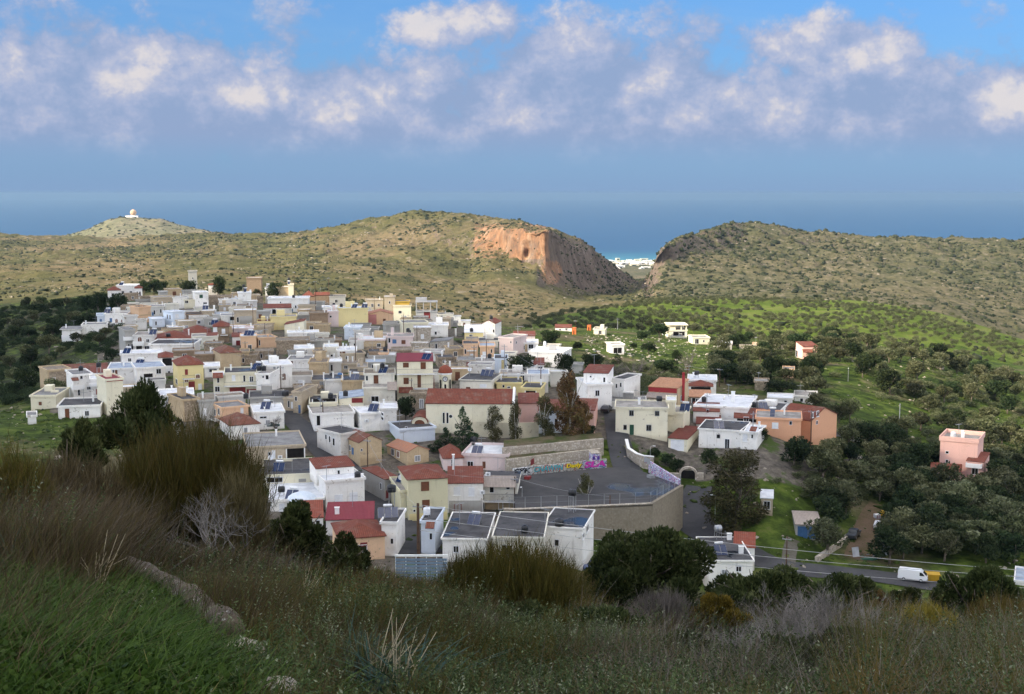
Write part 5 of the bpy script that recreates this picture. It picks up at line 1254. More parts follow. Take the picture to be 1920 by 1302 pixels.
for i, (x0, x1, yt, yb, wl, rc, lab) in enumerate([
 (480, 512, 660, 676, 'stone', 'stone', 'low rubble house in front of the two peach houses'),
 (655, 690, 700, 716, 'tan', 'dark', 'low tan terrace house with dark roof beside the stout pillar house'),
 (560, 600, 641, 655, 'grey', 'conc', 'low grey house below the slanted cream house'),
 (600, 640, 640, 652, 'brown', 'stone', 'low brown stone house left of the light blue box'),
 (735, 770, 658, 672, 'stone', 'stone', 'rubble store below the pale pink shuttered house'),
 (775, 806, 660, 676, 'tan', 'conc', 'tan store behind the clock tower roof'),
 (822, 852, 672, 690, 'stone', 'dark', 'dark roofed stone house right of the maroon roofed tall house'),
 (612, 640, 680, 700, 'dirtywhite', 'white', 'dirty white house right of the ochre rubble house'),
 (690, 740, 668, 682, 'grey', 'white', 'grey house with white roof left of the maroon roofed tall house'),
 (446, 480, 668, 684, 'stone', 'stone', 'low rubble yard house below the peach skylight cube'),
 (640, 684, 664, 680, 'tan', 'dark', 'tan house with dark canopy right of the two brown doors'),
 (555, 600, 730, 748, 'stone', 'stone', 'low mossy stone house above the street mouth'),
 (320, 346, 615, 626, 'dirtywhite', 'white', 'low white terrace below the bluish cube'),
 (228, 250, 575, 590, 'stone', 'stone', 'rubble yard store below the upper villa'),
 (436, 470, 575, 588, 'stone', 'conc', 'stone terrace house left of the red porch house'),
 (840, 870, 690, 702, 'tan', 'stone', 'low tan house behind the clock tower'),
 (965, 1000, 690, 706, 'white', 'white', 'white low house beside the round dark tree'),
 (1012, 1044, 700, 716, 'offwhite', 'conc', 'off white store below the right end flat house'),
 (560, 584, 590, 606, 'offwhite', 'conc', 'off white house left of the rust stained wall house'),
 (655, 682, 640, 656, 'dirtywhite', 'conc', 'dirty white house under the light blue box')]):
 H('fill%d' % i, lab, x0, x1, yt, yb, wl, 'flat', rc, 7, R.uniform(-10, 10), 'k%d,%d,%d,%d' % (x0 + 8, yt + 4, x0 + 12, yb - 4))
_short = {}
def _adj(i): return ['low', 'squat', 'narrow', 'shabby', 'small', 'plain'][i % 6]
_rf = random.Random(77); _k = 0; _used = {}
for _t in range(9000):
 if _k >= 88: break
 px = _rf.uniform(225, 1085); Y = _rf.uniform(232, 560)
 if not inpoly(np.array([px]), np.array([Y]), VIL)[0]: continue
 x = (px - 960) / F * Y; g_ = P(px, 700, Y); z = float(ground(x, Y));
 if px > 800 and Y < 275: continue
 dz = Y * CP - z * SP; sy = PH / 2 - (Y * SP + z * CP) / dz * F
 ok = True
 for o in HS.values():
  c = o.inv @ Vector((x, Y, o.B.z))
  if -o.w / 2 - 1.9 < c.x < o.w / 2 + 1.9 and -1.2 < c.y < o.d + 3.9 : ok = False; break
 if not ok or (528 < px < 790 and sy > 740): continue
 near_ = min((o for r_, o in HS.items() if not r_.startswith('jum') and o.ref == r_), key=lambda o: (o.B.x - x) ** 2 + (o.B.y - Y) ** 2)
 base_ = near_.root['label'].split(' with ')[0].split(' beside ')[0].split(' under ')[0].split(' behind ')[0].split(' in front ')[0]
 wl = _rf.choice(['tan', 'stone', 'dirtywhite', 'grey', 'ochre', 'palestone', 'offwhite'])
 col = {'tan': 'tan', 'stone': 'rubble', 'dirtywhite': 'grimy white', 'grey': 'cement grey', 'ochre': 'ochre', 'palestone': 'pale stone', 'offwhite': 'off white'}[wl]
 lab = '%s %s store next to the %s' % (_adj(_k), col, base_)
 if lab in _used: continue
 _used[lab] = 1
 s_ = scale_at(px, sy, Y); wd = _rf.uniform(3.2, 6.2) / s_
 H('jum%d' % _k, ' '.join(lab.split()[:16]), px - wd / 2, px + wd / 2, sy - _rf.uniform(2.2, 3.4) / s_, sy, wl, 'flat', _rf.choice(['conc', 'stone', 'grey', 'white', 'dark']), _rf.uniform(3.2, 5), _rf.uniform(-14, 14), Y=Y, name='store', cat='house')
 _k += 1
def frame_at(px, py, Y=None, yaw=0.0):
 Y = Y or Yon(px, py); B = P(px, py, Y); return B, -math.atan2(B.x, B.y) - math.radians(yaw), scale_at(px, py, Y)
H('church', 'long cream church with a red tiled barrel roof and arched porch', 799, 962, 757, 814, 'cream', 'gable', '', 11, 4, 'k830,774,834,794;k837,774,841,794', yr=728, cat='church', name='church')
HS['church'].roof.name = 'roof'
o = HS['church']
p = hit_plane(o, 845, 781, 1, 0.0)
MB().lathe((0, 0, 0), [(.42, .02), (.42, -.05), (.34, -.05)], 16, 'y').build('window', WALL['trim'], o.root, loc=(p.x, 0, p.z)).name = 'window'
MB().lathe((0, 0, 0), [(.34, -.03), (.001, -.03)], 16, 'y').build('pane', MG, o.root.children[-1])
gb = MB()
for sx in (o.w / 2 + .05,):
 gb.tube([(sx, -.3, o.h), (sx, o.d / 2, o.h + o.rise + .35), (sx, o.d + .3, o.h)], .28, 5)
gb.build('gable_coping', WALL['trim'], o.root)
pa = hit_plane(o, 771, 812, 1, -.5); s = o.s
pw = 29 * s; ph = 30 * s
n = 12; r = pw / 2
cx = -o.w / 2 - r + .3; y0 = -.4; y1 = 7.0
mb = MB(); hs = ph - r * .55
arch = [(cx + r * math.cos(math.pi * i / n), hs + r * .75 * math.sin(math.pi * i / n)) for i in range(n + 1)]
outer = [(cx + r, -3)] + arch + [(cx - r, -3)]
k = len(outer); a = len(mb.v)
mb.v += [(x, y0, z) for x, z in outer] + [(x, y1, z) for x, z in outer]
mb.f.append(tuple(a + i for i in reversed(range(k)))); mb.f.append(tuple(a + k + i for i in range(k))); mb.m += [0, 0]
for i in range(k):
 j = (i + 1) % k; mb.f.append((a + i, a + j, a + k + j, a + k + i)); mb.m.append(0)
po = mb.build('porch', WALL['cream'], o.root)
rb = MB()
for i in range(n):
 (xa, za), (xb, zb) = arch[i], arch[i + 1]
 f = lambda x, z, g: (cx + (x - cx) * g, hs + (z - hs) * g)
 a1, a2 = f(xa, za, 1.02), f(xb, zb, 1.02); b1, b2 = f(xa, za, 1.12), f(xb, zb, 1.12)
 rb.quad((b1[0], y0 - .2, b1[1]), (b1[0], y1, b1[1]), (b2[0], y1, b2[1]), (b2[0], y0 - .2, b2[1]))
 rb.quad((a1[0], y0 - .2, a1[1]), (b1[0], y0 - .2, b1[1]), (b2[0], y0 - .2, b2[1]), (a2[0], y0 - .2, a2[1]))
link('porch_roof', uvd(rb.mesh('porch_roof', ROOF['red'])), po)
ab = MB(); r2 = r * .66
ab.quad((cx - r2, y0 - .02, -1.2), (cx + r2, y0 - .02, -1.2), *[(cx + r2 * math.cos(math.pi * i / n), y0 - .02, hs - .3 + r2 * .8 * math.sin(math.pi * i / n)) for i in range(n + 1)])
ab.build('doorway', MBR, po)
B, th, s = frame_at(835, 745, HS['church'].Y + 26)
ct = empty('clock_tower', B, th); tag(ct, 'cream bell tower with round clock face and red tiled dome', 'clock tower')
w = 23 * s; ht = 44 * s
mb = MB(); pts = [(w / 2 * 1.08 * math.cos(math.pi / 8 + i * math.pi / 4), w / 2 * 1.08 * math.sin(math.pi / 8 + i * math.pi / 4)) for i in range(8)]
mb.prism(pts, -6, ht); mb.build('tower_wall', WALL['cream'], ct)
MB().prism([(x * 1.1, y * 1.1) for x, y in pts], ht + .002, ht + .35).build('cornice', WALL['trim'], ct)
db = MB(); db.lathe((0, 0, ht + .351), [(w * .60, 0), (w * .56, .5), (w * .44, 1.1), (w * .25, 1.5), (w * .08, 1.7), (.02, 1.75)], 16)
link('dome_roof', uvd(db.mesh('dome_roof', ROOF['bright'], True)), ct)
MB().box(-.06, .06, -.06, .06, ht + 2.0, ht + 3.3).box(-.35, .35, -.05, .05, ht + 2.7, ht + 2.82).build('cross', WALL['trim'], ct)
yf = -w / 2 * 1.08 * math.cos(math.pi / 8)
cz = ht - 8 * s
ck = MB().lathe((0, 0, 0), [(5.0 * s, .0), (5.0 * s, -.12), (4.2 * s, -.12)], 24, 'y').build('clock', MBK, ct, loc=(0, yf, cz))
MB().lathe((0, 0, 0), [(4.2 * s, -.10), (.001, -.10)], 24, 'y').build('clock_face', MWH, ck)
hb_ = MB().box(-.05, .05, -.16, -.12, -.1, 3.2 * s).box(-.1, 2.4 * s, -.165, -.121, -.06, .05)
for i in range(12):
 t = i * math.pi / 6; x, z = 3.6 * s * math.sin(t), 3.6 * s * math.cos(t); hb_.box(x - .06, x + .06, -.14, -.115, z - .06, z + .06)
hb_.build('clock_hands', MBK, ck)
for sx in (-1, 1):
 wb = MB(); hw_ = 1.9 * s; zz = ht - 20 * s
 wb.quad((-hw_, 0, -6 * s), (hw_, 0, -6 * s), *[(hw_ * math.cos(math.pi * i / 8), 0, 9 * s + hw_ * math.sin(math.pi * i / 8)) for i in range(9)])
 wb.build('bell_opening', MDK, ct, loc=(sx * w * .40, yf * .80 - .16, zz), rot=(0, 0, sx * math.pi / 4))
MB().box(-1.7 * s, 1.7 * s, -.02, .02, -6 * s, 2 * s).build('louvre', MDK, ct, loc=(0, yf - .01, ht - 20 * s))
B, th, s = frame_at(800, 604)
cf = empty('concrete_skeleton', B, th); tag(cf, 'unfinished bare concrete house with open upper floor above the village', 'house')
w = 40 * s; d = 8.0; f1 = 20 * s; f2 = 38 * s
mb = MB()
for x in (-w / 2, -w / 6, w / 6, w / 2 - .4):
 for y in (0, d - .4): mb.box(x, x + .4, y, y + .4, -3, f2 - .3)
mb.build('column', WALL['conc'], cf).name = 'frame'
MB().box(-w / 2 - .2, w / 2 + .2, -.3, d + .2, f1 - .25, f1).build('floor_slab', WALL['conc'], cf)
MB().box(-w / 2 - .2, w / 2 + .2, -.3, d + .2, f2 - .298, f2).build('roof_slab', WALL['conc'], cf)
MB().box(-w / 2 + .401, -w / 6 - .002, .1, .3, -3, f1 - .252).box(w / 6 + .402, w / 2 - .402, .1, .3, -3, f1 - .252).box(-w / 2 + .05, -w / 2 + .25, .401, d - .402, -3, f1 - .252).box(w / 2 - .25, w / 2 - .05, .401, d - .402, f1 + .001, f2 - .3).build('wall', WALL['conc'], cf)
MB().box(-w / 2, w * .02, 2.5, d, f2 + .002, f2 + 6 * s).build('stair_hut', WALL['conc'], cf)
MB().box(-w / 6 + .402, w / 6 - .002, .3, .36, 0, f1 - .3).build('door', MRD, cf)
o = HS['openframe']; s = o.s
mb = MB(); z1 = o.h; z2 = o.h + 11 * s
for x in (-o.w / 2 + .1, -o.w / 6, o.w / 6, o.w / 2 - .5):
 for y in (.2, o.d - .6): mb.box(x, x + .4, y, y + .4, z1, z2 - .25)
up = mb.build('upper_frame', WALL['cream'], o.root)
MB().box(-o.w / 2 - .4, o.w / 2 + .4, -.4, o.d + .4, z2 - .248, z2).build('upper_slab', WALL['cream'], o.root)
MB().box(-o.w / 2 + .5, -o.w / 6, .3, .5, z1 + .03, z1 + 1.4).box(-o.w / 2 + .5, o.w / 2 - .5, o.d - .5, o.d - .3, z1 + .03, z2 - .3).build('parapet', WALL['cream'], o.root)
for px, lab in ((1076, 'tall orange box standing in the sunlit field'), (1104, 'shorter orange box near the cream field shed')):
 g = G(px, 628 if px < 1090 else 620, 300); ss = scale_at(px, 628, g.y)
 MO = flat_mat('paint_orange', _c(.62, .17, .05), _c(.55, .14, .04), 1.0, .6, .2, fine=.08)
 bo = empty('field_kiosk', g, -.2); tag(bo, lab, 'kiosk')
 hh = (12 if px < 1090 else 9) * ss
 MB().box(-3.2 * ss, 3.2 * ss, 0, 2.2, -.5, hh).build('body', MO, bo); MB().box(-3.5 * ss, 3.5 * ss, -.15, 2.35, hh + .002, hh + .15).build('lid', MO, bo)
 MB().box(-1 * ss, 1 * ss, -.02, .02, 0, hh * .7).build('door', MDK, bo)
ZCT = -52.0
def PZ(px, py, z):
 a, b, c = ray(px, py); t = z / c; return Vector((a * t, b * t, z))
A_, B_, C_, D_, E_ = PZ(962, 893, ZCT), PZ(1138, 877, ZCT), PZ(1182, 876, ZCT), PZ(1281, 912, ZCT), PZ(1224, 946, ZCT)
F_ = PZ(966, 957, ZCT)
plan = [F_, E_, D_, C_, B_, A_]
MASPH = flat_mat('asphalt', _c(.060, .060, .063), _c(.038, .038, .041), .22, .85, .3, fine=.2)
MCOURT = flat_mat('court_asphalt', _c(.060, .058, .057), _c(.033, .033, .034), .12, .85, .3, puddle=.35, fine=.2)
court = MB().prism([(p.x, p.y) for p in plan], ZCT - .3, ZCT).build('court', MCOURT)
tag(court, 'dark asphalt sports court with puddles on a raised platform', 'court', kind='structure')
def wall_run(name, pts, z0, z1, th, mat, label, cat='wall', cop=None, top=None, parent=None):
 """wall along plan points; z0/z1 numbers or lists"""
 z0 = z0 if isinstance(z0, (list, tuple)) else [z0] * len(pts); z1 = z1 if isinstance(z1, (list, tuple)) else [z1] * len(pts)
 mb = MB()
 off = []
 for i, p in enumerate(pts):
  q_ = Vector(pts[min(i + 1, len(pts) - 1)]) - Vector(pts[max(i - 1, 0)]); nrm = Vector((-q_.y, q_.x)).normalized() * th
  off.append((Vector((p[0], p[1])), Vector((p[0], p[1])) + nrm))
 for i in range(len(pts) - 1):
  a0, a1 = off[i]; b0, b1 = off[i + 1]
  P3 = lambda v, z: (v.x, v.y, z)
  mb.quad(P3(a0, z0[i]), P3(b0, z0[i + 1]), P3(b0, z1[i + 1]), P3(a0, z1[i]))
  mb.quad(P3(b1, z0[i + 1]), P3(a1, z0[i]), P3(a1, z1[i]), P3(b1, z1[i + 1]))
  mb.quad(P3(a0, z1[i]), P3(b0, z1[i + 1]), P3(b1, z1[i + 1]), P3(a1, z1[i]))
 for i in (0, len(pts) - 1):
  a0, a1 = off[i]; mb.quad((a0.x, a0.y, z0[i]), (a1.x, a1.y, z0[i]), (a1.x, a1.y, z1[i]), (a0.x, a0.y, z1[i]))
 o = mb.build(name, mat, parent)
 if label: tag(o, label, cat)
 if cop:
  cb = MB()
  for i in range(len(pts) - 1):
   a0, a1 = off[i]; b0, b1 = off[i + 1]
   da, db_ = (a1 - a0) * .12, (b1 - b0) * .12
   slab(cb, (*(a0 - da), z1[i] + .16), (*(b0 - db_), z1[i + 1] + .16), (*(b1 + db_), z1[i + 1] + .16), (*(a1 + da), z1[i] + .16), .155)
  cb.build('coping', cop, o)
 return o
v2 = lambda p: (p.x, p.y)
wall_run('retaining_wall', [v2(F_ + Vector((-2, .4, 0))), v2(F_), v2(E_)], -64, [ZCT + .02, ZCT + .05, ZCT + .05], .5, WALL['tanconc'], 'long stained concrete wall under the front edge of the sports court', cop=WALL['palestone'])
wall_run('retaining_wall', [v2(E_ + Vector((.02, 0, 0))), v2(D_)], -66, ZCT + .05, .5, WALL['tanconc'], 'tall board marked concrete wall at the right corner of the sports court', cop=WALL['tanconc'])
def graffiti_mat(key, base, cols, scale, dens):
 m, N = new_mat(key)
 tc = N.n('ShaderNodeTexCoord').outputs['Object']
 c = base
 for i, cc in enumerate(cols):
  mp = N.n('ShaderNodeMapping', {'Vector': tc, 'Location': (i * 7.3, i * 3.1, i * 1.7), 'Scale': (1, 1, 1.2)}).outputs[0]
  nz = N.noise(mp, scale * (1 + .15 * i), 2, .45, 2.4)
  c = N.mix(N.math('MULTIPLY', N.sstep(nz, .54 - dens, .57 - dens), .92), c, cc)
 ed = N.n('ShaderNodeTexVoronoi', {'Vector': tc, 'Scale': scale * 2.2}, feature='DISTANCE_TO_EDGE').outputs['Distance']
 c = N.mix(N.sstep(ed, .06, .02), c, (.03, .03, .05, 1))
 finish(N, c, .8, spec=.2)
 return m
GR = [graffiti_mat('graffiti_white_black', (.62, .62, .60, 1), [(.50, .50, .48, 1), (.40, .40, .38, 1)], .6, -.03),
   graffiti_mat('graffiti_teal', (.46, .46, .42, 1), [(.40, .44, .44, 1), (.50, .20, .12, 1)], .5, -.04),
   graffiti_mat('graffiti_yellow', (.42, .39, .33, 1), [(.36, .32, .27, 1), (.35, .12, .09, 1)], .5, -.04),
   graffiti_mat('graffiti_magenta', (.50, .40, .46, 1), [(.22, .36, .50, 1), (.24, .40, .16, 1)], .5, -.02),
   graffiti_mat('graffiti_blue', (.60, .66, .74, 1), [(.10, .18, .55, 1), (.50, .10, .30, 1), (.70, .72, .78, 1)], 1.1, .01)]
gl, gr_ = A_ + Vector((0, .6, 0)), B_ + Vector((0, .6, 0))
cuts = [0, .20, .55, .74, 1.0]
gh = ZCT + 13 * scale_at(1000, 885, A_.y)
gw = empty('graffiti_wall', gl, 0); tag(gw, 'low wall painted with bright teal, yellow and magenta graffiti lettering behind the court', 'wall')
def lettering(txt, mat, parent, a, b, z0, hgt, thick=.05):
 cu = bpy.data.curves.new('lettering', 'FONT'); cu.body = txt; cu.size = 1.0; cu.extrude = .02; cu.offset = .035; cu.shear = .15
 to = bpy.data.objects.new('lettering', cu); COL.objects.link(to); bpy.context.view_layer.update()
 me = bpy.data.meshes.new_from_object(to.evaluated_get(bpy.context.evaluated_depsgraph_get())); bpy.data.objects.remove(to)
 co = np.array([v.co[:] for v in me.vertices]); lo, hi = co.min(0), co.max(0); d = Vector((b[0] - a[0], b[1] - a[1])); L = d.length
 for v in me.vertices:
  v.co = ((v.co.x - lo[0]) / (hi[0] - lo[0]) * L, (v.co.y - lo[1]) / (hi[1] - lo[1]) * hgt, v.co.z)
 me.materials.clear(); me.materials.append(mat)
 return link('lettering', me, parent, (a[0], a[1], z0), (math.pi / 2, 0, math.atan2(d.y, d.x)))
GC = {'black': (.02, .02, .025), 'teal': (.05, .38, .42), 'blue': (.05, .16, .42), 'yellow': (.80, .60, .02), 'red': (.48, .07, .04), 'magenta': (.58, .04, .34), 'white': (.68, .68, .66), 'purple': (.22, .10, .42), 'sky': (.25, .55, .75)}
GC = {k: flat_mat('spray_' + k, _c(*v), _c(*[x * .8 for x in v]), 1.2, .7, .2, fine=.1) for k, v in GC.items()}
WORDS = [('SYK', 'black', 'white', .0), ('CNAWPN', 'teal', 'red', .0), ('Dagly', 'yellow', 'black', .0), ('SLA', 'magenta', 'purple', .0)]
for i in range(4):
 a = gl.lerp(gr_, cuts[i]) - gl; b = gl.lerp(gr_, cuts[i + 1]) - gl
 h_ = gh - gl.z + .3 * i * .3
 pn = wall_run('painted_panel', [(a.x, a.y), (b.x, b.y)], -1.5, h_, .4, GR[i], None, parent=gw)
 a2, b2 = a.lerp(b, .06), a.lerp(b, .94)
 lettering(WORDS[i][0], GC[WORDS[i][2]], pn, (a2.x + .12, a2.y - .03), (b2.x + .12, b2.y - .03), .14, h_ * .74)
 lettering(WORDS[i][0], GC[WORDS[i][1]], pn, (a2.x, a2.y - .09), (b2.x, b2.y - .09), .22, h_ * .74)
p = B_ + Vector((-2.2, -.2, 0)); s = scale_at(1124, 877, p.y)
kk = empty('painted_store', p, math.radians(8)); tag(kk, 'small flat store covered in blue and purple graffiti at the end of the court', 'store')
MB().box(-14 * s / 2, 16 * s / 2, 0, 2.6, -.3, 27 * s).build('wall', GR[4], kk)
MB().box(-14 * s / 2 - .12, 16 * s / 2 + .12, -.12, 2.72, 27 * s + .002, 27 * s + .15).build('roof', WALL['palestone'], kk)
for x in (-.35, .55): MB().box(x - .25, x + .25, -.03, .02, 15 * s, 22 * s).build('window', flat_mat('paint_purple', _c(.10, .05, .30), None, 1, .6), kk)
wall_run('court_wall', [v2(C_ + Vector((3.4, -.4, 0))), v2(D_ + Vector((-.6, .8, 0)))], ZCT - 1, [ZCT + 1.3, ZCT + 1.0], .3, GR[4], 'low blue and white scribbled wall along the right side of the court')
st1 = [PZ(950, 868, -50.4), PZ(1040, 858, -50.4), PZ(1128, 848, -50.2)]
wall_run('terrace_wall', [v2(p) for p in st1], -53.5, [-49.8, -49.7, -49.5], .7, WALL['palestone'], 'lower rubble terrace wall above the graffiti wall', cop=None)
st2 = [PZ(944, 850, -49.2), PZ(1040, 842, -49.2), PZ(1132, 832, -48.8)]
wall_run('terrace_wall', [v2(p) for p in st2], -53, [-48.2, -48.1, -47.8], .7, WALL['palestone'], 'upper rubble terrace wall edging the church garden')
MFILL = flat_mat('terrace_soil', _c(.12, .095, .06), _c(.045, .068, .015), .3, .95, .1, fine=.4)
mb = MB()
for a, b, z in ((st1, st2, -49.75), (st2, [p + Vector((0, 7, 0)) for p in st2], -48.15)):
 for i in range(2):
  mb.quad((a[i].x, a[i].y + .6, z), (a[i + 1].x, a[i + 1].y + .6, z + .15), (b[i + 1].x, b[i + 1].y + .2, z + .15), (b[i].x, b[i].y + .2, z))
tag(mb.build('terrace', MFILL), 'earth terraces between the court and the church garden', 'terrace', kind='structure')
def mesh_fence(pts, hgt, label, name='mesh_fence', step=2.6, rails=(1.0, .5)):
 root = empty(name, pts[0]); tag(root, label, 'fence')
 P0 = Vector(pts[0])
 rl = MB()
 pm = MB().box(-.035, .035, -.035, .035, -.3, hgt).mesh('post', MMET)
 for i in range(len(pts) - 1):
  a, b = Vector(pts[i]) - P0, Vector(pts[i + 1]) - P0
  n = max(1, int((b - a).length / step))
  for k in range(n + (i == len(pts) - 2)): link('post', pm, root, a.lerp(b, k / n))
  for f in rails: rl.tube([a + Vector((0, 0, hgt * f)), b + Vector((0, 0, hgt * f))], .013, 4)
 rl.build('rail', MGY, root)
 return root
mesh_fence([F_ + Vector((-1, .6, 0)), E_ + Vector((-.3, .4, 0)), D_ + Vector((-.5, 0, 0))], 2.0, 'thin wire fence with metal posts along the outer edge of the court')
for px, py, lab in ((1213, 897, 'dark basketball backboard stand at the right side of the court'), (998, 899, 'rusty red backboard stand at the left end of the court')):
 p = PZ(px, py, ZCT); rt = empty('basketball_stand', p, math.radians(-60 if px > 1100 else 70)); tag(rt, lab, 'basketball stand')
 MB().box(-.6, .6, .4, 1.4, 0, .5).build('base', MRD if px < 1100 else MGY, rt)
 MB().tube([(0, .9, .5), (0, .8, 2.4), (0, .1, 3.1)], .09, 6).build('pole', MGY, rt)
 bb = MB().box(-.9, .9, -.03, .03, 2.7, 3.8).build('backboard', MRD if px < 1100 else MGY, rt)
 MB().lathe((0, -.32, 2.95), [(.25, -.02), (.25, .02), (.21, .02), (.21, -.02), (.25, -.02)], 14).build('hoop', MRD, bb)
def ribbon(name, pts, width, mat, label, lift=.06, n=110, kind='structure', zfix=None):
 pts = [Vector(p) for p in pts]
 out = []
 t = np.linspace(0, len(pts) - 1, n)
 for u in t:
  k = min(int(u), len(pts) - 2); f = u - k; p0 = pts[max(k - 1, 0)]; p1 = pts[k]; p2 = pts[k + 1]; p3 = pts[min(k + 2, len(pts) - 1)]
  out.append(.5 * ((2 * p1) + (p2 - p0) * f + (2 * p0 - 5 * p1 + 4 * p2 - p3) * f * f + (3 * p1 - p0 - 3 * p2 + p3) * f ** 3))
 V = []; wd = width if isinstance(width, (list, tuple)) else [width] * len(pts)
 for i, p in enumerate(out):
  q_ = out[min(i + 1, n - 1)] - out[max(i - 1, 0)]; nrm = Vector((-q_.y, q_.x, 0)).normalized()
  w_ = float(np.interp(t[i], range(len(pts)), wd))
  for k in range(11):
   v = p + nrm * w_ * (k / 10 - .5)
   z = float(ground(v.x, v.y)) + lift
   V.append((v.x, v.y, z))
 o = link(name, mesh_np(name, V, grid_faces(n, 11)[:, ::-1], [mat], smooth=True))
 return tag(o, label, 'road', kind=kind)
ribbon('road', [G(1150, 776), G(1158, 815), G(1166, 850), G(1178, 882), G(1200, 892)], [4.2, 4.6, 5.2, 5.6, 4], MASPH, 'asphalt road dropping past the big cream house to the court', .12)
ribbon('street', [G(528, 770), G(556, 795), G(592, 830), G(628, 865), G(668, 905), G(706, 950), G(745, 1000), G(775, 1040)], [4, 5, 5.6, 6.4, 6, 5.5, 9, 10], MASPH, 'narrow asphalt street running through the houses', .15, 80)
ribbon('road', [G(1312, 915), G(1300, 955), G(1300, 985), G(1350, 1012), G(1420, 1048), G(1490, 1068), G(1600, 1078), G(1720, 1094), G(1900, 1120)], [5, 6.5, 7, 5.5, 5.2, 5.2, 5.2, 6.5, 5.5], MASPH, 'asphalt road below the court passing the white van', .12, 90)
ribbon('track', [G(1478, 1066), G(1480, 1040), G(1487, 1012)], 2.3, flat_mat('gravel_grey', _c(.12, .108, .09), _c(.07, .07, .045), .5, .95), 'grey driveway leading up to the blue shed', .12, 20)
ribbon('track', [G(1610, 1052), G(1622, 1010), G(1640, 970), G(1655, 950)], 5.0, flat_mat('earth_brown', _c(.13, .09, .06), _c(.09, .075, .035), .4, .95, .1, fine=.4), 'brown earth track among the olive trees', .10, 30)
def HREF(ref): return HS[ref]
for ref, px, py, n, lab in [
 ('villa', 216, 541, 2, 'dark solar heater on the white villa at the far upper left edge'),
 ('bigyellow', 663, 581, 2, 'middle solar heater on the long roof of the big yellow house'),
 ('bigyellow', 683, 581, 2, 'solar heater at the right end of the big yellow house roof'),
 ('threestorey', 797, 676, 2, 'wide blue solar heater on the maroon roof of the tall cream house'),
 ('flatcream', 912, 706, 3, 'large dark blue solar heater on the pale flat roof right of the clock tower'),
 ('whitecube', 698, 772, 2, 'tilted blue solar heater on the bright white cube with air conditioner'),
 ('creamhut', 716, 703, 2, 'small dark solar heater beside the roof hut of the cream block'),
 ('modernwhite', 272, 686, 2, 'tilted dark solar heater on the large modern white house'),
 ('modernwhite3', 236, 664, 2, 'solar heater on the upper roof of the modern white house'),
 ('redroof3', 394, 610, 2, 'dark solar heater wedged between the red hip roofs'),
 ('greyflats', 287, 628, 2, 'blue double solar heater on the unfinished grey house with arch'),
 ('carhouse', 497, 768, 2, 'blue solar heater on the white roof above the parked car'),
 ('ochreplaster', 664, 716, 2, 'navy solar heater with white drum on the ochre plaster house'),
 ('creamsolar', 521, 885, 2, 'pair of blue collectors on the puddled grey roof behind the broom'),
 ('terrwhite2', 545, 948, 2, 'dark collectors on the white terrace left of the tall white house'),
 ('frontflat', 887, 985, 2, 'blue glass collectors on the black front roof with maroon wall'),
 ('frontright', 1353, 1042, 2, 'pair of silver framed collectors on the black roof behind the round bush'),
 ('peachside', 728, 972, 3, 'very wide black collector above the peach cottage'),
 ('darkroofw', 1432, 768, 2, 'two blue collectors on the dark roof behind the red veranda'),
 ('parapetwhite', 1348, 806, 2, 'twin solar collectors on the parapet house by the square garden'),
 ('salmonhouse', 1448, 782, 1, 'single blue collector on the flat part of the salmon house'),
 ('bigcream2', 1290, 772, 2, 'blue solar heater behind the right wing of the big cream house'),
 ('pinkred', 893, 852, 2, 'upright white solar heater on the pale pink house above the graffiti'),
 ('greenhip2', 757, 905, 2, 'old solar heater beside the cream green hip roof'),
 ('white_c2', 459, 548, 1, 'blue collector under the tank of the white stepped house'),
 ('top_white', 507, 540, 1, 'blue collector on the topmost white house'),
 ('top_cream', 535, 534, 1, 'blue collector on the topmost ochre wing'),
 ('peach1', 466, 630, 3, 'row of slanted collectors on the peach cube roof'),
 ('beige_b', 385, 581, 2, 'blue collectors on the beige house with a wall dish'),
 ('arched', 190, 588, 2, 'deep blue collector on the white house with round arched windows'),
 ('creambalc', 482, 694, 2, 'wide teal collectors on the cream house with garage doors'),
 ('mustardtop', 760, 566, 1, 'collector on the mustard painted upper storey')]:
 solar(ref, px, py, lab, n, rz=R.uniform(-.45, .15), k=1.0)
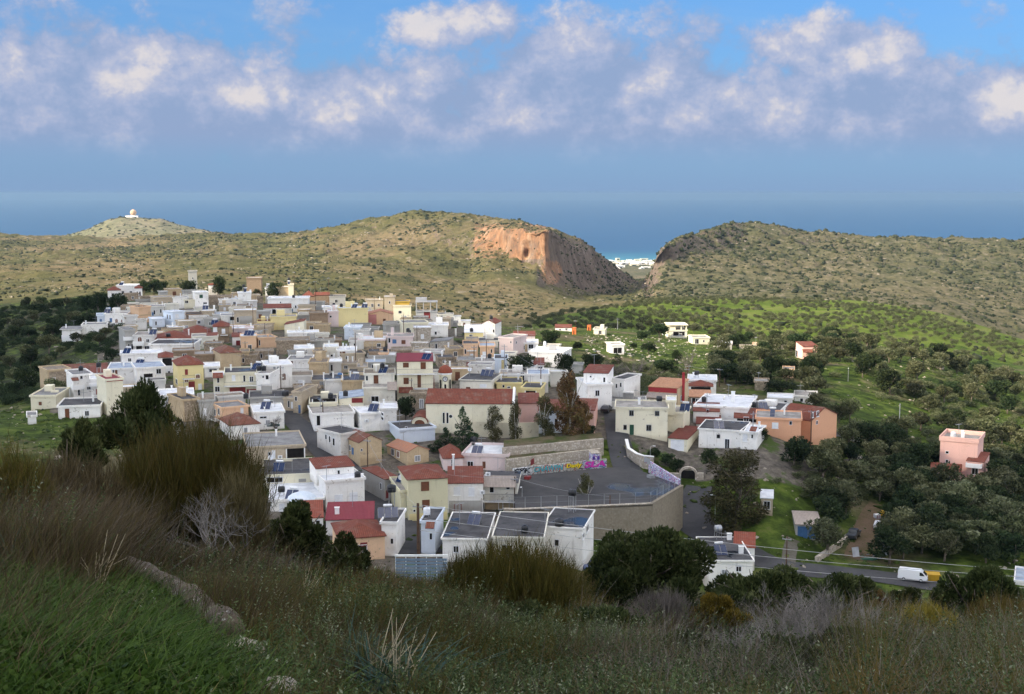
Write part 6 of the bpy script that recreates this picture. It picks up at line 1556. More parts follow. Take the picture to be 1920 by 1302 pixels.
for ref, px, py, lab, kw in [
 ('white_c2', 457, 545, 'black water tank on a tall stand on the white stepped house', dict(stand=2.0)),
 ('top_cream', 533, 533, 'black water tank highest of all on the topmost ochre wing', dict(stand=2.0)),
 ('bigyellow', 640, 579, 'black water tank at the left end of the big yellow house roof', {}),
 ('whitecap', 626, 577, 'black water tank above the pale narrow house', {}),
 ('longwhite', 548, 563, 'black round tank at the foot of the long blank white house', dict(stand=.2)),
 ('redroof1', 316, 636, 'black lying tank in front of the broad red hip roof', dict(lying=True)),
 ('yellowslope', 884, 626, 'black tank against the yellow wall under the sloping white roof', dict(stand=.3)),
 ('whitetile', 909, 612, 'black water tank left of the small white house with red ridges', dict(stand=1.5)),
 ('whiteband', 918, 676, 'round black tank on the white low house with rubble band', {}),
 ('woodhouse2', 722, 660, 'black tank leaning at the peach half wall shed', dict(stand=.2)),
 ('creamhut', 717, 700, 'black tank on the roof hut of the cream block', dict(stand=1.2)),
 ('manywin2', 483, 700, 'left of the two black tanks above the white stepped house', {}),
 ('manywin2', 495, 700, 'right of the two black tanks above the white stepped house', {}),
 ('awninghouse', 620, 752, 'left black tank over the long dark awning', {}),
 ('slopewhite', 648, 748, 'right black tank over the long dark awning', {}),
 ('clutter', 622, 714, 'black tank on the rusty terrace roof', {}),
 ('clutter', 645, 714, 'bright blue tank on the rusty terrace roof', dict(col='blue')),
 ('rusthouse', 497, 760, 'black tank on a stand above the white roof of the car house', dict(stand=1.6)),
 ('streetleft', 519, 752, 'large black tank beside the street mouth', dict(r=.8)),
 ('bigcream', 1236, 758, 'black lying tank on the flat roof of the big cream house', dict(lying=True)),
 ('terrwhite', 1320, 755, 'small black tank on the wide white roof deck', dict(stand=.2)),
 ('redpatch', 1288, 772, 'black barrel tank beside the blue collector of the big cream wing', {}),
 ('darkroofw', 1400, 780, 'black tank on the dark roof beside the white gable', {}),
 ('annexred', 1306, 708, 'black lying tank on the white house with red hip porch', dict(lying=True)),
 ('nearwhite', 676, 902, 'black upright tank on the terrace of the tall white house', dict(stand=.1)),
 ('terrwhite2', 528, 930, 'pair like black tank on the white terrace with the tarpaulin dome', dict(lying=True)),
 ('frontwide', 1073, 960, 'flat black tank on a tall frame on the puddled black roof', dict(stand=2.6, lying=True)),
 ('frontwide', 1040, 1000, 'squat black tank standing at the front edge of the wide white house', dict(stand=.1, r=.75)),
 ('frontwide2', 984, 1000, 'dark square looking tank on the right front flat roof', dict(stand=.1)),
 ('peachside', 727, 946, 'big black drum on a tall post above the wide collector', dict(stand=3.0, r=.7)),
 ('frontflat2', 797, 968, 'white upright tank beside the wooden pole', dict(col='white', stand=.3)),
 ('frontright', 1346, 1010, 'grey green metal drum on legs on the black roof behind the round bush', dict(col='grey', stand=1.2, lying=True)),
 ('pinktower', 1785, 828, 'white tank on a stand on the terrace of the tall pink house', dict(col='white', stand=.8)),
 ('rightwhite', 1036, 645, 'white tank on a block on the large flat right end house', dict(col='white', stand=.6, r=.4)),
 ('balcleft', 152, 700, 'black tank on the white three storey house by the stone ruin', {}),
 ('balcleft2', 186, 700, 'black tank on a pole beside the bright red left roof', dict(stand=1.8)),
 ('pinkred', 888, 830, 'dark blue lying tank on the pale pink house above the graffiti', dict(col='black', lying=True)),
 ('arched', 194, 584, 'blue small tank on the house with round arched windows', dict(col='blue')),
 ('palepinkhouse', 765, 625, 'black tank on the pale pink shuttered house', {})]:
 tank(ref, px, py, lab, **kw)
for ref, px, py, lab in [('frontwide', 978, 985, 'tall thin aerial mast on the puddled black roof'), ('nearwhite', 626, 950, 'aerial on the tall white house by the street'), ('creamsolar', 548, 885, 'red and white aerial on the puddled grey roof'),
 ('roadwhite2', 1114, 690, 'aerial on the white house at the top of the square road'), ('modernwhite', 228, 686, 'aerial on the left part of the modern white house'), ('bigcream', 1205, 760, 'aerial on the big cream house'),
 ('terrwhite', 1366, 745, 'aerial on the wide white roof deck'), ('pinktower', 1797, 824, 'aerial on the terrace of the tall pink house'), ('redroof1', 310, 636, 'aerial by the broad red hip roof'), ('creamblock', 736, 735, 'aerial on the cream block'),
 ('peach2', 498, 634, 'aerial on the peach house with a narrow window'), ('whitedoors', 655, 655, 'aerial on the white house with two brown doors'), ('flatcream', 880, 706, 'aerial on the pale flat roof right of the clock tower'),
 ('salmonhouse', 1475, 782, 'aerial on the flat part of the salmon house'), ('balchouse', 935, 880, 'aerial above the furnished balcony'), ('frontflat', 862, 985, 'aerial on the black front roof with maroon wall')]:
 antenna(ref, px, py, lab, R.uniform(2.4, 3.6))
_done = {'frontwide', 'nearwhite', 'creamsolar', 'roadwhite2', 'modernwhite', 'bigcream', 'terrwhite', 'pinktower', 'redroof1', 'creamblock', 'peach2', 'whitedoors', 'flatcream', 'salmonhouse', 'balchouse', 'frontflat'}
_ra = random.Random(9)
for r_, o in list(HS.items()):
 if r_ in _done or o.ref != r_ or r_.startswith(('jum', 'fill')) or not o.root.get('label') or o.root['category'] != 'house' or _ra.random() > .42: continue
 p = Vector((_ra.uniform(-.35, .35) * o.w, o.d * _ra.uniform(.45, .8), o.h + (getattr(o, 'rise', 0) * .6)))
 root = empty('antenna', world(o, p), _ra.uniform(0, 3.1)); tag(root, ' '.join(('thin aerial on the ' + o.root['label']).split()[:16]), 'antenna', 'television aerials on the roofs')
 link('mast', _ant['m'], root, scale=(1, 1, _ra.uniform(2.0, 3.4))); link('aerial', _ant['e'], root, (0, 0, 2.0))
for ref, px, py, lab in [('creamsolar', 508, 868, 'white satellite dish at the edge of the puddled grey roof'), ('redgable' if False else 'balchouse', 912, 905, 'white dish beside the corrugated veranda roof'), ('greenhip2', 765, 905, 'white dish left of the cream green hip roof'), ('flatcream', 872, 700, 'round white dish on the pale flat roof right of the clock tower')]:
 dish(ref, px, py, lab)
o, p = roof_point('terrwhite2', 566, 935)
tp = empty('tarpaulin_heap', world(o, p), 0); tag(tp, 'pale tarpaulin dome on the white terrace', 'tarpaulin')
MB().lathe((0, 0, 0), [(2.6, 0), (2.3, .5), (1.6, .9), (.7, 1.15), (.02, 1.2)], 14).build('sheet', flat_mat('tarp_pale', _c(.62, .68, .74), _c(.5, .58, .66), .8, .5), tp, True)
def upole(px, yt, yb, label, Y=None, arm=True, mat=MWD, r=.13, name='utility_pole'):
 Y = Y or Yon(px, yb); b = P(px, yb, Y); gz = float(ground(b.x, b.y)); top = P(px, yt, Y).z
 root = empty(name, (b.x, b.y, gz), R.uniform(-.5, .5)); tag(root, label, 'utility pole' if name == 'utility_pole' else 'pole', 'utility poles in the village')
 h = max(top - gz, 3)
 MB().tube([(0, 0, -.4), (0, 0, h)], [r, r * .72], 7).build('shaft', mat, root)
 if arm:
  a = MB().box(-.75, .75, -.14, -.02, h - .55, h - .43)
  for x in (-.65, 0, .65): a.tube([(x, -.08, h - .43), (x, -.08, h - .22)], .04, 5)
  a.build('crossarm', MGY, root)
 return root, Vector((b.x, b.y, gz + h - .2))
PO = {}
for key, px, yt, yb, lab, kw in [
 ('front', 785, 944, 1072, 'dark wooden pole standing alone at the blue fence', dict(Y=166, r=.27)),
 ('oldtile', 690, 822, 912, 'thin dark pole before the patchy old tile roof', {}), ('green', 757, 876, 950, 'pole at the left corner of the cream green house', {}),
 ('balc', 965, 894, 962, 'brown pole in front of the furnished balcony', {}), ('court', 1143, 929, 1012, 'rusty brown pole at the concrete wall of the court', dict(arm=False)),
 ('salmon', 1520, 768, 838, 'dark leaning pole at the corner of the salmon house', {}), ('garden', 1411, 772, 830, 'grey pole beside the parapet house', dict(mat=MGY)),
 ('hill', 1685, 757, 824, 'grey pole with a thick white base among the olives', dict(mat=MGY, arm=False)), ('b1', 475, 572, 622, 'pole at the tall beige house wall', {}), ('b2', 438, 586, 640, 'pole right of the stone porch house', {}),
 ('b3', 497, 606, 642, 'thin pole above the peach houses', {}), ('b4', 552, 509, 556, 'tall thin pole beside the topmost white house', {}), ('b5', 592, 526, 590, 'pole before the brown gabled barn', {}), ('b6', 617, 520, 572, 'pole right of the brown gabled barn', {}),
 ('b7', 667, 624, 690, 'pole at the white house with two brown doors', {}), ('b8', 782, 612, 650, 'pole on the rough rubble house front', {}), ('b9', 757, 590, 636, 'pole left of the long cream house', {}),
 ('b10', 889, 648, 692, 'pole before the dirty shuttered peach house', {}), ('b11', 912, 636, 690, 'pole before the peach balcony house', {}), ('b12', 946, 646, 704, 'pale pole beside the round dark tree', dict(mat=MGY)),
 ('b13', 772, 709, 752, 'pole before the tall cream house with maroon roof', {}), ('b14', 606, 749, 800, 'pole at the white columned porch', {}), ('b15', 527, 686, 742, 'pole at the white house with tall grey windows', {}),
 ('b16', 1014, 690, 742, 'pole behind the yellow porch house', {}), ('b17', 1289, 684, 716, 'pole behind the red chimney house', {}), ('b18', 1349, 690, 726, 'pole by the white annexe with red porch', {}),
 ('b19', 1474, 1006, 1070, 'brown pole at the grey driveway', {}), ('b20', 1079, 600, 620, 'pole by the taller orange box', {}), ('b21', 1158, 597, 618, 'pale pole on the field crest', dict(mat=MGY)),
 ('b22', 1288, 690, 700, 'short pole near the lit field edge', dict(Y=330)), ('b23', 460, 640, 662, 'pole between the peach houses', {}), ('b24', 363, 636, 672, 'pole at the long black flat roof', {}), ('b25', 702, 555, 585, 'pole behind the rose gable', {}),
 ('b26', 1240, 605, 632, 'thin pole left of the unfinished field house', {}), ('b27', 1118, 655, 700, 'pole in the dark shrubs above the square road', {}), ('b28', 977, 610, 640, 'thin pole behind the long red roof', {})]:
 PO[key] = upole(px, yt, yb, lab, **kw)
def wire(a, b, sag, label, r=.02, group='overhead wires'):
 a, b = Vector(a), Vector(b); pts = [a.lerp(b, i / 16) - Vector((0, 0, sag * 4 * (i / 16) * (1 - i / 16))) for i in range(17)]
 pts = [p - a for p in pts]
 o = MB().tube(pts, r, 4, cap=False).build('overhead_wire', MWIRE, loc=a); tag(o, label, 'wire', group)
MWIRE = flat_mat('wire_grey', _c(.42, .42, .42), _c(.34, .34, .34), 1, .6)
f = PO['front'][1]
for i, (ya, yb) in enumerate([(0, 1079), (-1.9, 1090), (-3.6, 1110)]):
 wire(f + Vector((.3, -.1, ya)), P(2050, yb, 178), .9, ('topmost', 'middle', 'lowest')[i] + ' of the three long wires running right from the wooden pole', .034)
wire(f + Vector((-.2, 0, -.1)), PO['oldtile'][1], 1.2, 'wire from the wooden pole to the old tile roof pole')
for a, b, lab in [('oldtile', 'b14', 'wire along the street between the old tile roof and the porch'), ('b14', 'b15', 'wire from the columned porch to the grey window house'), ('b15', 'b24', 'wire over the yellow hip roof house'), ('b2', 'b1', 'wire over the red hip roofs to the beige house'),
 ('b1', 'b5', 'wire up to the brown gabled barn'), ('b5', 'b6', 'wire between the two poles at the barn'), ('b7', 'b10', 'wire over the pale pink house'), ('b10', 'b11', 'short wire between the peach houses'), ('b11', 'b12', 'wire towards the round dark tree'), ('b12', 'b16', 'wire over the yellow porch house'),
 ('b13', 'b7', 'wire beside the tall cream house'), ('salmon', 'garden', 'wire over the red veranda house'), ('balc', 'court', 'wire along the front of the court'), ('green', 'balc', 'wire before the white shutters'), ('b9', 'b8', 'wire over the rough rubble house'), ('b17', 'b18', 'wire behind the terracotta house'), ('b3', 'b7', 'wire over the slanted cream house')]:
 wire(PO[a][1], PO[b][1], .5, lab, .016)
def lamp(px, yt, yb, label, Y=None):
 Y = Y or Yon(px, yb); b = P(px, yb, Y); gz = float(ground(b.x, b.y)); h = P(px, yt, Y).z - gz
 root = empty('street_lamp', (b.x, b.y, gz), R.uniform(0, 6)); tag(root, label, 'street lamp', 'street lamps')
 MB().tube([(0, 0, -.3), (0, 0, h - .4), (.1, 0, h - .1), (.6, 0, h)], [.07, .05, .045, .04], 6).build('post', MMET, root)
 MB().box(.5, 1.0, -.12, .12, h - .06, h + .04).build('lamp_head', MWH, root)
for a in [(1219, 836, 866, 'white lamp post in the garden below the big cream house'), (1093, 925, 956, 'white forked lamp at the tree in the court front'), (1340, 928, 1000, 'tall thin lamp beside the drooping tree'), (979, 912, 966, 'thin lamp at the left front of the court'), (616, 922, 956, 'lamp bracket post before the tall white house', ), (1590, 690, 716, 'lamp post near the stone trough on the olive hill')]:
 lamp(*a)
def wheel(root, x, y, r, wd=.2):
 w_ = MB().lathe((0, 0, 0), [(r * .55, -wd / 2), (r * .9, -wd / 2), (r, -wd * .3), (r, wd * .3), (r * .9, wd / 2), (r * .55, wd / 2)], 16, 'y').build('wheel', MBK, root, True, (x, y, r))
 MB().lathe((0, 0, 0), [(.01, -wd / 2 - .01), (r * .35, -wd / 2 - .015), (r * .56, -wd / 2)], 12, 'y').build('rim', MMET, w_)
 MB().lathe((0, 0, 0), [(r * .56, wd / 2), (r * .35, wd / 2 + .015), (.01, wd / 2 + .01)], 12, 'y').build('rim', MMET, w_)
def paint(key, c):
 if key in _M: return _M[key]
 m, N = new_mat(key)
 tc = N.n('ShaderNodeTexCoord').outputs['Object']
 nz = N.noise(tc, 3, 5, .7)
 sz = N.n('ShaderNodeSeparateXYZ', {0: tc}).outputs[2]
 col = N.mix(N.math('MULTIPLY', N.sstep(N.math('ADD', sz, N.math('MULTIPLY', nz, .5)), .85, .45), .45), c, (.16, .13, .10, 1))
 finish(N, col, .35, spec=.5, extra={'Coat Weight': .4, 'Coat Roughness': .1}); _M[key] = m; return m
def profile_body(pts, hw, name, mat, root, tuck=0.0):
 """side profile (x,z) swept across, with the part above the belt narrowed"""
 mb = MB(); n = len(pts); zb = 1.0
 def yy(z): return hw - tuck * max(0, z - zb)
 mb.v = [(x, -yy(z), z) for x, z in pts] + [(x, yy(z), z) for x, z in pts]
 mb.f = [tuple(range(n)), tuple(reversed(range(n, 2 * n)))] + [(i, n + i, n + (i + 1) % n, (i + 1) % n) for i in range(n)]
 me = mb.mesh(name, mat); o = link(name, me, root)
 bv = o.modifiers.new('b', 'BEVEL'); bv.width = .06; bv.segments = 2
 return o
def sidepane(root, pts, y, name='window'):
 for s in (-1, 1):
  yo = y * s + s * .012
  q_ = [(x, yo - s * .0, z) for x, z in pts]
  if s > 0: q_ = q_[::-1]
  MB().quad(*q_).build(name, MG, root)
Yv = Yon(1712, 1090); b = P(1711, 1088, Yv); b.z = float(ground(b.x, b.y)) + .12
van = empty('van', b, math.radians(-22)); tag(van, 'white delivery van parked on the road beside the olive trees', 'van')
PVW = paint('paint_van_white', _c(.80, .80, .80))
profile_body([(-2.25, .35), (2.2, .35), (2.3, .75), (2.22, 1.05), (1.55, 1.72), (1.30, 1.92), (-2.1, 1.95), (-2.28, 1.6), (-2.3, .8)], .84, 'body', PVW, van, .07)
sidepane(van, [(1.1, 1.12), (1.95, 1.12), (1.5, 1.62), (1.1, 1.70)], .805)
sidepane(van, [(-2.05, 1.15), (-.2, 1.15), (-.2, 1.16), (-2.05, 1.16)], .80, 'trim_line')
MB().quad((2.16, -.72, 1.14), (2.16, .72, 1.14), (1.63, .68, 1.68), (1.63, -.68, 1.68)).build('windscreen', MG, van, loc=(.025, 0, .02))
MB().quad((-2.33, .66, 1.1), (-2.33, -.66, 1.1), (-2.27, -.62, 1.65), (-2.27, .62, 1.65)).build('rear_window', MG, van, loc=(-.012, 0, 0))
MB().box(2.2, 2.38, -.8, .8, .38, .56).build('bumper', MGY, van); MB().box(-2.4, -2.25, -.8, .8, .38, .56).build('bumper', MGY, van)
for s in (-1, 1):
 MB().box(2.2, 2.33, s * .62 - .14, s * .62 + .14, .72, .9).build('headlight', MWH, van); MB().box(-2.33, -2.26, s * .74 - .07, s * .74 + .07, .8, 1.1).build('tail_light', MRD, van)
 for x in (-1.35, 1.35): wheel(van, x, s * .76, .31)
def car(px, py, rz, label, col, Y=None, pick=False, sc=1.0):
 Y = Y or Yon(px, py); b = P(px, py, Y); b.z = float(ground(b.x, b.y)) + .1
 r = empty('parked_car', b, rz); tag(r, label, 'car', 'cars parked in the village')
 if pick: prof = [(-2.3, .4), (2.25, .4), (2.35, .7), (2.2, .98), (1.2, 1.05), (.65, 1.62), (-.55, 1.65), (-.75, 1.05), (-2.3, 1.0)]; win_ = [(-.45, 1.1), (.95, 1.1), (.6, 1.52), (-.4, 1.55)]
 else: prof = [(-1.95, .35), (1.95, .35), (2.05, .62), (1.9, .85), (1.05, .95), (.4, 1.4), (-1.1, 1.42), (-1.75, 1.0), (-2.0, .9)]; win_ = [(-1.2, .98), (.75, .98), (.35, 1.32), (-1.0, 1.34)]
 profile_body(prof, .82, 'body', col, r, .22)
 sidepane(r, win_, .79 if not pick else .77)
 xa, za, xb, zb = (1.05, .98, .45, 1.38) if not pick else (1.18, 1.08, .7, 1.58)
 MB().quad((xa, -.7, za), (xa, .7, za), (xb, .64, zb), (xb, -.64, zb)).build('windscreen', MG, r, loc=(.03, 0, .025))
 for s in (-1, 1):
  MB().box(1.88, 2.06, s * .55 - .15, s * .55 + .15, .62, .76).build('headlight', MWH, r)
  for x in (-1.25, 1.25): wheel(r, x, s * .74, .32 if not pick else .38)
 return r
car(506, 804, math.radians(12), 'dark teal car parked under a bare tree by the white flat roofed house', paint('paint_teal', _c(.02, .07, .075)))
car(1137, 773, math.radians(70), 'dark car parked at the top of the square road', paint('paint_black', _c(.02, .02, .024)))
car(1118, 1024, math.radians(-160), 'blue pickup half hidden behind the wide white house', paint('paint_blue_car', _c(.02, .05, .16)), Y=184, pick=True)
car(1648, 992, math.radians(68), 'white and black car on the earth track among the olives', paint('paint_car_white', _c(.7, .7, .7)))
car(1600, 1010, math.radians(60), 'old dark pickup by the dry stone wall', paint('paint_dark_pick', _c(.03, .035, .04)), pick=True)
car(1265, 630, math.radians(10), 'dark car in front of the unfinished field house', paint('paint_black', _c(.02, .02, .024)))
g = G(1746, 1091); bx = empty('skip', g + Vector((0, 0, .1)), math.radians(-12)); tag(bx, 'yellow skip standing behind the white van', 'skip')
MYL = flat_mat('paint_yellow', _c(.50, .30, .02), _c(.42, .25, .02), 1, .55, .3, fine=.15)
sk = MB(); sk.v = [(-1.0, -.7, .1), (1.0, -.7, .1), (1.0, .7, .1), (-1.0, .7, .1), (-1.3, -.85, 1.2), (1.3, -.85, 1.2), (1.3, .85, 1.2), (-1.3, .85, 1.2)]
sk.f = [(0, 3, 2, 1), (0, 1, 5, 4), (1, 2, 6, 5), (2, 3, 7, 6), (3, 0, 4, 7), (4, 5, 6, 7)]; sk.m = [0] * 6
sk.build('container', MYL, bx); MB().box(-1.38, 1.38, -.93, -.85, 1.1, 1.24).box(-1.38, 1.38, .85, .93, 1.1, 1.24).build('rim_bar', MYL, bx)
H('blueshed', 'weathered shed with blue double doors and a broken tile roof at the driveway', 1492, 1538, 985, 1012, 'grey', 'mono', '', 7, -6, 'u1496,988,1514,1010;u1516,989,1533,1010', yr=964, cat='shed', name='shed')
HS['blueshed'].roof.data.materials[0] = ROOF['corr']
H('hut1', 'small ramshackle hut with white posts beside the drooping tree', 1426, 1448, 935, 966, 'tan', 'mono', '', 4, 0, 'k1432,940,1444,955', yr=924, cat='shed', name='shed')
HS['hut1'].roof.data.materials[0] = ROOF['white']
a, b = P(742, 1082, 160), P(838, 1078, 160)
fz = min(float(ground(a.x, a.y)), float(ground(b.x, b.y)))
bf = empty('sheet_fence', (a.x, a.y, fz), math.atan2(b.y - a.y, b.x - a.x)); tag(bf, 'blue grey fence of horizontal slats at the foot of the wooden pole', 'fence')
L = (b - a).length; hz_ = P(790, 1046, 160).z - fz
MBF = flat_mat('sheet_blue_grey', _c(.19, .26, .34), _c(.14, .20, .28), .8, .45, .3, fine=.1)
sm = MB(); n = max(6, int(hz_ / .42))
for i in range(n): sm.box(0, L, 0, .05, i * hz_ / n, (i + .72) * hz_ / n)
sm.build('slat_panel', MBF, bf)
for i in range(6): MB().box(i * L / 5 - .05, i * L / 5 + .05, .051, .14, -.5, hz_ + .15).build('post', MWH, bf)
MB().box(-.1, L + .1, -.06, .16, hz_ + .151, hz_ + .4).build('cap_rail', WALL['trim'], bf)
wall_run('garden_wall', [v2(G(1172, 838)), v2(G(1176, 858)), v2(G(1192, 872)), v2(G(1206, 880)), v2(G(1226, 884))], -56, [-49.0, -49.8, -50.4, -50.6, -50.8], .5, WALL['palestone'], 'curved stone garden wall below the big cream house', cop=WALL['trim'])
ga = G(1290, 900); s = scale_at(1290, 900, ga.y)
gt = empty('stone_arch', ga, -math.atan2(ga.x, ga.y)); tag(gt, 'stone archway with dark gate at the right end of the court', 'arch')
n = 10; r1, r2 = 13 * s, 17 * s; hh = 10 * s
am = MB()
for i in range(n):
 t0, t1 = math.pi * i / n, math.pi * (i + 1) / n
 A1, A2, B1, B2 = [(r * math.cos(t), hh + r * .85 * math.sin(t)) for r in (r1, r2) for t in (t0, t1)]
 for y in (0, .9): am.quad(*[(p[0], y, p[1]) for p in ((A1, B1, B2, A2) if y == 0 else (A2, B2, B1, A1))])
 am.quad((A1[0], 0, A1[1]), (A2[0], 0, A2[1]), (A2[0], .9, A2[1]), (A1[0], .9, A1[1])); am.quad((B2[0], 0, B2[1]), (B1[0], 0, B1[1]), (B1[0], .9, B1[1]), (B2[0], .9, B2[1]))
am.box(-r2, -r1, 0, .9, -2, hh).box(r1, r2, 0, .9, -2, hh)
am.build('arch_ring', WALL['palestone'], gt)
MB().box(-r1, r1, .4, .46, -1, hh + r1 * .5).build('gate', MDK, gt); MB().box(-r2 - 3.5, -r2 - .002, .1, .8, -3, hh * 1.1).box(r2 + .002, r2 + 1.2, .1, .8, -3, hh * 1.3).build('side_wall', WALL['palestone'], gt)
wall_run('dry_stone_wall', [v2(G(1534, 1056)), v2(G(1556, 1040)), v2(G(1578, 1026)), v2(G(1592, 1012))], -66, [float(G(*q_).z) + .9 for q_ in ((1534, 1056), (1556, 1040), (1578, 1026), (1592, 1012))], .6, WALL['palestone'], 'crooked dry stone wall beside the driveway')
gw2 = [G(1528, 824), G(1556, 818)]
wall_run('white_garden_wall', [v2(p) for p in (G(1515, 832), G(1540, 824), G(1555, 820))], -60, [float(G(*q_).z) + 1.0 for q_ in ((1515, 832), (1540, 824), (1555, 820))], .3, WALL['white'], 'white garden wall leading to the grey gate at the salmon house')
wall_run('white_garden_wall', [v2(p) for p in (G(1582, 824), G(1612, 830))], -62, [float(G(*q_).z) + 1.1 for q_ in ((1582, 824), (1612, 830))], .3, WALL['white'], 'white garden wall right of the grey gate')
g = G(1568, 822); gg = empty('yard_gate', g, .1); tag(gg, 'grey metal gate between two white posts by the salmon house', 'gate')
MB().box(-1.4, 1.4, 0, .06, .1, 1.4).build('leaf', MGY, gg)
for sx in (-1, 1): MB().box(-.2, .2, -.1, .3, -.5, 1.9).build('post', WALL['white'], gg, loc=(sx * 1.65, 0, 0))
_fw = [((px - 960) / F * 425.0, 425.0) for px in (1390, 1425, 1460, 1500)]
wall_run('field_wall', _fw, -62, [float(ground(*q_)) + 1.6 for q_ in _fw], .5, WALL['palestone'], 'long pale wall on the crest behind the olive hill')
wall_run('white_fence_wall', [v2(p) for p in (G(880, 818), G(930, 822), G(975, 823), G(1010, 820))], -52, -46.4, .25, WALL['cream'], 'cream boundary wall with railings in front of the church')
for px, py, rz, lab in ((1606, 1046, .4, 'upright pale corrugated sheet left of the scrap heap'), (1660, 1042, -.5, 'leaning pale corrugated sheet right of the scrap heap')):
 g = G(px, py); sh = empty('metal_sheet', g, rz); tag(sh, lab, 'metal sheet')
 b_ = MB(); n = 14
 for i in range(n):
  x0, x1 = -.7 + 1.4 * i / n, -.7 + 1.4 * (i + 1) / n; y0, y1 = .05 * (i % 2), .05 * ((i + 1) % 2)
  b_.quad((x0, y0, 0), (x1, y1, 0), (x1, y1 + .5, 1.7), (x0, y0 + .5, 1.7)); b_.quad((x1, y1 + .02, 0), (x0, y0 + .02, 0), (x0, y0 + .52, 1.7), (x1, y1 + .52, 1.7))
 b_.build('sheet', MMET, sh)
def rock_mesh(seed, n=3, k=.28, flat=.7):
 import bmesh
 bm = bmesh.new(); bmesh.ops.create_icosphere(bm, subdivisions=n, radius=1.0)
 rr = np.array([v.co[:] for v in bm.verts]); nz = fbm(rr[:, 0] * 1.3 + seed * 7 + rr[:, 2], rr[:, 1] * 1.3 + rr[:, 2] * .7 + seed, 4, seed) * 1.5
 for v, q_ in zip(bm.verts, nz): v.co *= (1 + k * q_); v.co.z *= flat
 me = bpy.data.meshes.new('rock'); bm.to_mesh(me); bm.free()
 return me
MROCK = flat_mat('limestone', _c(.42, .38, .33), _c(.24, .21, .17), 1.2, .95, .15, fine=.35)
rocks = []
for i in range(4):
 me = rock_mesh(i + 1); me.materials.append(MROCK); rocks.append(me)
hp = G(1632, 1047); hq = empty('scrap_heap', hp, 0); tag(hq, 'heap of scrap metal and green netting beside the road', 'scrap heap')
for i in range(14):
 m_ = R.choice([MMET, MWD, MGN, MGY, MBK]); x, y = R.uniform(-2, 2), R.uniform(-1, 1)
 MB().box(-.5, .5, -.06, .06, -.05, .05).build('scrap_bar', m_, hq, loc=(x, y, .3 + R.random() * .4), rot=(R.uniform(-.5, .5), R.uniform(-.5, .5), R.uniform(0, 3)))
nl = link('netting', rocks[1], hq, (-.6, -1.0, .1), scale=(1.4, .7, .35)); nl.data = rocks[1].copy(); nl.data.materials[0] = MGN
for i, (px, py, s_, lab) in enumerate([(1551, 872, 1.5, 'big pale boulder on the lawn, first of the three on the slope'), (1605, 862, 1.2, 'pale flat boulder on the lawn nearest the olive trees'), (1590, 868, .8, 'small pointed stone between two boulders on the lawn'), (1566, 858, .7, 'low stone highest on the lawn slope'),
   (1840, 710, 2.6, 'large pale outcrop boulder on the olive ridge'), (1880, 704, 3.2, 'brown split boulder on the olive ridge skyline'), (1896, 714, 2.0, 'small boulder behind the split boulder'), (1762, 692, 1.4, 'grey boulder half way along the ridge'), (1720, 668, 1.3, 'white boulder near the ridge tree'), (1626, 640, 1.8, 'pale rock on the crest above the pink house')]):
 g = G(px, py); o = link('boulder', rocks[i % 4], None, g + Vector((0, 0, s_ * .2)), (0, 0, R.uniform(0, 6)), (s_ * 1.2, s_, s_)); tag(o, lab, 'boulder', 'pale boulders on the slope')
g = G(1655, 970); yb_ = empty('barrel', g, 0); tag(yb_, 'yellow barrel under the olive trees near the white and black car', 'barrel')
MB().lathe((0, 0, 0), [(.45, 0), (.5, .3), (.5, .9), (.45, 1.2), (.01, 1.22)], 14).build('drum', MYL, yb_, True)
g = G(1644, 972); wb_ = empty('beehive', g, .3); tag(wb_, 'red and white striped box beside the yellow barrel', 'box')
MB().box(-.5, .5, -.4, .4, 0, .8).build('body', MWH, wb_); MB().box(-.3, -.1, -.42, -.38, .1, .7).box(.12, .3, -.42, -.38, .1, .7).build('stripe', MRD, wb_)
b = P(247, 408, 4200); rs = empty('radar_station', b + Vector((0, 0, -2)), 0); tag(rs, 'white radar station with a pale dome on the round far hill', 'radar station')
MB().box(-22, 20, 0, 14, -6, 8).box(-10, 2, -3, -.01, -6, 6).build('building', WALL['white'], rs)
MB().lathe((4, 6, 18), [(.1, 11), (5, 9.5), (9, 6), (10.8, 0), (9, -6), (7, -8)], 16).build('dome', WALL['peach'], rs, True); MB().lathe((4, 6, 0), [(6, 7.9), (6, 11)], 12).build('plinth', WALL['white'], rs)
cm = [MB().box(-1, 1, -.8, .8, -1, 1).box(-.6, .4, -.82, -.801, -.3, .4, 1).mesh('house', [WALL[w_], MDK]) for w_ in ('white', 'cream', 'white')]
for i in range(46):
 px = 1142 + 96 * (i + R.random()) / 46; py = R.uniform(488, 498) if R.random() < .8 else R.uniform(498, 506)
 z = SEA_Z + 4; a_, b_, c_ = ray(px, py); t = z / c_; p = Vector((a_ * t, b_ * t, z + 4))
 o = link('coastal_house', cm[i % 3], None, p, (0, 0, R.uniform(-.5, .5)), (R.uniform(9, 22), 9, R.uniform(4, 8)))
 tag(o, 'tiny pale house in the far coastal town seen through the gorge', 'house', 'houses of the far coastal town')
def rand_dirs(n):
 v = rng.normal(size=(n, 3)); return v / np.linalg.norm(v, axis=1)[:, None]
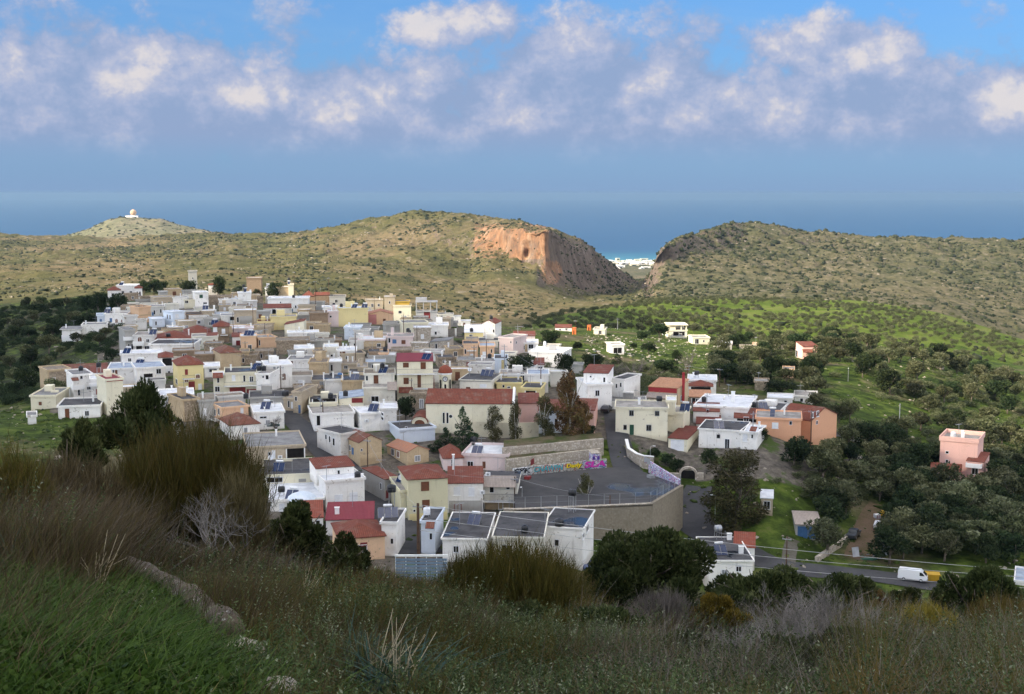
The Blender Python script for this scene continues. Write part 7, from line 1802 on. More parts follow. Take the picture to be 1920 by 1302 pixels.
def leaf_quads(C, size, aspect=.5, up=.0, out=None, ob=.6):
 """leaf-like quads at centres C; size (n,), turned at random but partly along OUT"""
 n = len(C)
 d = rand_dirs(n)
 if out is not None: d = d * (1 - ob) + out * ob
 d[:, 2] += up
 d /= np.linalg.norm(d, axis=1)[:, None] + 1e-9
 e = np.cross(d, rand_dirs(n)); e /= np.linalg.norm(e, axis=1)[:, None] + 1e-9
 a = d * size[:, None] * .5; b = e * (size * aspect)[:, None] * .5
 V = np.stack([C - a, C - a * .1 + b, C + a, C - a * .1 - b], 1).reshape(-1, 3)
 return V, np.arange(4 * n).reshape(-1, 4)
def blob_points(blobs, n, shell=.55):
 """points through ellipsoids (x,y,z,rx,ry,rz), thicker towards the outside"""
 w = np.array([b[3] * b[4] + b[4] * b[5] + b[3] * b[5] for b in blobs]); k = rng.choice(len(blobs), n, p=w / w.sum())
 B = np.array(blobs)[k]; d = rand_dirs(n); r = rng.random(n) ** (1 / 3) * (1 - shell) + shell * (.78 + .25 * rng.random(n)) * np.ones(n)
 r = np.where(rng.random(n) < .25, rng.random(n) ** .4, r)
 return B[:, :3] + d * B[:, 3:] * r[:, None], d
def crown_mesh(name, blobs, n, size, mat, aspect=.55, up=0.0, ob=.5, drop=.0, clump=.8):
 C, d = blob_points(blobs, n)
 ext = np.ptp(C, axis=0).max()
 g = fbm(C[:, 0] / (ext * .16) + C[:, 2] / (ext * .2), C[:, 1] / (ext * .16) - C[:, 2] / (ext * .13), 3, int(rng.integers(1e6)))
 keep = g > -.42 + .0 * g
 C, d, g = C[keep], d[keep], g[keep]
 C[:, 2] -= drop * rng.random(len(C)) * ext
 V, Fq = leaf_quads(C, size * (.6 + .8 * rng.random(len(C))), aspect, up, d, ob)
 tint = np.repeat(np.clip(.5 + g * clump + rng.normal(0, .16, len(C)), 0, 1), 4)
 return mesh_np(name, V, Fq, [mat], tint=tint)
L_OLIVE = leaf_mat('leaf_olive', vary=.38, stops=[(0, (0.0373, 0.0447, 0.0199, 1)), (.45, (0.0770, 0.0869, 0.0373, 1)), (.8, (0.1305, 0.1366, 0.0684, 1)), (1, (0.1863, 0.1926, 0.1118, 1))])
L_DARK = leaf_mat('leaf_dark', [(0, (.012, .022, .010, 1)), (.5, (.026, .042, .016, 1)), (1, (.055, .075, .028, 1))])
L_MAST = leaf_mat('leaf_mastic', [(0, (0.0166, 0.0248, 0.0083, 1)), (.5, (0.0414, 0.0538, 0.0166, 1)), (.85, (0.0776, 0.0911, 0.0310, 1)), (1, (0.1242, 0.1346, 0.0569, 1))])
L_PINE = leaf_mat('leaf_pine', [(0, (.014, .028, .014, 1)), (.5, (.030, .060, .026, 1)), (1, (.06, .10, .04, 1))])
L_EUC = leaf_mat('leaf_gum', [(0, (0.0350, 0.0340, 0.0140, 1)), (.5, (0.0750, 0.0700, 0.0260, 1)), (1, (0.1300, 0.1200, 0.0500, 1))])
L_RUST = leaf_mat('leaf_rust', [(0, (.07, .040, .018, 1)), (.4, (.15, .085, .035, 1)), (.75, (.21, .13, .05, 1)), (1, (.17, .15, .055, 1))])
L_TWIG = leaf_mat('twig_grey', [(0, (0.0448, 0.0384, 0.0320, 1)), (.5, (0.0896, 0.0768, 0.0640, 1)), (1, (0.1409, 0.1281, 0.1089, 1))], trans=.0)
L_BROOM = leaf_mat('stem_broom', [(0, (0.0200, 0.0228, 0.0057, 1)), (.4, (0.0430, 0.0457, 0.0092, 1)), (.75, (0.0744, 0.0657, 0.0125, 1)), (1, (0.1086, 0.0716, 0.0200, 1))], trans=.1)
L_DRY = leaf_mat('grass_dry', [(0, (0.0268, 0.0205, 0.0087, 1)), (.5, (0.0583, 0.0428, 0.0184, 1)), (.85, (0.0972, 0.0753, 0.0340, 1)), (1, (0.1603, 0.1312, 0.0729, 1))], trans=.15)
L_GRASS = leaf_mat('grass_green', [(0, (0.0144, 0.0306, 0.0045, 1)), (.5, (0.0396, 0.0738, 0.0099, 1)), (.9, (0.0765, 0.1188, 0.0180, 1)), (1, (0.1530, 0.1350, 0.0495, 1))], trans=.3, vary=.1)
L_HERB = leaf_mat('leaf_herb', [(0, (0.0129, 0.0220, 0.0077, 1)), (.5, (0.0388, 0.0595, 0.0195, 1)), (.86, (0.0750, 0.1035, 0.0388, 1)), (1, (0.1553, 0.1746, 0.1099, 1))], trans=.2)
L_BLUE = leaf_mat('leaf_asphodel', [(0, (0.0108, 0.0271, 0.0195, 1)), (.5, (0.0227, 0.0515, 0.0358, 1)), (1, (0.0542, 0.0922, 0.0706, 1))], trans=.2)
L_YEL = leaf_mat('leaf_spurge', [(0, (.035, .032, .006, 1)), (.5, (.12, .098, .014, 1)), (1, (.24, .19, .03, 1))], trans=.15)
L_SCRUB = leaf_mat('leaf_scrub', [(0, (.016, .022, .010, 1)), (.5, (.036, .044, .020, 1)), (1, (.085, .085, .04, 1))], trans=.1)
M_BARK = flat_mat('bark_grey', _c(.17, .14, .11), _c(.09, .075, .06), 2.0, .95, .1, fine=.4)
M_WBARK = flat_mat('bark_white', _c(.55, .53, .48), _c(.30, .26, .21), 1.2, .9, .1, fine=.35)
def limbs(h, rad, nb, spread, r0, seed, lean=.15, mb=None):
 r_ = random.Random(seed); mb = mb or MB()
 lx, ly = r_.uniform(-lean, lean), r_.uniform(-lean, lean)
 mb.tube([(0, 0, -.3), (lx * h * .3, ly * h * .3, h * .3), (lx * h * .5, ly * h * .5, h * .55)], [r0 * 1.2, r0, r0 * .8], 7)
 for i in range(nb):
  a = 2 * math.pi * (i + r_.random() * .6) / nb; s0 = h * r_.uniform(.28, .5)
  mb.tube([(lx * s0, ly * s0, s0), (lx * s0 + math.cos(a) * spread * .45, ly * s0 + math.sin(a) * spread * .45, s0 + (h - s0) * .45), (math.cos(a) * spread * .85, math.sin(a) * spread * .85, h * r_.uniform(.75, .95))], [r0 * .55, r0 * .38, r0 * .12], 5)
 return mb
TREE = {}
def tree_proto(key, h, rad, n, size, mat, bark=M_BARK, kind='round', r0=.16, aspect=.55, trunk=.25, seed=1):
 rr = random.Random(seed)
 bl = []
 if kind == 'round':
  for i in range(9):
   a = rr.uniform(0, 6.28); q_ = rad * rr.uniform(.25, .62); s_ = rad * rr.uniform(.38, .60)
   bl.append((math.cos(a) * q_, math.sin(a) * q_, h * trunk + (h * (1 - trunk)) * rr.uniform(.28, .80), s_, s_, s_ * rr.uniform(.6, .85)))
  bl.append((0, 0, h * .68, rad * .6, rad * .6, h * .3))
 elif kind == 'tall':
  for i in range(13):
   z = h * (trunk + (1 - trunk) * (i + .5) / 13); q_ = rad * (1 - abs((i + .5) / 13 - .45) * 1.2) * rr.uniform(.5, 1.0); a = rr.uniform(0, 6.28)
   bl.append((math.cos(a) * q_ * .55, math.sin(a) * q_ * .55, z, rad * rr.uniform(.3, .5), rad * rr.uniform(.3, .5), h * .085))
 elif kind == 'pine':
  for i in range(16):
   z = h * (trunk + (1 - trunk) * i / 16); q_ = rad * (1 - i / 16) ** .8 * rr.uniform(.4, .9); a = rr.uniform(0, 6.28)
   bl.append((math.cos(a) * q_, math.sin(a) * q_, z, rad * .52 * (1.15 - i / 16), rad * .52 * (1.15 - i / 16), h * .075))
  bl.append((0, 0, h * .97, rad * .12, rad * .12, h * .06))
 elif kind == 'cypress':
  for i in range(8):
   f_ = (i + .5) / 8; bl.append((rr.uniform(-.1, .1), rr.uniform(-.1, .1), h * (.08 + .9 * f_), rad * (1.05 - f_ ** 2), rad * (1.05 - f_ ** 2), h * .09))
 cm_ = crown_mesh('crown', bl, n, size, mat, aspect, drop=.10 if kind == 'tall' else 0)
 tm_ = limbs(h * (.8 if kind != 'tall' else .95), rad, 6 if kind == 'round' else 8, rad * .75, r0, seed).mesh('trunk', bark, True)
 TREE[key] = (tm_, cm_)
for i in range(6): tree_proto('olive%d' % i, 4.2 + .35 * (i % 3), 2.7 + .2 * (i % 2), 2100, .40, L_OLIVE, seed=20 + i, trunk=.16)
for i in range(3): tree_proto('dark%d' % i, 5.0, 3.0, 2400, .42, L_DARK, seed=40 + i, trunk=.08)
tree_proto('pine', 9.0, 3.4, 4600, .46, L_PINE, kind='pine', seed=60, trunk=.08, aspect=.3)
for i in range(2): tree_proto('gum%d' % i, 10.5, 3.0, 4800, .42, L_EUC, M_WBARK, 'tall', seed=70 + i, trunk=.16, aspect=.3)
tree_proto('rust', 11, 3.0, 5000, .40, L_RUST, M_WBARK, 'tall', seed=81, trunk=.2, aspect=.4)
tree_proto('droop', 13, 5.0, 8500, .50, L_EUC, M_BARK, 'tall', seed=84, trunk=.04, aspect=.28)
tree_proto('cypress', 8, 1.7, 1600, .32, L_DARK, kind='cypress', seed=90)
def bare_mesh(seed, h=4.0, n=5, r0=.11, lv=4):
 r_ = random.Random(seed); mb = MB()
 def grow(p, d, l, r, k):
  e = p + d * l; m_ = p.lerp(e, .5) + Vector((r_.uniform(-1, 1), r_.uniform(-1, 1), r_.uniform(-1, 1))) * l * .08
  mb.tube([p, m_, e], [r, r * .8, r * .55], 4 if k < lv - 1 else 5, cap=False)
  if k <= 0: return
  for _ in range(r_.choice((2, 3, 3))):
   a = (d + Vector((r_.uniform(-1, 1), r_.uniform(-1, 1), r_.uniform(-.35, .8))) * .85).normalized()
   grow(p.lerp(e, r_.uniform(.5, 1)), a, l * r_.uniform(.55, .8), r * .55, k - 1)
 for _ in range(n): grow(Vector((0, 0, -.1)), Vector((r_.uniform(-.6, .6), r_.uniform(-.6, .6), 1)).normalized(), h * .4, r0, lv)
 return mb
M_TWIG = flat_mat('bark_pale', _c(.20, .175, .15), _c(.12, .10, .085), 2, .95, .1, fine=.3)
TREE['bare'] = (bare_mesh(5, 4.5, 1, .13).mesh('trunk', M_TWIG), bare_mesh(6, 4.2, 5, .05).mesh('crown', M_TWIG))
def plant(key, loc, label, cat='tree', group=None, sc=1.0, name=None, rz=None):
 root = empty(name or 'tree', loc, R.uniform(0, 6.28) if rz is None else rz)
 tag(root, label, cat, group)
 s3 = (sc * R.uniform(.82, 1.22), sc * R.uniform(.82, 1.22), sc * R.uniform(.85, 1.12)) if not isinstance(sc, tuple) else sc
 t, c = TREE[key]
 link('trunk', t, root, scale=s3); link('crown', c, root, scale=s3)
 return root
def plant_px(key, px, yt, yb, label, group=None, wpx=None, name=None, Y=None, hp=None):
 """stands at the sight line (px,yb), reaches up to row yt, wpx wide"""
 Y = Y or Yon(px, yb); b = P(px, yb, Y); gz = float(ground(b.x, b.y)); b.z = gz - .1
 c = TREE[key][1]; vz = np.array([v.co.z for v in c.vertices]).max(); vx = max(np.abs(np.array([v.co.x for v in c.vertices])).max(), .5)
 h = P(px, yt, Y).z - gz; sz = max(h, 1.2) / vz
 sx = (wpx * scale_at(px, yb, Y) / 2 / vx) if wpx else sz
 return plant(key, b, label, 'tree', group, (sx, sx, sz), name)
for a in [
 ('pine', 868, 760, 838, 'dark green pine leaning before the church wall', None, 62), ('pine', 836, 800, 850, 'low dark pine below the church porch', None, 70),
 ('gum0', 927, 757, 832, 'drooping olive green tree before the church wall, left of the row', None, 44), ('gum1', 967, 748, 838, 'slim brownish tree at the church gable corner', None, 40),
 ('gum0', 1022, 738, 832, 'yellowish white trunked tree in front of the pink school', None, 58), ('rust', 1068, 690, 830, 'tall rust coloured tree, highest beside the pink school', None, 68), ('rust', 1094, 748, 826, 'small reddish tree at the pink school corner', None, 40),
 ('dark0', 1108, 796, 824, 'dark round shrub tree at the pink school corner', None, 34), ('dark1', 975, 665, 702, 'round dark green tree among the peach and white houses', None, 72), ('dark2', 760, 740, 790, 'dark tree between white cube and church porch', None, 44),
 ('droop', 1374, 838, 992, 'large drooping grey green tree right of the court', None, 130), ('gum1', 1097, 884, 972, 'slim tree with forked white trunk in front of the court', None, 50),
 ('dark0', 270, 524, 556, 'dark tree beside the white villa, first of the ridge group', 'dark trees at the upper villa', 30), ('dark1', 289, 521, 556, 'dark tree beside the white villa, second of the ridge group', 'dark trees at the upper villa', 30),
 ('dark1', 304, 526, 554, 'broad dark tree right of the villa group', None, 26), ('dark0', 222, 548, 583, 'dark bushy tree below the white villa', None, 42), ('dark1', 185, 545, 590, 'dark tree left of the villa slope', None, 34), ('dark2', 163, 552, 590, 'second dark tree on the left slope below the villa', None, 34),
 ('dark1', 352, 524, 545, 'dark bush at the foot of the grey square tower house', None, 34), ('dark2', 408, 516, 541, 'round dark ridge tree above the tiny red roof', None, 32), ('dark0', 482, 540, 556, 'dark bush below the brown ridge block', None, 26), ('dark1', 513, 527, 540, 'dark low trees behind the topmost white house', None, 38),
 ('cypress', 1157, 660, 690, 'dark tree before the stone hut in the sunlit field', None, 28), ('dark2', 1030, 618, 655, 'dark broad tree at the edge of the lit field', None, 46), ('dark0', 1083, 640, 658, 'small round dark tree in the lit field', None, 22), ('dark1', 1216, 640, 664, 'round tree in the middle of the lit field', None, 32),
 ('dark2', 1203, 620, 640, 'olive green tree near the unfinished field house', None, 34), ('dark0', 1236, 606, 634, 'dense tree left of the unfinished field house', None, 46), ('dark1', 1187, 642, 655, 'little dark shrub tree in the lit field', None, 16),
 ('bare', 1190, 668, 722, 'bare grey brown tree above the square road', None, 80), ('bare', 1150, 675, 712, 'bare twiggy tree left of the red chimney house', None, 66), ('bare', 1290, 655, 700, 'leafless pale tree behind the terracotta house', None, 50),
 ('bare', 518, 778, 806, 'pollarded bare tree over the parked teal car', None, 44), ('dark1', 1640, 790, 850, 'big dark olive above the grey posts', None, 74), ('dark0', 1680, 820, 858, 'dark shrub tree before the pale rubble bank', None, 46),
 ('dark0', 1268, 655, 680, 'yellow green shrub behind the red chimney house', None, 24), ('dark2', 1245, 672, 700, 'dark hedge tree behind the terracotta roof', None, 60), ('dark1', 1115, 660, 700, 'dark shrub tree left of the bare trees', None, 50), ('dark2', 1060, 660, 720, 'dark tall shrub before the tall rust tree', None, 46),
 ('dark0', 1410, 690, 720, 'broad dark tree behind the grey pole', None, 90), ('dark1', 1465, 712, 742, 'dense dark tree above the dilapidated shed', None, 66), ('dark2', 1360, 680, 720, 'dark tree right of the white annexe', None, 70), ('dark0', 1330, 840, 880, 'garden shrub below the parapet house', None, 40), ('dark1', 1425, 800, 830, 'dark hedge tree at the salmon house corner', None, 30), ('dark2', 1520, 800, 822, 'shrub at the salmon house gable', None, 26),
 ('dark1', 1250, 850, 874, 'garden bush under the lamp below the big cream house', None, 36), ('dark0', 1226, 838, 866, 'garden bush left of the lamp below the big cream house', None, 30), ('dark2', 1272, 860, 886, 'yellow green bush above the arch', None, 40)]:
 plant_px(a[0], a[1], a[2], a[3], a[4], a[5], a[6])
b = G(393, 686); pm_ = empty('palm_tree', b, 0); tag(pm_, 'small palm with drooping fronds before the grey weathered house', 'palm')
MB().tube([(0, 0, -.3), (.1, 0, 2.4)], [.22, .16], 8).build('trunk', M_BARK, pm_)
V_, F_2, T_ = [], [], []
for i in range(26):
 a = rng.random() * 6.28; up = rng.uniform(.2, 1.2); L_ = rng.uniform(1.2, 1.9); prev = None
 for k in range(6):
  t = k / 5; c = np.array([math.cos(a) * L_ * t, math.sin(a) * L_ * t, 2.4 + up * t * 1.3 - 1.5 * t * t]); wv_ = .22 * (1 - t) * math.sin(.4 + 2.4 * t) + .01; sd_ = np.array([-math.sin(a), math.cos(a), 0]) * wv_
  V_ += [c - sd_, c + sd_]; T_ += [.3 + .5 * rng.random()] * 2
  if prev is not None: F_2.append((prev, prev + 1, len(V_) - 1, len(V_) - 2))
  prev = len(V_) - 2
link('fronds', mesh_np('fronds', V_, F_2, [L_PINE], tint=T_), pm_)
foot = [(o.B.x, o.B.y, max(o.w, o.d) * .62 + 1.5, o) for o in HS.values()]
def free(x, y, m=1.0):
 for bx_, by_, r_, o in foot:
  if abs(x - bx_) < r_ + 8 and abs(y - by_) < r_ + 12:
   c = o.inv @ Vector((x, y, o.B.z))
   if -o.w / 2 - m < c.x < o.w / 2 + m and -m - 1.0 < c.y < o.d + m: return False
 return True
def road_free(x, y):
 for o in bpy.data.objects:
  if o.name.split('.')[0] in ('road', 'track', 'street'):
   if o.name not in _rp: _rp[o.name] = np.array([v.co[:2] for v in o.data.vertices])
   if (np.hypot(_rp[o.name][:, 0] - x, _rp[o.name][:, 1] - y)).min() < 2.2: return False
 return True
_rp = {}
CLEAR = [(1595, 735, 55, 34), (1650, 770, 42, 26), (1590, 865, 95, 30), (1700, 760, 28, 16), (1560, 690, 30, 14), (1470, 800, 60, 20), (1520, 835, 60, 20), (1835, 865, 22, 20), (1870, 780, 22, 16), (1500, 985, 75, 55), (1450, 960, 40, 50), (1636, 1010, 36, 60), (1795, 885, 46, 20), (1890, 900, 40, 18), (1680, 1078, 70, 22), (1560, 1045, 45, 24), (1740, 705, 22, 10), (1545, 715, 20, 12), (1420, 850, 60, 20), (1680, 700, 14, 8)]
def clear(px, py): return any(((px - a) / c) ** 2 + ((py - b) / d) ** 2 < 1 for a, b, c, d in CLEAR)
def toscr(x, y, z):
 dz = y * CP - z * SP; u = x / dz; v = (y * SP + z * CP) / dz
 return PW / 2 + u * F, PH / 2 - v * F
pts = []
LAB_SL = 'grey green olive tree on the grassy slope right of the village'
tries = 0
while len(pts) < 170 and tries < 30000:
 tries += 1
 px = R.uniform(1345, 1990); Y = R.uniform(208, 470)
 x = (px - 960) / F * Y; z = float(ground(x, Y)); sx, sy = toscr(x, Y, z)
 if sy > 1055 or sy < 640 or clear(sx, sy - 6): continue
 if sx < 1480 and (sy > 730 or Y < 290) and not (sy > 870): continue
 if sx < 1420 and sy > 830: continue
 dmin = 4.4 if sy > 900 else 5.2
 if any((x - a) ** 2 + (Y - b) ** 2 < dmin * dmin for a, b in pts): continue
 if not free(x, Y, 2.2) or not road_free(x, Y): continue
 pts.append((x, Y))
 plant('olive%d' % R.randrange(6) if R.random() < .8 else 'dark%d' % R.randrange(3), (x, Y, z - .15), LAB_SL, 'tree', 'olive trees on the slope right of the village', R.uniform(.85, 1.25) * (1.35 if sy > 900 else 1.12), 'olive_tree')
tries = 0; n_ = 0
while n_ < 58 and tries < 9000:
 tries += 1
 px = R.uniform(1545, 1960); Y = R.uniform(200, 285); x = (px - 960) / F * Y; z = float(ground(x, Y)); sx, sy = toscr(x, Y, z)
 if sy > 1062 or sy < 868 or ((sx - 1636) / 34) ** 2 + ((sy - 1010) / 62) ** 2 < 1 or ((sx - 1720) / 80) ** 2 + ((sy - 1082) / 24) ** 2 < 1 or ((sx - 1895) / 40) ** 2 + ((sy - 898) / 16) ** 2 < 1: continue
 if any((x - a) ** 2 + (Y - b) ** 2 < 3.7 ** 2 for a, b in pts) or not free(x, Y, 2.0) or not road_free(x, Y): continue
 if sy - 40 < 905 and 1740 < sx < 1850: continue
 pts.append((x, Y)); n_ += 1
 plant('olive%d' % R.randrange(6) if R.random() < .6 else 'dark%d' % R.randrange(3), (x, Y, z - .15), LAB_SL, 'tree', 'olive trees on the slope right of the village', R.uniform(1.0, 1.35), 'olive_tree')
n_ = 0; pts2 = []; tries = 0
while n_ < 62 and tries < 6000:
 tries += 1
 px = R.uniform(-40, 235); Y = R.uniform(250, 620)
 x = (px - 960) / F * Y; z = float(ground(x, Y)); sx, sy = toscr(x, Y, z)
 if sy > 745 or sy < 575 or (sx > 150 and sy > 690): continue
 if sx < 120 and sy > 700 and R.random() < .6: continue
 if any((x - a) ** 2 + (Y - b) ** 2 < 36 for a, b in pts2) or not free(x, Y, 3): continue
 pts2.append((x, Y)); n_ += 1
 plant(('dark%d' if R.random() < .65 else 'olive%d') % R.randrange(3), (x, Y, z - .15), 'dark bushy evergreen on the shaded slope left of the village', 'tree', 'dark trees on the left slope', R.uniform(.75, 1.25), 'evergreen_tree')
def shrub_mass(name, label, pts3, smin, smax, keys, mat, frac=.4, flat=.75):
 Vs, Ts = [], []
 src = [(np.array([v.co[:] for v in TREE[k][1].vertices]), np.array([a.value for a in TREE[k][1].attributes['tint'].data])) for k in keys]
 for x, y, z in pts3:
  v, t = src[R.randrange(len(src))]; n = int(len(v) // 4 * frac) * 4; o = R.randrange(0, (len(v) - n) // 4 + 1) * 4; v = v[o:o + n].copy(); v[:, 2] -= 1.3
  a = R.uniform(0, 6.28); s_ = R.uniform(smin, smax)
  v = np.stack([v[:, 0] * math.cos(a) - v[:, 1] * math.sin(a), v[:, 0] * math.sin(a) + v[:, 1] * math.cos(a), v[:, 2] * flat], 1) * s_
  Vs.append(v + np.array([x, y, z])); Ts.append(np.clip(t[o:o + n] + R.uniform(-.18, .18), 0, 1))
 V = np.concatenate(Vs); tag(link(name, mesh_np(name, V, np.arange(len(V)).reshape(-1, 4), [mat], tint=np.concatenate(Ts))), label, 'shrubs', kind='stuff')
sm = []
for _t in range(9000):
 if len(sm) >= 780: break
 px = R.uniform(1335, 1990); Y = R.uniform(205, 480); x = (px - 960) / F * Y; z = float(ground(x, Y)); sx, sy = toscr(x, Y, z)
 if sy > 1050 or sy < 636 or clear(sx, sy - 4) or (sx < 1470 and sy > 725 and not sy > 890): continue
 if fbm(np.array([x / 18.]), np.array([Y / 18.]), 3, 44)[0] < -.12: continue
 if not free(x, Y, 1.5) or not road_free(x, Y): continue
 sm.append((x, Y, z))
shrub_mass('shrubbery', 'olive and mastic scrub filling the slope between the olive trees', sm, .35, .8, ['olive0', 'olive1', 'dark0', 'dark1'], L_OLIVE)
sm = []
for _t in range(9000):
 if len(sm) >= 560: break
 px = R.uniform(-60, 240); Y = R.uniform(262, 640); x = (px - 960) / F * Y; z = float(ground(x, Y)); sx, sy = toscr(x, Y, z)
 if sy > 760 or (sx > 140 and sy > 680) or not free(x, Y, 1.5) or fbm(np.array([x / 22.]), np.array([Y / 22.]), 3, 45)[0] < -.1: continue
 sm.append((x, Y, z))
shrub_mass('shrubbery', 'dark scrub covering the shaded slope left of the village', sm, .35, .85, ['dark0', 'dark1', 'dark2'], L_DARK)
sm = []
for _t in range(5000):
 if len(sm) >= 150: break
 px = R.uniform(1000, 1340); Y = R.uniform(268, 345); x = (px - 960) / F * Y; z = float(ground(x, Y)); sx, sy = toscr(x, Y, z)
 if sx < 1075 and sy > 735 or not free(x, Y, 1.0) or not road_free(x, Y) or sy > 748: continue
 sm.append((x, Y, z))
shrub_mass('shrubbery', 'dark shrubs and brambles between the upper road and the sunlit field', sm, .35, .75, ['dark0', 'olive2'], L_OLIVE)
sm = []
for _t in range(5000):
 if len(sm) >= 60: break
 px = R.uniform(240, 1080); Y = R.uniform(235, 540); x = (px - 960) / F * Y; z = float(ground(x, Y))
 if not inpoly(np.array([px]), np.array([Y]), VIL)[0] or not free(x, Y, .6) or not road_free(x, Y): continue
 sm.append((x, Y, z))
shrub_mass('shrubbery', 'garden shrubs and brambles in the gaps between the houses', sm, .22, .55, ['dark0', 'dark1', 'olive0'], L_DARK)
def hillz(x, y):
 px = 960 + F * x / y * .9975; i = (px + 520) / (2450 + 520) * (XB.shape[0] - 1); i = int(np.clip(round(float(i)), 0, XB.shape[0] - 1))
 return float(np.interp(y, YB[i], ZB[i]))
cand = []
ca, sa = math.cos(.12), math.sin(.12)
for iy in range(0, 70):
 for ix in range(-30, 90):
  x0, y0 = ix * 9.0 + R.uniform(-1.1, 1.1), 600 + iy * 10.2 + R.uniform(-1.1, 1.1); x, y = x0 * ca - (y0 - 800) * sa, 800 + x0 * sa + (y0 - 800) * ca
  px = 960 + F * x / y
  if not (985 < px < 1935) or y < 610: continue
  ymax = np.interp(px, [985, 1100, 1200, 1300, 1600, 1750, 1850, 1935], [760, 900, 985, 1000, 1000, 985, 960, 940]); ymin = np.interp(px, [985, 1200, 1300, 1500, 1600, 1750, 1935], [590, 620, 620, 640, 650, 640, 640])
  if not (ymin < y < ymax): continue
  f_ = fbm(np.array([x / 60.]), np.array([y / 60.]), 3, 33)[0]
  if f_ > .18 and R.random() < .8: continue
  if R.random() < .12: continue
  cand.append((x, y, px))
vis = [c for c in cand if c[2] < 1920]
vis.sort(key=lambda c: c[1])
LAB_GR = 'small round olive tree in the planted grove on the plateau below the hills'
near_n = 92
for x, y, px in vis[:near_n]:
 plant('olive%d' % R.randrange(6), (x, y, hillz(x, y) - .2), LAB_GR, 'tree', 'olive trees of the plateau grove', R.uniform(.72, 1.0), 'olive_tree')
rest = vis[near_n:] + [c for c in cand if c[2] >= 1920]
pv = [np.array([v.co[:] for v in TREE['olive%d' % k][1].vertices]) for k in range(3)]; pt = [np.array([a.value for a in TREE['olive%d' % k][1].attributes['tint'].data]) for k in range(3)]
Vs, Ts = [], []
for x, y, px in rest:
 k = R.randrange(3); a = R.uniform(0, 6.28); s_ = R.uniform(.65, 1.0); sub = slice(0, len(pv[k]) // 4 // 2 * 4)
 v = pv[k][sub] * s_; v = np.stack([v[:, 0] * math.cos(a) - v[:, 1] * math.sin(a), v[:, 0] * math.sin(a) + v[:, 1] * math.cos(a), v[:, 2]], 1) * np.array([1.05, 1.05, 1])
 Vs.append(v + np.array([x, y, hillz(x, y) - .2])); Ts.append(np.clip(pt[k][sub] + R.uniform(-.15, .15), 0, 1))
if Vs:
 V = np.concatenate(Vs); tag(link('olive_grove', mesh_np('olive_grove', V, np.arange(len(V)).reshape(-1, 4), [L_OLIVE], tint=np.concatenate(Ts))), 'farther rows of small olive trees on the plateau', 'grove', kind='stuff')
ICO = None
def ico():
 t = (1 + 5 ** .5) / 2
 v = np.array([(-1, t, 0), (1, t, 0), (-1, -t, 0), (1, -t, 0), (0, -1, t), (0, 1, t), (0, -1, -t), (0, 1, -t), (t, 0, -1), (t, 0, 1), (-t, 0, -1), (-t, 0, 1)], float); v /= np.linalg.norm(v[0])
 f = np.array([(0, 11, 5), (0, 5, 1), (0, 1, 7), (0, 7, 10), (0, 10, 11), (1, 5, 9), (5, 11, 4), (11, 10, 2), (10, 7, 6), (7, 1, 8), (3, 9, 4), (3, 4, 2), (3, 2, 6), (3, 6, 8), (3, 8, 9), (4, 9, 5), (2, 4, 11), (6, 2, 10), (8, 6, 7), (9, 8, 1)])
 return v, f
IV, IF = ico()
def blobs_mesh(name, C, S, mat, flat=.7, jit=.28, tint=True):
 n = len(C)
 v = IV[None] * (1 + jit * rng.normal(size=(n, 12, 1))); v = v * S[:, None, None] * np.array([1, 1, flat]); v[:, :, :2] *= (1 + .25 * rng.normal(size=(n, 1, 2)))
 V = (v + C[:, None, :]).reshape(-1, 3); Fq = (IF[None] + 12 * np.arange(n)[:, None, None]).reshape(-1, 3)
 t = np.repeat(np.clip(rng.normal(.45, .25, n), 0, 1), 12) if tint else None
 return mesh_np(name, V, Fq, [mat], tint=t)
def scatter_grid(X, Y, Z, n, ymin, ymax, dens, seed):
 """points on a terrain patch, even in plan, kept where DENS says"""
 out = []
 nu, nv = X.shape
 i = rng.random(n * 6) * (nu - 1.01); j = rng.random(n * 6) * (nv - 1.01)
 a, b = i.astype(int), j.astype(int)
 dx = np.hypot(X[a + 1, b] - X[a, b], Y[a + 1, b] - Y[a, b]); dy = np.hypot(X[a, b + 1] - X[a, b], Y[a, b + 1] - Y[a, b])
 ar = dx * dy / np.maximum(Y[a, b], 500) ** 1.0
 keep = rng.random(len(ar)) < ar / np.percentile(ar, 97)
 a, b, i, j = a[keep], b[keep], i[keep], j[keep]
 f, g = (i - a)[:, None], (j - b)[:, None]
 Pt = np.stack([X, Y, Z], -1)
 p = (Pt[a, b] * (1 - f) + Pt[a + 1, b] * f) * (1 - g) + (Pt[a, b + 1] * (1 - f) + Pt[a + 1, b + 1] * f) * g
 k = (p[:, 1] > ymin) & (p[:, 1] < ymax); p = p[k]
 k = rng.random(len(p)) < dens(p); return p[k][:n]
def dn(p):
 px = 960 + F * p[:, 0] / p[:, 1]
 c = fbm(p[:, 0] / 70, p[:, 1] / 110, 4, 61) * 1.4 + .40
 c = c + .42 * (px > 1235) * 1.0 + .1 * (p[:, 1] > 2100)
 gr = (px > 1000) & (p[:, 1] < 1000)
 return np.clip(c, .05, 1) * np.where(gr, .12, 1) * np.where((px < 480) & (p[:, 1] < 1500), .55, 1)
sp_ = scatter_grid(XB, YB, ZB, 30000, 640, 2700, dn, 1)
S = (.8 + 1.9 * rng.random(len(sp_)) ** 3) * np.clip(sp_[:, 1] / 1500, .8, 1.35) * np.where(960 + F * sp_[:, 0] / sp_[:, 1] > 1235, 1.45, 1)
tag(link('scrub', blobs_mesh('scrub', sp_ + np.array([0, 0, .3]), S, L_SCRUB, .75)), 'dark low scrub dotting the rocky hills', 'scrub', kind='stuff')
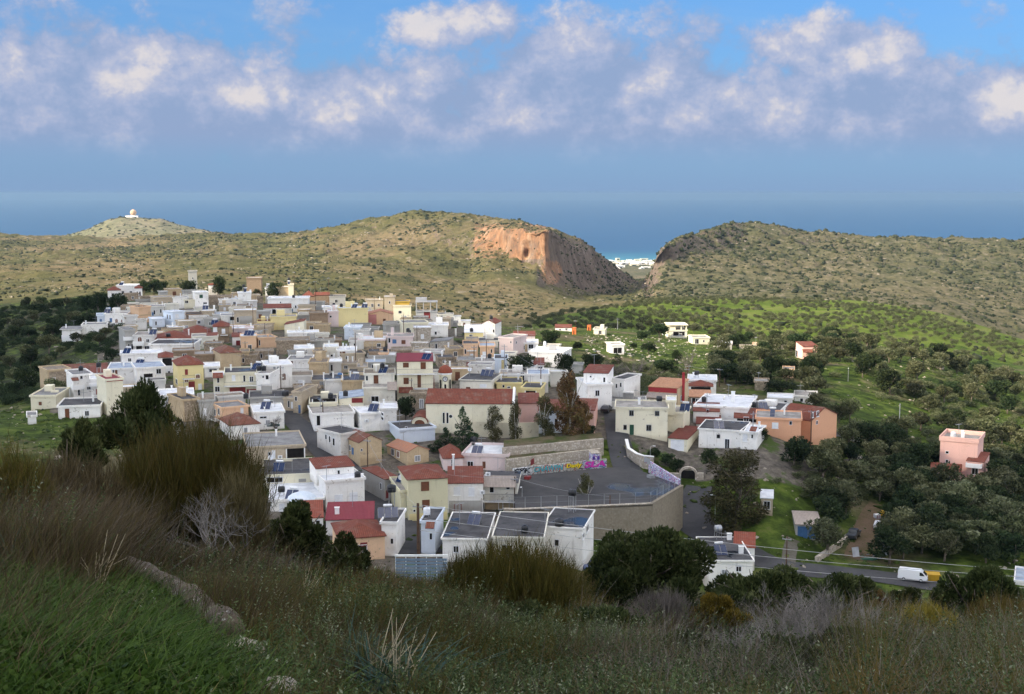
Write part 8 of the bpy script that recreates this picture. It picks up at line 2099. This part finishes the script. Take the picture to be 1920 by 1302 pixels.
def dr(p): return np.clip(fbm(p[:, 0] / 60 + 40, p[:, 1] / 90, 4, 71) * 2.2 + .25, .0, 1) * np.where((960 + F * p[:, 0] / p[:, 1] > 1000) & (p[:, 1] < 1010), .06, 1)
rk_ = scatter_grid(XB, YB, ZB, 8000, 640, 2400, dr, 2)
MROCK2 = flat_mat('limestone_pale', _c(.34, .30, .24), _c(.24, .20, .16), .8, .95, .1, fine=.3)
tag(link('rocks', blobs_mesh('rocks', rk_, (.4 + 1.2 * rng.random(len(rk_)) ** 4) * np.clip(rk_[:, 1] / 1300, .8, 1.4), MROCK2, .6, .35, False)), 'pale limestone outcrops strewn over the hills', 'rocks', kind='stuff')
sc_ = scatter_grid(XC, YC, ZC, 900, 3000, 4300, lambda p: np.full(len(p), .8), 3)
tag(link('scrub', blobs_mesh('scrub', sc_, 2.5 + 4 * rng.random(len(sc_)) ** 2, L_SCRUB, .7)), 'sparse scrub on the radar station hill', 'scrub', kind='stuff')
TREE['hillbush'] = None
bigs = sp_[(sp_[:, 1] < 1250)]
for p in bigs[rng.permutation(len(bigs))[:70]]:
 o = link('hill_bush', TREE['dark%d' % R.randrange(3)][1], None, tuple(p + np.array([0, 0, -.9])), (0, 0, R.uniform(0, 6)), (R.uniform(.6, 1.0),) * 2 + (R.uniform(.55, .8),))
 tag(o, 'round dark bush standing on the rocky hillside behind the village', 'bush', 'round bushes on the near hillside')
n = 26000
px = rng.uniform(-60, 1980, n); Y = np.exp(rng.uniform(math.log(150), math.log(600), n)); x = (px - 960) / F * Y; z = ground(x, Y)
vm = inpoly(px, Y, VIL)
k = ~vm | (rng.random(n) < .18)
x, Y, z, px = x[k], Y[k], z[k], px[k]
C = np.stack([x, Y, z], 1); st = rng.random(len(C)) < .16
dg = C[~st]; g_ = fbm(dg[:, 0] / 9, dg[:, 1] / 9, 3, 88); dg = dg[g_ > -.02]
tag(link('weeds', blobs_mesh('weeds', dg, .22 + .55 * rng.random(len(dg)) ** 3, leaf_mat('weed_green', [(0, (.03, .05, .012, 1)), (.5, (.07, .10, .02, 1)), (1, (.13, .15, .04, 1))]), .6, .35)), 'low weeds and tufts on the slopes round the village', 'weeds', kind='stuff')
tag(link('stones', blobs_mesh('stones', C[st], .10 + .5 * rng.random(st.sum()) ** 4, MROCK2, .6, .3, False)), 'loose pale stones lying in the fields', 'stones', kind='stuff')
fs = 620; px = rng.uniform(1100, 1350, fs); Y = rng.uniform(320, 470, fs); x = (px - 960) / F * Y
tag(link('stones', blobs_mesh('stones', np.stack([x, Y, ground(x, Y)], 1), .12 + .6 * rng.random(fs) ** 3.5, MROCK, .6, .3, False)), 'pale stones scattered over the sunlit field', 'stones', kind='stuff')
def blades(n, base, spread, h, bend, width, lean=(0, 0), seg=3, fan=.5, tip=None, hj=.35):
 """tufts of ribbons: base (n,3); returns V,F,along"""
 a = rng.random(n) * 2 * math.pi; hh = h * (1 - hj + 2 * hj * rng.random(n)) if np.isscalar(h) else h
 dirx = np.cos(a) * fan * rng.random(n) ** .6 + lean[0]; diry = np.sin(a) * fan * rng.random(n) ** .6 + lean[1]
 sd = rng.random(n) * math.pi; sx, sy = np.cos(sd), np.sin(sd)
 b2 = bend * (.4 + rng.random(n))
 V = np.empty((n, seg + 1, 2, 3)); t = np.linspace(0, 1, seg + 1)
 for k in range(seg + 1):
  f = t[k]; ox = dirx * hh * (f + b2 * f * f); oy = diry * hh * (f + b2 * f * f); oz = hh * (f - .35 * b2 * f * f)
  w = width * (1 - .85 * f ** 1.5) * .5
  c = base + np.stack([ox, oy, oz], 1)
  V[:, k, 0] = c - np.stack([sx * w, sy * w, 0 * sx], 1); V[:, k, 1] = c + np.stack([sx * w, sy * w, 0 * sx], 1)
 m_ = (seg + 1) * 2; o = np.arange(n)[:, None, None] * m_; k = np.arange(seg)[None, :, None] * 2
 Fq = (o + k + np.array([0, 1, 3, 2])[None, None, :]).reshape(-1, 4)
 return V.reshape(-1, 3), Fq, np.tile(np.repeat(t, 2), n)
SKY = [(-300, 792), (0, 837), (60, 850), (120, 864), (200, 864), (260, 862), (330, 862), (430, 897), (490, 953), (560, 990), (640, 1032), (700, 1040), (745, 1058), (800, 1060), (850, 1046), (950, 1040), (1050, 1046), (1110, 1064), (1200, 1076), (1340, 1074), (1420, 1079), (1500, 1082), (1640, 1086), (1760, 1094), (1920, 1109), (2200, 1114)]
LOGP, LOGR = [140, 236, 300, 352, 398, 440, 480], [1062, 1090, 1118, 1160, 1200, 1246, 1262]
OCC = [(195, 500, 985, 16.5), (1095, 1345, 1112, 21.5), (1285, 1410, 1178, 13.8), (1440, 1650, 1215, 11.5), (1690, 1805, 1212, 13.6), (565, 775, 1292, 5.3), (840, 1105, 1122, 16.5), (1755, 1915, 1142, 20.5), (470, 640, 1030, 18.5), (1330, 1640, 1128, 19.5)]
def skyl(px): return np.interp(px, [a for a, b in SKY], [b for a, b in SKY])
def colrow(x, Y, z):
 d = Y * CP - z * SP; return PW / 2 + x / d * F, PH / 2 - (Y * SP + z * CP) / d * F
def rowz(py, Y):
 v = (PH / 2 - py) / F; return (-SP + CP * v) / (CP + SP * v) * Y
def near_spots(n, y0, y1, px0, px1, mn=0.12):
 px = rng.uniform(px0, px1, n); Y = np.exp(rng.uniform(math.log(y0), math.log(y1), n)); x = (px - 960) / F * Y; z = ground(x, Y)
 lim = skyl(px) + rng.gamma(2.0, 9.0, n)
 base_row = colrow(x, Y, z)[1]
 lr = np.interp(px, LOGP, LOGR); lim = np.where((px > 130) & (px < 480) & (base_row > lr - 4), np.maximum(lim, lr - 14 + rng.gamma(2., 12., n)), lim)
 for a, b, r_, y_ in OCC: lim = np.where((px > a) & (px < b) & (Y < y_), np.maximum(lim, r_ + rng.gamma(2.0, 7.0, n)), lim)
 top = rowz(lim, Y) - z
 top = top * np.clip(.84 + .75 * fbm(x / 1.9, Y / 1.9, 3, 57), .4, 1.0)
 k = top > mn
 return x[k], Y[k], z[k], px[k], top[k]
def gather(parts, name, mat, label, cat):
 V = []; Fs = []; T = []; o = 0
 for v, f, t in parts:
  V.append(v); Fs.append(f + o); T.append(t); o += len(v)
 return tag(link(name, mesh_np(name, np.concatenate(V), np.concatenate(Fs), [mat], tint=np.clip(np.concatenate(T), 0, 1))), label, cat, kind='stuff')
def zone(px, Y):
 """0 lush grass, 1 dry grass, 2 herbs, 3 grey twigs, 4 yellow broom"""
 r = rng.random(len(px)); py = 362 + (slope_v(px) * Y + .55 - .5) / Y * F
 z = np.full(len(px), 2)
 z[(px < 470)] = 1; z[(px < 470) & (Y > 15) & (r < .3)] = 4
 z[(px >= 470) & (px < 760) & (r < .42)] = 1; z[(px >= 470) & (px < 1130) & (r > .86)] = 4
 pn = fbm(px / 55 + 3, Y * 1.1, 3, 71); z[(px > 470) & (pn > .10)] = 4; z[(px > 470) & (pn < -.16)] = 1; z[(px > 1120) & (px < 1700) & (Y > 5.5) & (r < .55)] = 3; z[(px > 1600) & (r < .45)] = 4; z[(px > 760) & (r > .90)] = 1; z[(px > 1640) & (r > .82)] = 3
 z[(px < 330) & (Y < 8.2 - px / 90)] = 0
 return z
slope_v = np.vectorize(slope)
x, Y, z, px, top = near_spots(15000, 3.6, 36, -260, 2180)
zn = zone(px, Y)
def tuft(sel, n, hmax, hfrac, spread, width, bend, lean, fan, seg=3, tb=.35, tk=.45, hmin=.1, keep=1.0):
 idx = np.nonzero(sel & (rng.random(len(sel)) < keep))[0]
 if not len(idx): return None
 rep = np.repeat(idx, n); m = len(rep)
 h0 = np.minimum(top[idx] * hfrac, hmax) * (.65 + .35 * rng.random(len(idx)))
 hh = np.repeat(h0, n) * (.45 + .6 * rng.random(m))
 sp = spread * np.clip(np.repeat(Y[idx], n) / 10, .6, 2.2)
 base = np.stack([x[rep] + rng.normal(0, 1, m) * sp, Y[rep] + rng.normal(0, 1, m) * sp, np.zeros(m)], 1); base[:, 2] = ground(base[:, 0], np.maximum(base[:, 1], 1.3)) - .03
 w = width * np.clip(np.repeat(Y[idx], n) / 9, .7, 2.4)
 v, f, t = blades(m, base, 0, np.maximum(hh, hmin), bend, w, lean, seg, fan)
 tone = np.repeat(np.repeat(fbm(x[idx] / 1.6, Y[idx] / 1.6, 3, 5) * .5, n) + rng.normal(0, .15, m), (seg + 1) * 2)
 return v, f, tb + tk * t + tone
PT = [tuft(zn == 1, 52, 1.1, .95, .16, .0055, .45, (.22, .05), .42), tuft((zn == 2), 16, 1.0, 1.0, .2, .005, .5, (.15, 0), .5), tuft((zn == 0), 3, .5, .6, .2, .006, .5, (.2, 0), .6), tuft(zn != 0, 1, 1.15, 1.25, .2, .0050, .35, (.2, 0), .5, tb=.85, tk=.3, keep=.35)]
gather([p for p in PT if p], 'dry_grass', L_DRY, 'tall dry tan grass leaning over the near bank', 'grass')
PT = [tuft(zn == 4, 60, 1.25, 1.0, .13, .006, .22, (.05, 0), .50, tb=.2, tk=.7), tuft((zn == 1), 18, .9, .85, .18, .006, .3, (.15, 0), .5, tb=.2, tk=.6), tuft((zn == 2), 26, .9, .95, .2, .0062, .3, (.1, 0), .55, tb=.15, tk=.65)]
gather([p for p in PT if p], 'undergrowth', L_BROOM, 'low olive green broom stems covering the near bank', 'undergrowth')
gx, gY, gz, gpx, gt = near_spots(9000, 2.6, 13, -500, 620, .02)
k = (gpx < 430 - 18 * gY + 60 * rng.normal(size=len(gpx))) | (rng.random(len(gpx)) < .12); gx, gY, gz, gpx = gx[k], gY[k], gz[k], gpx[k]
m = len(gx) * 22; rep = np.repeat(np.arange(len(gx)), 22); bs = np.stack([gx[rep] + rng.normal(0, .09, m), np.maximum(gY[rep] + rng.normal(0, .09, m), 1.5), np.zeros(m)], 1); bs[:, 2] = ground(bs[:, 0], bs[:, 1]) - .01
v, f, t = blades(m, bs, 0, np.clip(.05 + .17 * rng.random(m) ** 2.5, .04, .3), .8, .0085, (.15, 0), 3, .9)
gather([(v, f, .35 + .3 * t + np.repeat(rng.normal(0, .2, m), 8))], 'grass', L_GRASS, 'bright green grass in the lower corner of the bank', 'grass')
m = 150000; cx_, cY_, cz_, cp_, ct_ = near_spots(m, 2.6, 11, -500, 480, .02); kk = cp_ < 400 - 16 * cY_ + 70 * rng.normal(size=len(cp_)); C = np.stack([cx_, cY_, cz_ + .03 + .10 * rng.random(len(cx_))], 1)[kk]
v, f = leaf_quads(C, .016 + .018 * rng.random(len(C)), .9, .6); gather([(v, f, np.repeat(np.clip(rng.normal(.45, .2, len(C)), 0, .9), 4))], 'clover', L_GRASS, 'low leafy clover among the green grass', 'ground cover')
idx = np.nonzero((((zn == 2) & (rng.random(len(zn)) < .70)) | (rng.random(len(zn)) < .06)) & (zn != 0) & (Y < 9 + 9 * rng.random(len(zn))))[0]
ns = 15; nl = 20
rep = np.repeat(idx, ns); m = len(rep)
h = np.minimum(top[rep], .85) * (.5 + .5 * rng.random(m)); sc = np.clip(Y[rep] / 9, .7, 2.0)
bx = x[rep] + rng.normal(0, .19, m) * sc; by = np.maximum(Y[rep] + rng.normal(0, .19, m) * sc, 1.4); bz = ground(bx, by)
r2 = np.repeat(np.arange(m), nl); tt = np.tile(np.linspace(.22, 1.0, nl), m); ang = rng.random(len(r2)) * 6.28
lx = np.repeat(rng.normal(.12, .2, m), nl); lyv = np.repeat(rng.normal(0, .2, m), nl); hh = h[r2]
ls = (.010 + .010 * rng.random(len(r2))) * np.minimum(sc[r2], 1.3) * (1.25 - .45 * tt)
C = np.stack([bx[r2] + lx * hh * tt + np.cos(ang) * ls * .7, by[r2] + lyv * hh * tt + np.sin(ang) * ls * .7, bz[r2] + hh * tt], 1)
out = np.stack([np.cos(ang), np.sin(ang), .5 + 0 * ang], 1)
v, f = leaf_quads(C, ls * 1.75, .42, .1, out, .75)
tn = .28 + .30 * tt + np.repeat(rng.normal(0, .12, m), nl) + .50 * (tt > .95) * (np.repeat(rng.random(m), nl) < .3) + np.repeat(np.repeat(fbm(x[idx] / 1.2, Y[idx] / 1.2, 3, 15) * .5, ns), nl)
gather([(v, f, np.repeat(tn, 4))], 'herbs', L_HERB, 'leafy green sage like herbs with pale tips on the near bank', 'herbs')
PT = [tuft(zn == 3, 44, .9, 1.0, .14, .0048, .55, (.1, 0), .75, tb=.3, tk=.4), tuft((px > 1050) & (zn != 3), 5, .9, 1.1, .3, .0045, .6, (.1, 0), .8, tb=.4, tk=.4), tuft((px < 560) & (Y > 9), 6, 1.0, 1.1, .3, .0045, .6, (.15, 0), .7, tb=.35, tk=.4)]
gather([p for p in PT if p], 'dead_twigs', L_TWIG, 'grey brown dead twigs and stalks on the near bank', 'twigs')
def fore_plant(name, label, cat, px, pyb, Y, parts):
 """root at the sight line (px,pyb) at distance Y, set on the ground"""
 b = P(px, pyb, Y); gz = float(ground(b.x, b.y)); root = empty(name, (b.x, b.y, gz)); tag(root, label, cat)
 for nm, me in parts: link(nm, me, root)
 return root
def broom(px, yt, wpx, Y, label, n=2600, mat=L_BROOM, width=.009, tb=.15, tk=.75, hang=.0, name='broom_bush'):
 b = P(px, yt, Y); gz = float(ground(b.x, b.y)); h = b.z - gz; w = wpx * Y / F / 2
 rr = np.sqrt(rng.random(n)); a = rng.random(n) * 6.28
 base = np.stack([np.cos(a) * rr * w * .30, np.sin(a) * rr * w * .30, np.full(n, -.05)], 1)
 prof = np.sqrt(np.clip(1 - (rr * .96) ** 2, .05, 1)); nz = 1 + .22 * fbm(np.cos(a) * 3 + rr * 2, np.sin(a) * 3, 3, int(rng.integers(999)))
 H_ = h * (.35 + .65 * prof) * nz * (.62 + .38 * rng.random(n))
 V = np.empty((n, 5, 2, 3)); sd = rng.random(n) * math.pi; sx, sy = np.cos(sd), np.sin(sd)
 tx, ty = np.cos(a) * rr * w * (.9 + .25 * rng.random(n)), np.sin(a) * rr * w * (.9 + .25 * rng.random(n))
 for k in range(5):
  f_ = k / 4; c = np.stack([base[:, 0] + (tx - base[:, 0]) * f_ ** 1.25, base[:, 1] + (ty - base[:, 1]) * f_ ** 1.25, H_ * f_ ** .85 - .05], 1); wd = width * (1.2 - f_) * .5 + .001
  V[:, k, 0] = c - np.stack([sx * wd, sy * wd, 0 * sx], 1); V[:, k, 1] = c + np.stack([sx * wd, sy * wd, 0 * sx], 1)
 Fq = (np.arange(n)[:, None, None] * 10 + np.arange(4)[None, :, None] * 2 + np.array([0, 1, 3, 2])).reshape(-1, 4)
 T = np.tile(np.repeat(np.linspace(0, 1, 5), 2), n) * tk + tb + np.repeat(rng.normal(0, .14, n), 10)
 q_ = 3; r2 = np.repeat(np.arange(n), q_); ff = .5 + .45 * rng.random(len(r2)); c = np.stack([base[r2, 0] + (tx[r2] - base[r2, 0]) * ff ** 1.25, base[r2, 1] + (ty[r2] - base[r2, 1]) * ff ** 1.25, H_[r2] * ff ** .85 - .05], 1)
 v2_, f2_, t2_ = blades(len(r2), c, 0, .16 * h + .1 * rng.random(len(r2)) * h, .2, width * .8, (0, 0), 2, .45)
 me = mesh_np('stems', np.concatenate([V.reshape(-1, 3), v2_]), np.concatenate([Fq, f2_ + n * 10]), [mat], tint=np.clip(np.concatenate([T, tb + tk * .6 + .3 * t2_ + np.repeat(rng.normal(0, .12, len(r2)), 6)]), 0, 1))
 root = empty(name, (b.x, b.y, gz)); tag(root, label, 'bush'); link('stems', me, root)
 return root
def bush(px, yt, wpx, Y, label, n, leaf, mat, name='bush', aspect=.38, lobes=16, up=.25, twig=True, hfrac=1.0, ob=.6, seed=1, base=0.0, lo=.12):
 b = P(px, yt, Y); gz = float(ground(b.x, b.y)); h = b.z - gz; w = wpx * Y / F / 2
 rr = random.Random(seed); bl = []
 for i in range(lobes):
  a = rr.uniform(0, 6.28); q_ = w * .82 * math.sqrt(rr.random()); zz = h * (lo + (.86 - lo) * rr.uniform(.45, 1.0) * math.sqrt(max(.1, 1 - (q_ / w) ** 2))); s_ = w * rr.uniform(.20, .32)
  bl.append((math.cos(a) * q_, math.sin(a) * q_, zz + base, s_, s_, min(h * .2, s_ * 1.1)))
 bl.append((0, 0, h * (.38 + lo * .7), w * .7, w * .7, h * (.42 - lo * .45))); bl.append((w * .1, 0, h * .80, w * .34, w * .3, h * .16))
 cm_ = crown_mesh('crown', bl, int(n * 1.7), leaf * 1.1, mat, aspect, up, ob, 0, .7)
 root = empty(name, (b.x, b.y, gz)); tag(root, label, 'bush'); link('crown', cm_, root)
 if twig: limbs(h * .9, w, 9, w * .8, .035 + .012 * w, seed, .2).build('trunk', M_BARK, root, True)
 return root
bush(262, 694, 172, 24, 'tall dark olive bush with small glossy leaves against the white houses', 9500, .085, L_MAST, 'olive_bush', .32, 22, .5, seed=3, lo=.46)
bush(150, 772, 110, 23, 'lower dark olive bush left of the tall one', 5200, .085, L_MAST, 'olive_bush', .32, 14, .5, seed=4, lo=.4)
broom(345, 786, 330, 17, 'large olive green broom bush before the village', 5200)
broom(118, 846, 250, 15, 'pale tan tipped broom bush left of the large broom', 2600, L_DRY, .008, .1, .7)
broom(20, 830, 170, 12, 'brown grassy broom at the left picture edge', 2200, L_BROOM, .007, .25, .6)
broom(440, 880, 130, 16, 'tan broom at the right flank of the large broom', 1500, L_DRY, .008, .15, .7)
bush(545, 938, 170, 19, 'dark green mastic bush below the white terrace', 9000, .060, L_MAST, 'mastic_bush', .5, 14, .4, seed=5)
bush(640, 990, 120, 18, 'smaller dark mastic bush before the red roof', 4200, .055, L_MAST, 'mastic_bush', .5, 10, .4, seed=6)
broom(970, 1008, 290, 17, 'wide open broom bush before the white front houses', 2600, L_BROOM, .009, .05, .7)
broom(880, 1028, 130, 16, 'ragged broom left of the wide open one', 1200, L_BROOM, .009, .05, .7)
bush(1222, 983, 285, 22, 'large round dark green bush by the front road', 17000, .075, L_MAST, 'mastic_bush', .5, 24, .45, seed=7)
bush(1430, 1068, 260, 21, 'low dark bush in front of the white house with red roof wing', 11000, .065, L_MAST, 'mastic_bush', .5, 14, .4, seed=8)
bush(1570, 1070, 200, 20, 'dark bush at the road edge before the asphalt', 7000, .065, L_MAST, 'mastic_bush', .5, 12, .4, seed=9)
bush(1700, 1100, 110, 22, 'dark bush below the white van', 4500, .065, L_MAST, 'mastic_bush', .5, 10, .4, seed=10)
bush(1835, 1058, 170, 21, 'large dark bush right of the yellow skip', 12000, .07, L_MAST, 'mastic_bush', .5, 18, .45, seed=11)
bush(1640, 1102, 90, 22, 'rust red bush below the road', 3000, .06, L_RUST, 'red_bush', .5, 10, .4, seed=12)
broom(1745, 1128, 140, 14, 'yellow tipped broom below the white van', 1500, L_YEL, .008, .2, .7)
broom(1890, 1110, 170, 15, 'olive yellow broom at the right picture edge', 1600, L_BROOM, .008, .3, .7)
bush(1347, 1113, 140, 14, 'rounded yellow green spurge mound', 9000, .034, L_YEL, 'spurge_mound', .5, 12, .5, False, seed=13)
broom(1240, 1102, 150, 14, 'tufted brown and grey shrub left of the spurge mound', 1400, L_TWIG, .006, .2, .6)
SPOT = [(60, 905), (150, 930), (250, 985), (95, 985), (520, 1035), (585, 1075), (655, 1092), (705, 1112), (770, 1118), (830, 1128), (905, 1140), (985, 1130), (1055, 1128), (1130, 1140), (1175, 1160), (1270, 1200), (1330, 1210), (1430, 1200), (1510, 1215), (1590, 1180), (1670, 1165), (1720, 1230), (1790, 1175), (1850, 1190), (1905, 1215), (560, 1150), (640, 1170), (840, 1200), (930, 1215), (1030, 1205), (1110, 1235), (380, 1040), (450, 1065), (1240, 1250), (1400, 1255), (1560, 1250), (1800, 1260), (990, 1250)]
for i, (px, yt) in enumerate(SPOT):
 Yq = float(np.clip(np.interp(yt, [900, 1050, 1130, 1260], [14, 13.5, 11, 6.8]) + R.uniform(-1, 1), 6.2, 16)); w_ = R.uniform(90, 175) * 11 / Yq
 b = P(px, yt, Yq); k = b.z - float(ground(b.x, b.y))
 if k < .12: continue
 t = (L_BROOM, L_HERB, L_DRY, L_HERB, L_TWIG, L_HERB)[i % 6 if px > 500 else (0, 2, 1)[i % 3]]
 if t is L_HERB: bush(px, yt - 8, w_ * 1.3, Yq, 'low leafy green clump among the undergrowth of the near bank', 2600, .026 + .0012 * Yq, (L_HERB, L_MAST)[i % 2], 'low_shrub', .45, 12, .5, False, seed=100 + i)
 else: broom(px, yt, w_, Yq, {0: 'small olive green broom clump among the undergrowth of the near bank', 1: 'small tan dry clump among the undergrowth of the near bank', 2: 'small grey twiggy clump among the undergrowth of the near bank', 3: 'small yellowish clump among the undergrowth of the near bank'}[[L_BROOM, L_DRY, L_TWIG, L_YEL].index(t)], 420, t, .0065, .15, .7, name='low_shrub')
for o in bpy.data.objects:
 if o.name.startswith('low_shrub') and o.get('label'): o['group'] = 'small clumps on the near bank: ' + o['label'].split(' among')[0]
def dead(px, yt, Y, label, seed, n=7, k=1.0, r0=.019):
 b = P(px, yt, Y); gz = float(ground(b.x, b.y)); h = (b.z - gz)
 root = empty('dead_shrub', (b.x, b.y, gz)); tag(root, label, 'shrub'); bare_mesh(seed, h * 1.15, n, r0, 5).build('branches', M_GTWIG, root)
M_GTWIG = flat_mat('twig_silver', _c(.24, .22, .20), _c(.13, .12, .105), 3, .9, .1, fine=.25)
dead(1560, 1085, 12, 'tall grey leafless shrub with forked branches', 21, 9); dead(1480, 1112, 11, 'tangled grey dead shrub left of the forked one', 22, 9); dead(1655, 1118, 11.5, 'thin leafless shrub under the rust red bush', 23, 6); dead(1890, 1170, 9, 'pale dead shrub at the right picture edge', 24, 7)
dead(1395, 1160, 8.5, 'low grey dead shrub under the spurge mound', 25, 9); dead(420, 905, 14, 'pale dead stalks rising through the large broom', 26, 5)
for px, yt, Y, sd, lab in ((172, 1004, 7.2, 31, 'fan of pale dry stalks beside the fallen trunk'), (700, 1150, 5.2, 32, 'pale dry stalks over the blue green leaves'), (740, 1165, 4.9, 33, 'forked dry stalk right of the blue green leaves'), (555, 1050, 9, 34, 'single bent dry stalk below the mastic bush')):
 b = P(px, yt, Y); gz = float(ground(b.x, b.y)); h = b.z - gz; r_ = random.Random(sd); rt = empty('dry_stalk', (b.x, b.y, gz)); tag(rt, lab, 'dry plant'); mb = MB()
 for i in range(7):
  dx, dy = r_.uniform(-.15, .75) * h * .6, r_.uniform(-.3, .3) * h; mb.tube([(r_.uniform(-.04, .04), 0, -.05), (dx * .45, dy * .45, h * r_.uniform(.4, .6)), (dx, dy, h * r_.uniform(.7, 1.02))], [.0036, .0028, .0012], 4, cap=False)
  mb.tube([(dx * .45, dy * .45, h * .5), (dx * .45 + r_.uniform(-.1, .25) * h, dy, h * r_.uniform(.6, .85))], [.002, .001], 4, cap=False)
 mb.build('stalks', flat_mat('straw', _c(.46, .40, .27), _c(.34, .28, .18), 3, .9, .1), rt)
for px, pyb, Y, n, lab in ((668, 1262, 5.4, 150, 'clump of blue green strap leaves with arching tips'), (760, 1290, 4.9, 90, 'smaller blue green leaf clump right of the large clump'), (20, 1130, 8.2, 70, 'blue green leaf clump in the grass at the left edge')):
 b = P(px, pyb, Y); gz = float(ground(b.x, b.y)); rt = empty('asphodel_clump', (b.x, b.y, gz)); tag(rt, lab, 'plant')
 v, f, t = blades(n, np.stack([rng.normal(0, .05, n), rng.normal(0, .05, n), np.full(n, -.02)], 1), 0, (.29 + .15 * rng.random(n)), 1.1, .014, (.08, 0), 6, .62)
 link('leaves', mesh_np('leaves', v, f, [L_BLUE], tint=np.clip(.3 + .5 * t + np.repeat(rng.normal(0, .15, n), 14), 0, 1)), rt)
def Gn(px, py):
 a, b, c = ray(px, py); ys = np.linspace(2.0, 40, 900); k = np.argmax(c / b * ys <= ground(a / b * ys, ys)); p = P(px, py, ys[k]); p.z = float(ground(p.x, p.y)); return p
pl = [Gn(*q_) for q_ in ((236, 1090), (300, 1118), (352, 1160), (398, 1200), (440, 1246))]
b0 = pl[0].copy(); tl = MB(); dn_ = []
for i, p in enumerate(pl): dn_.append(p - b0 + Vector((0, 0, .135)))
fine_ = []
for i in range(len(dn_) - 1):
 for k in range(7): fine_.append(dn_[i].lerp(dn_[i + 1], k / 7) + Vector((R.uniform(-.015, .015), R.uniform(-.02, .02), R.uniform(-.012, .012))))
tl.tube(fine_, [.076 * (1 + .08 * math.sin(i * .55) + R.uniform(-.04, .04)) * (1.1 if i < 6 else .95) for i in range(len(fine_))], 12)
m_, N = new_mat('bark_lichen')
tc = N.n('ShaderNodeTexCoord').outputs['Object']; c1 = N.ramp(N.noise(tc, 7, 6, .7), [(.3, (.045, .036, .028, 1)), (.55, (.13, .105, .08, 1)), (.75, (.30, .27, .23, 1))]); c1 = N.mix(N.sstep(N.noise(tc, 24, 5, .7), .60, .68), c1, (.50, .50, .46, 1))
finish(N, c1, .95, N.noise(tc, 18, 6, .75), .9, .03, spec=.1)
lg = empty('fallen_trunk', b0, 0); tag(lg, 'grey lichen covered fallen trunk lying in the grass', 'log'); tl.build('bark', m_, lg, True)
for px, py, s_, lab, i in ((450, 1246, .10, 'pale rough stone at the end of the fallen trunk', 0), (520, 1330, .085, 'pale rounded rock at the bottom picture edge', 1), (160, 1078, .20, 'lichen grey stone at the upper end of the fallen trunk', 2)):
 p = Gn(px, py); o = link('rock', rocks[i], None, p + Vector((0, 0, s_ * .5)), (0, 0, i * 1.3), (s_ * 1.2, s_, s_)); tag(o, lab, 'rock', 'rocks in the near grass')
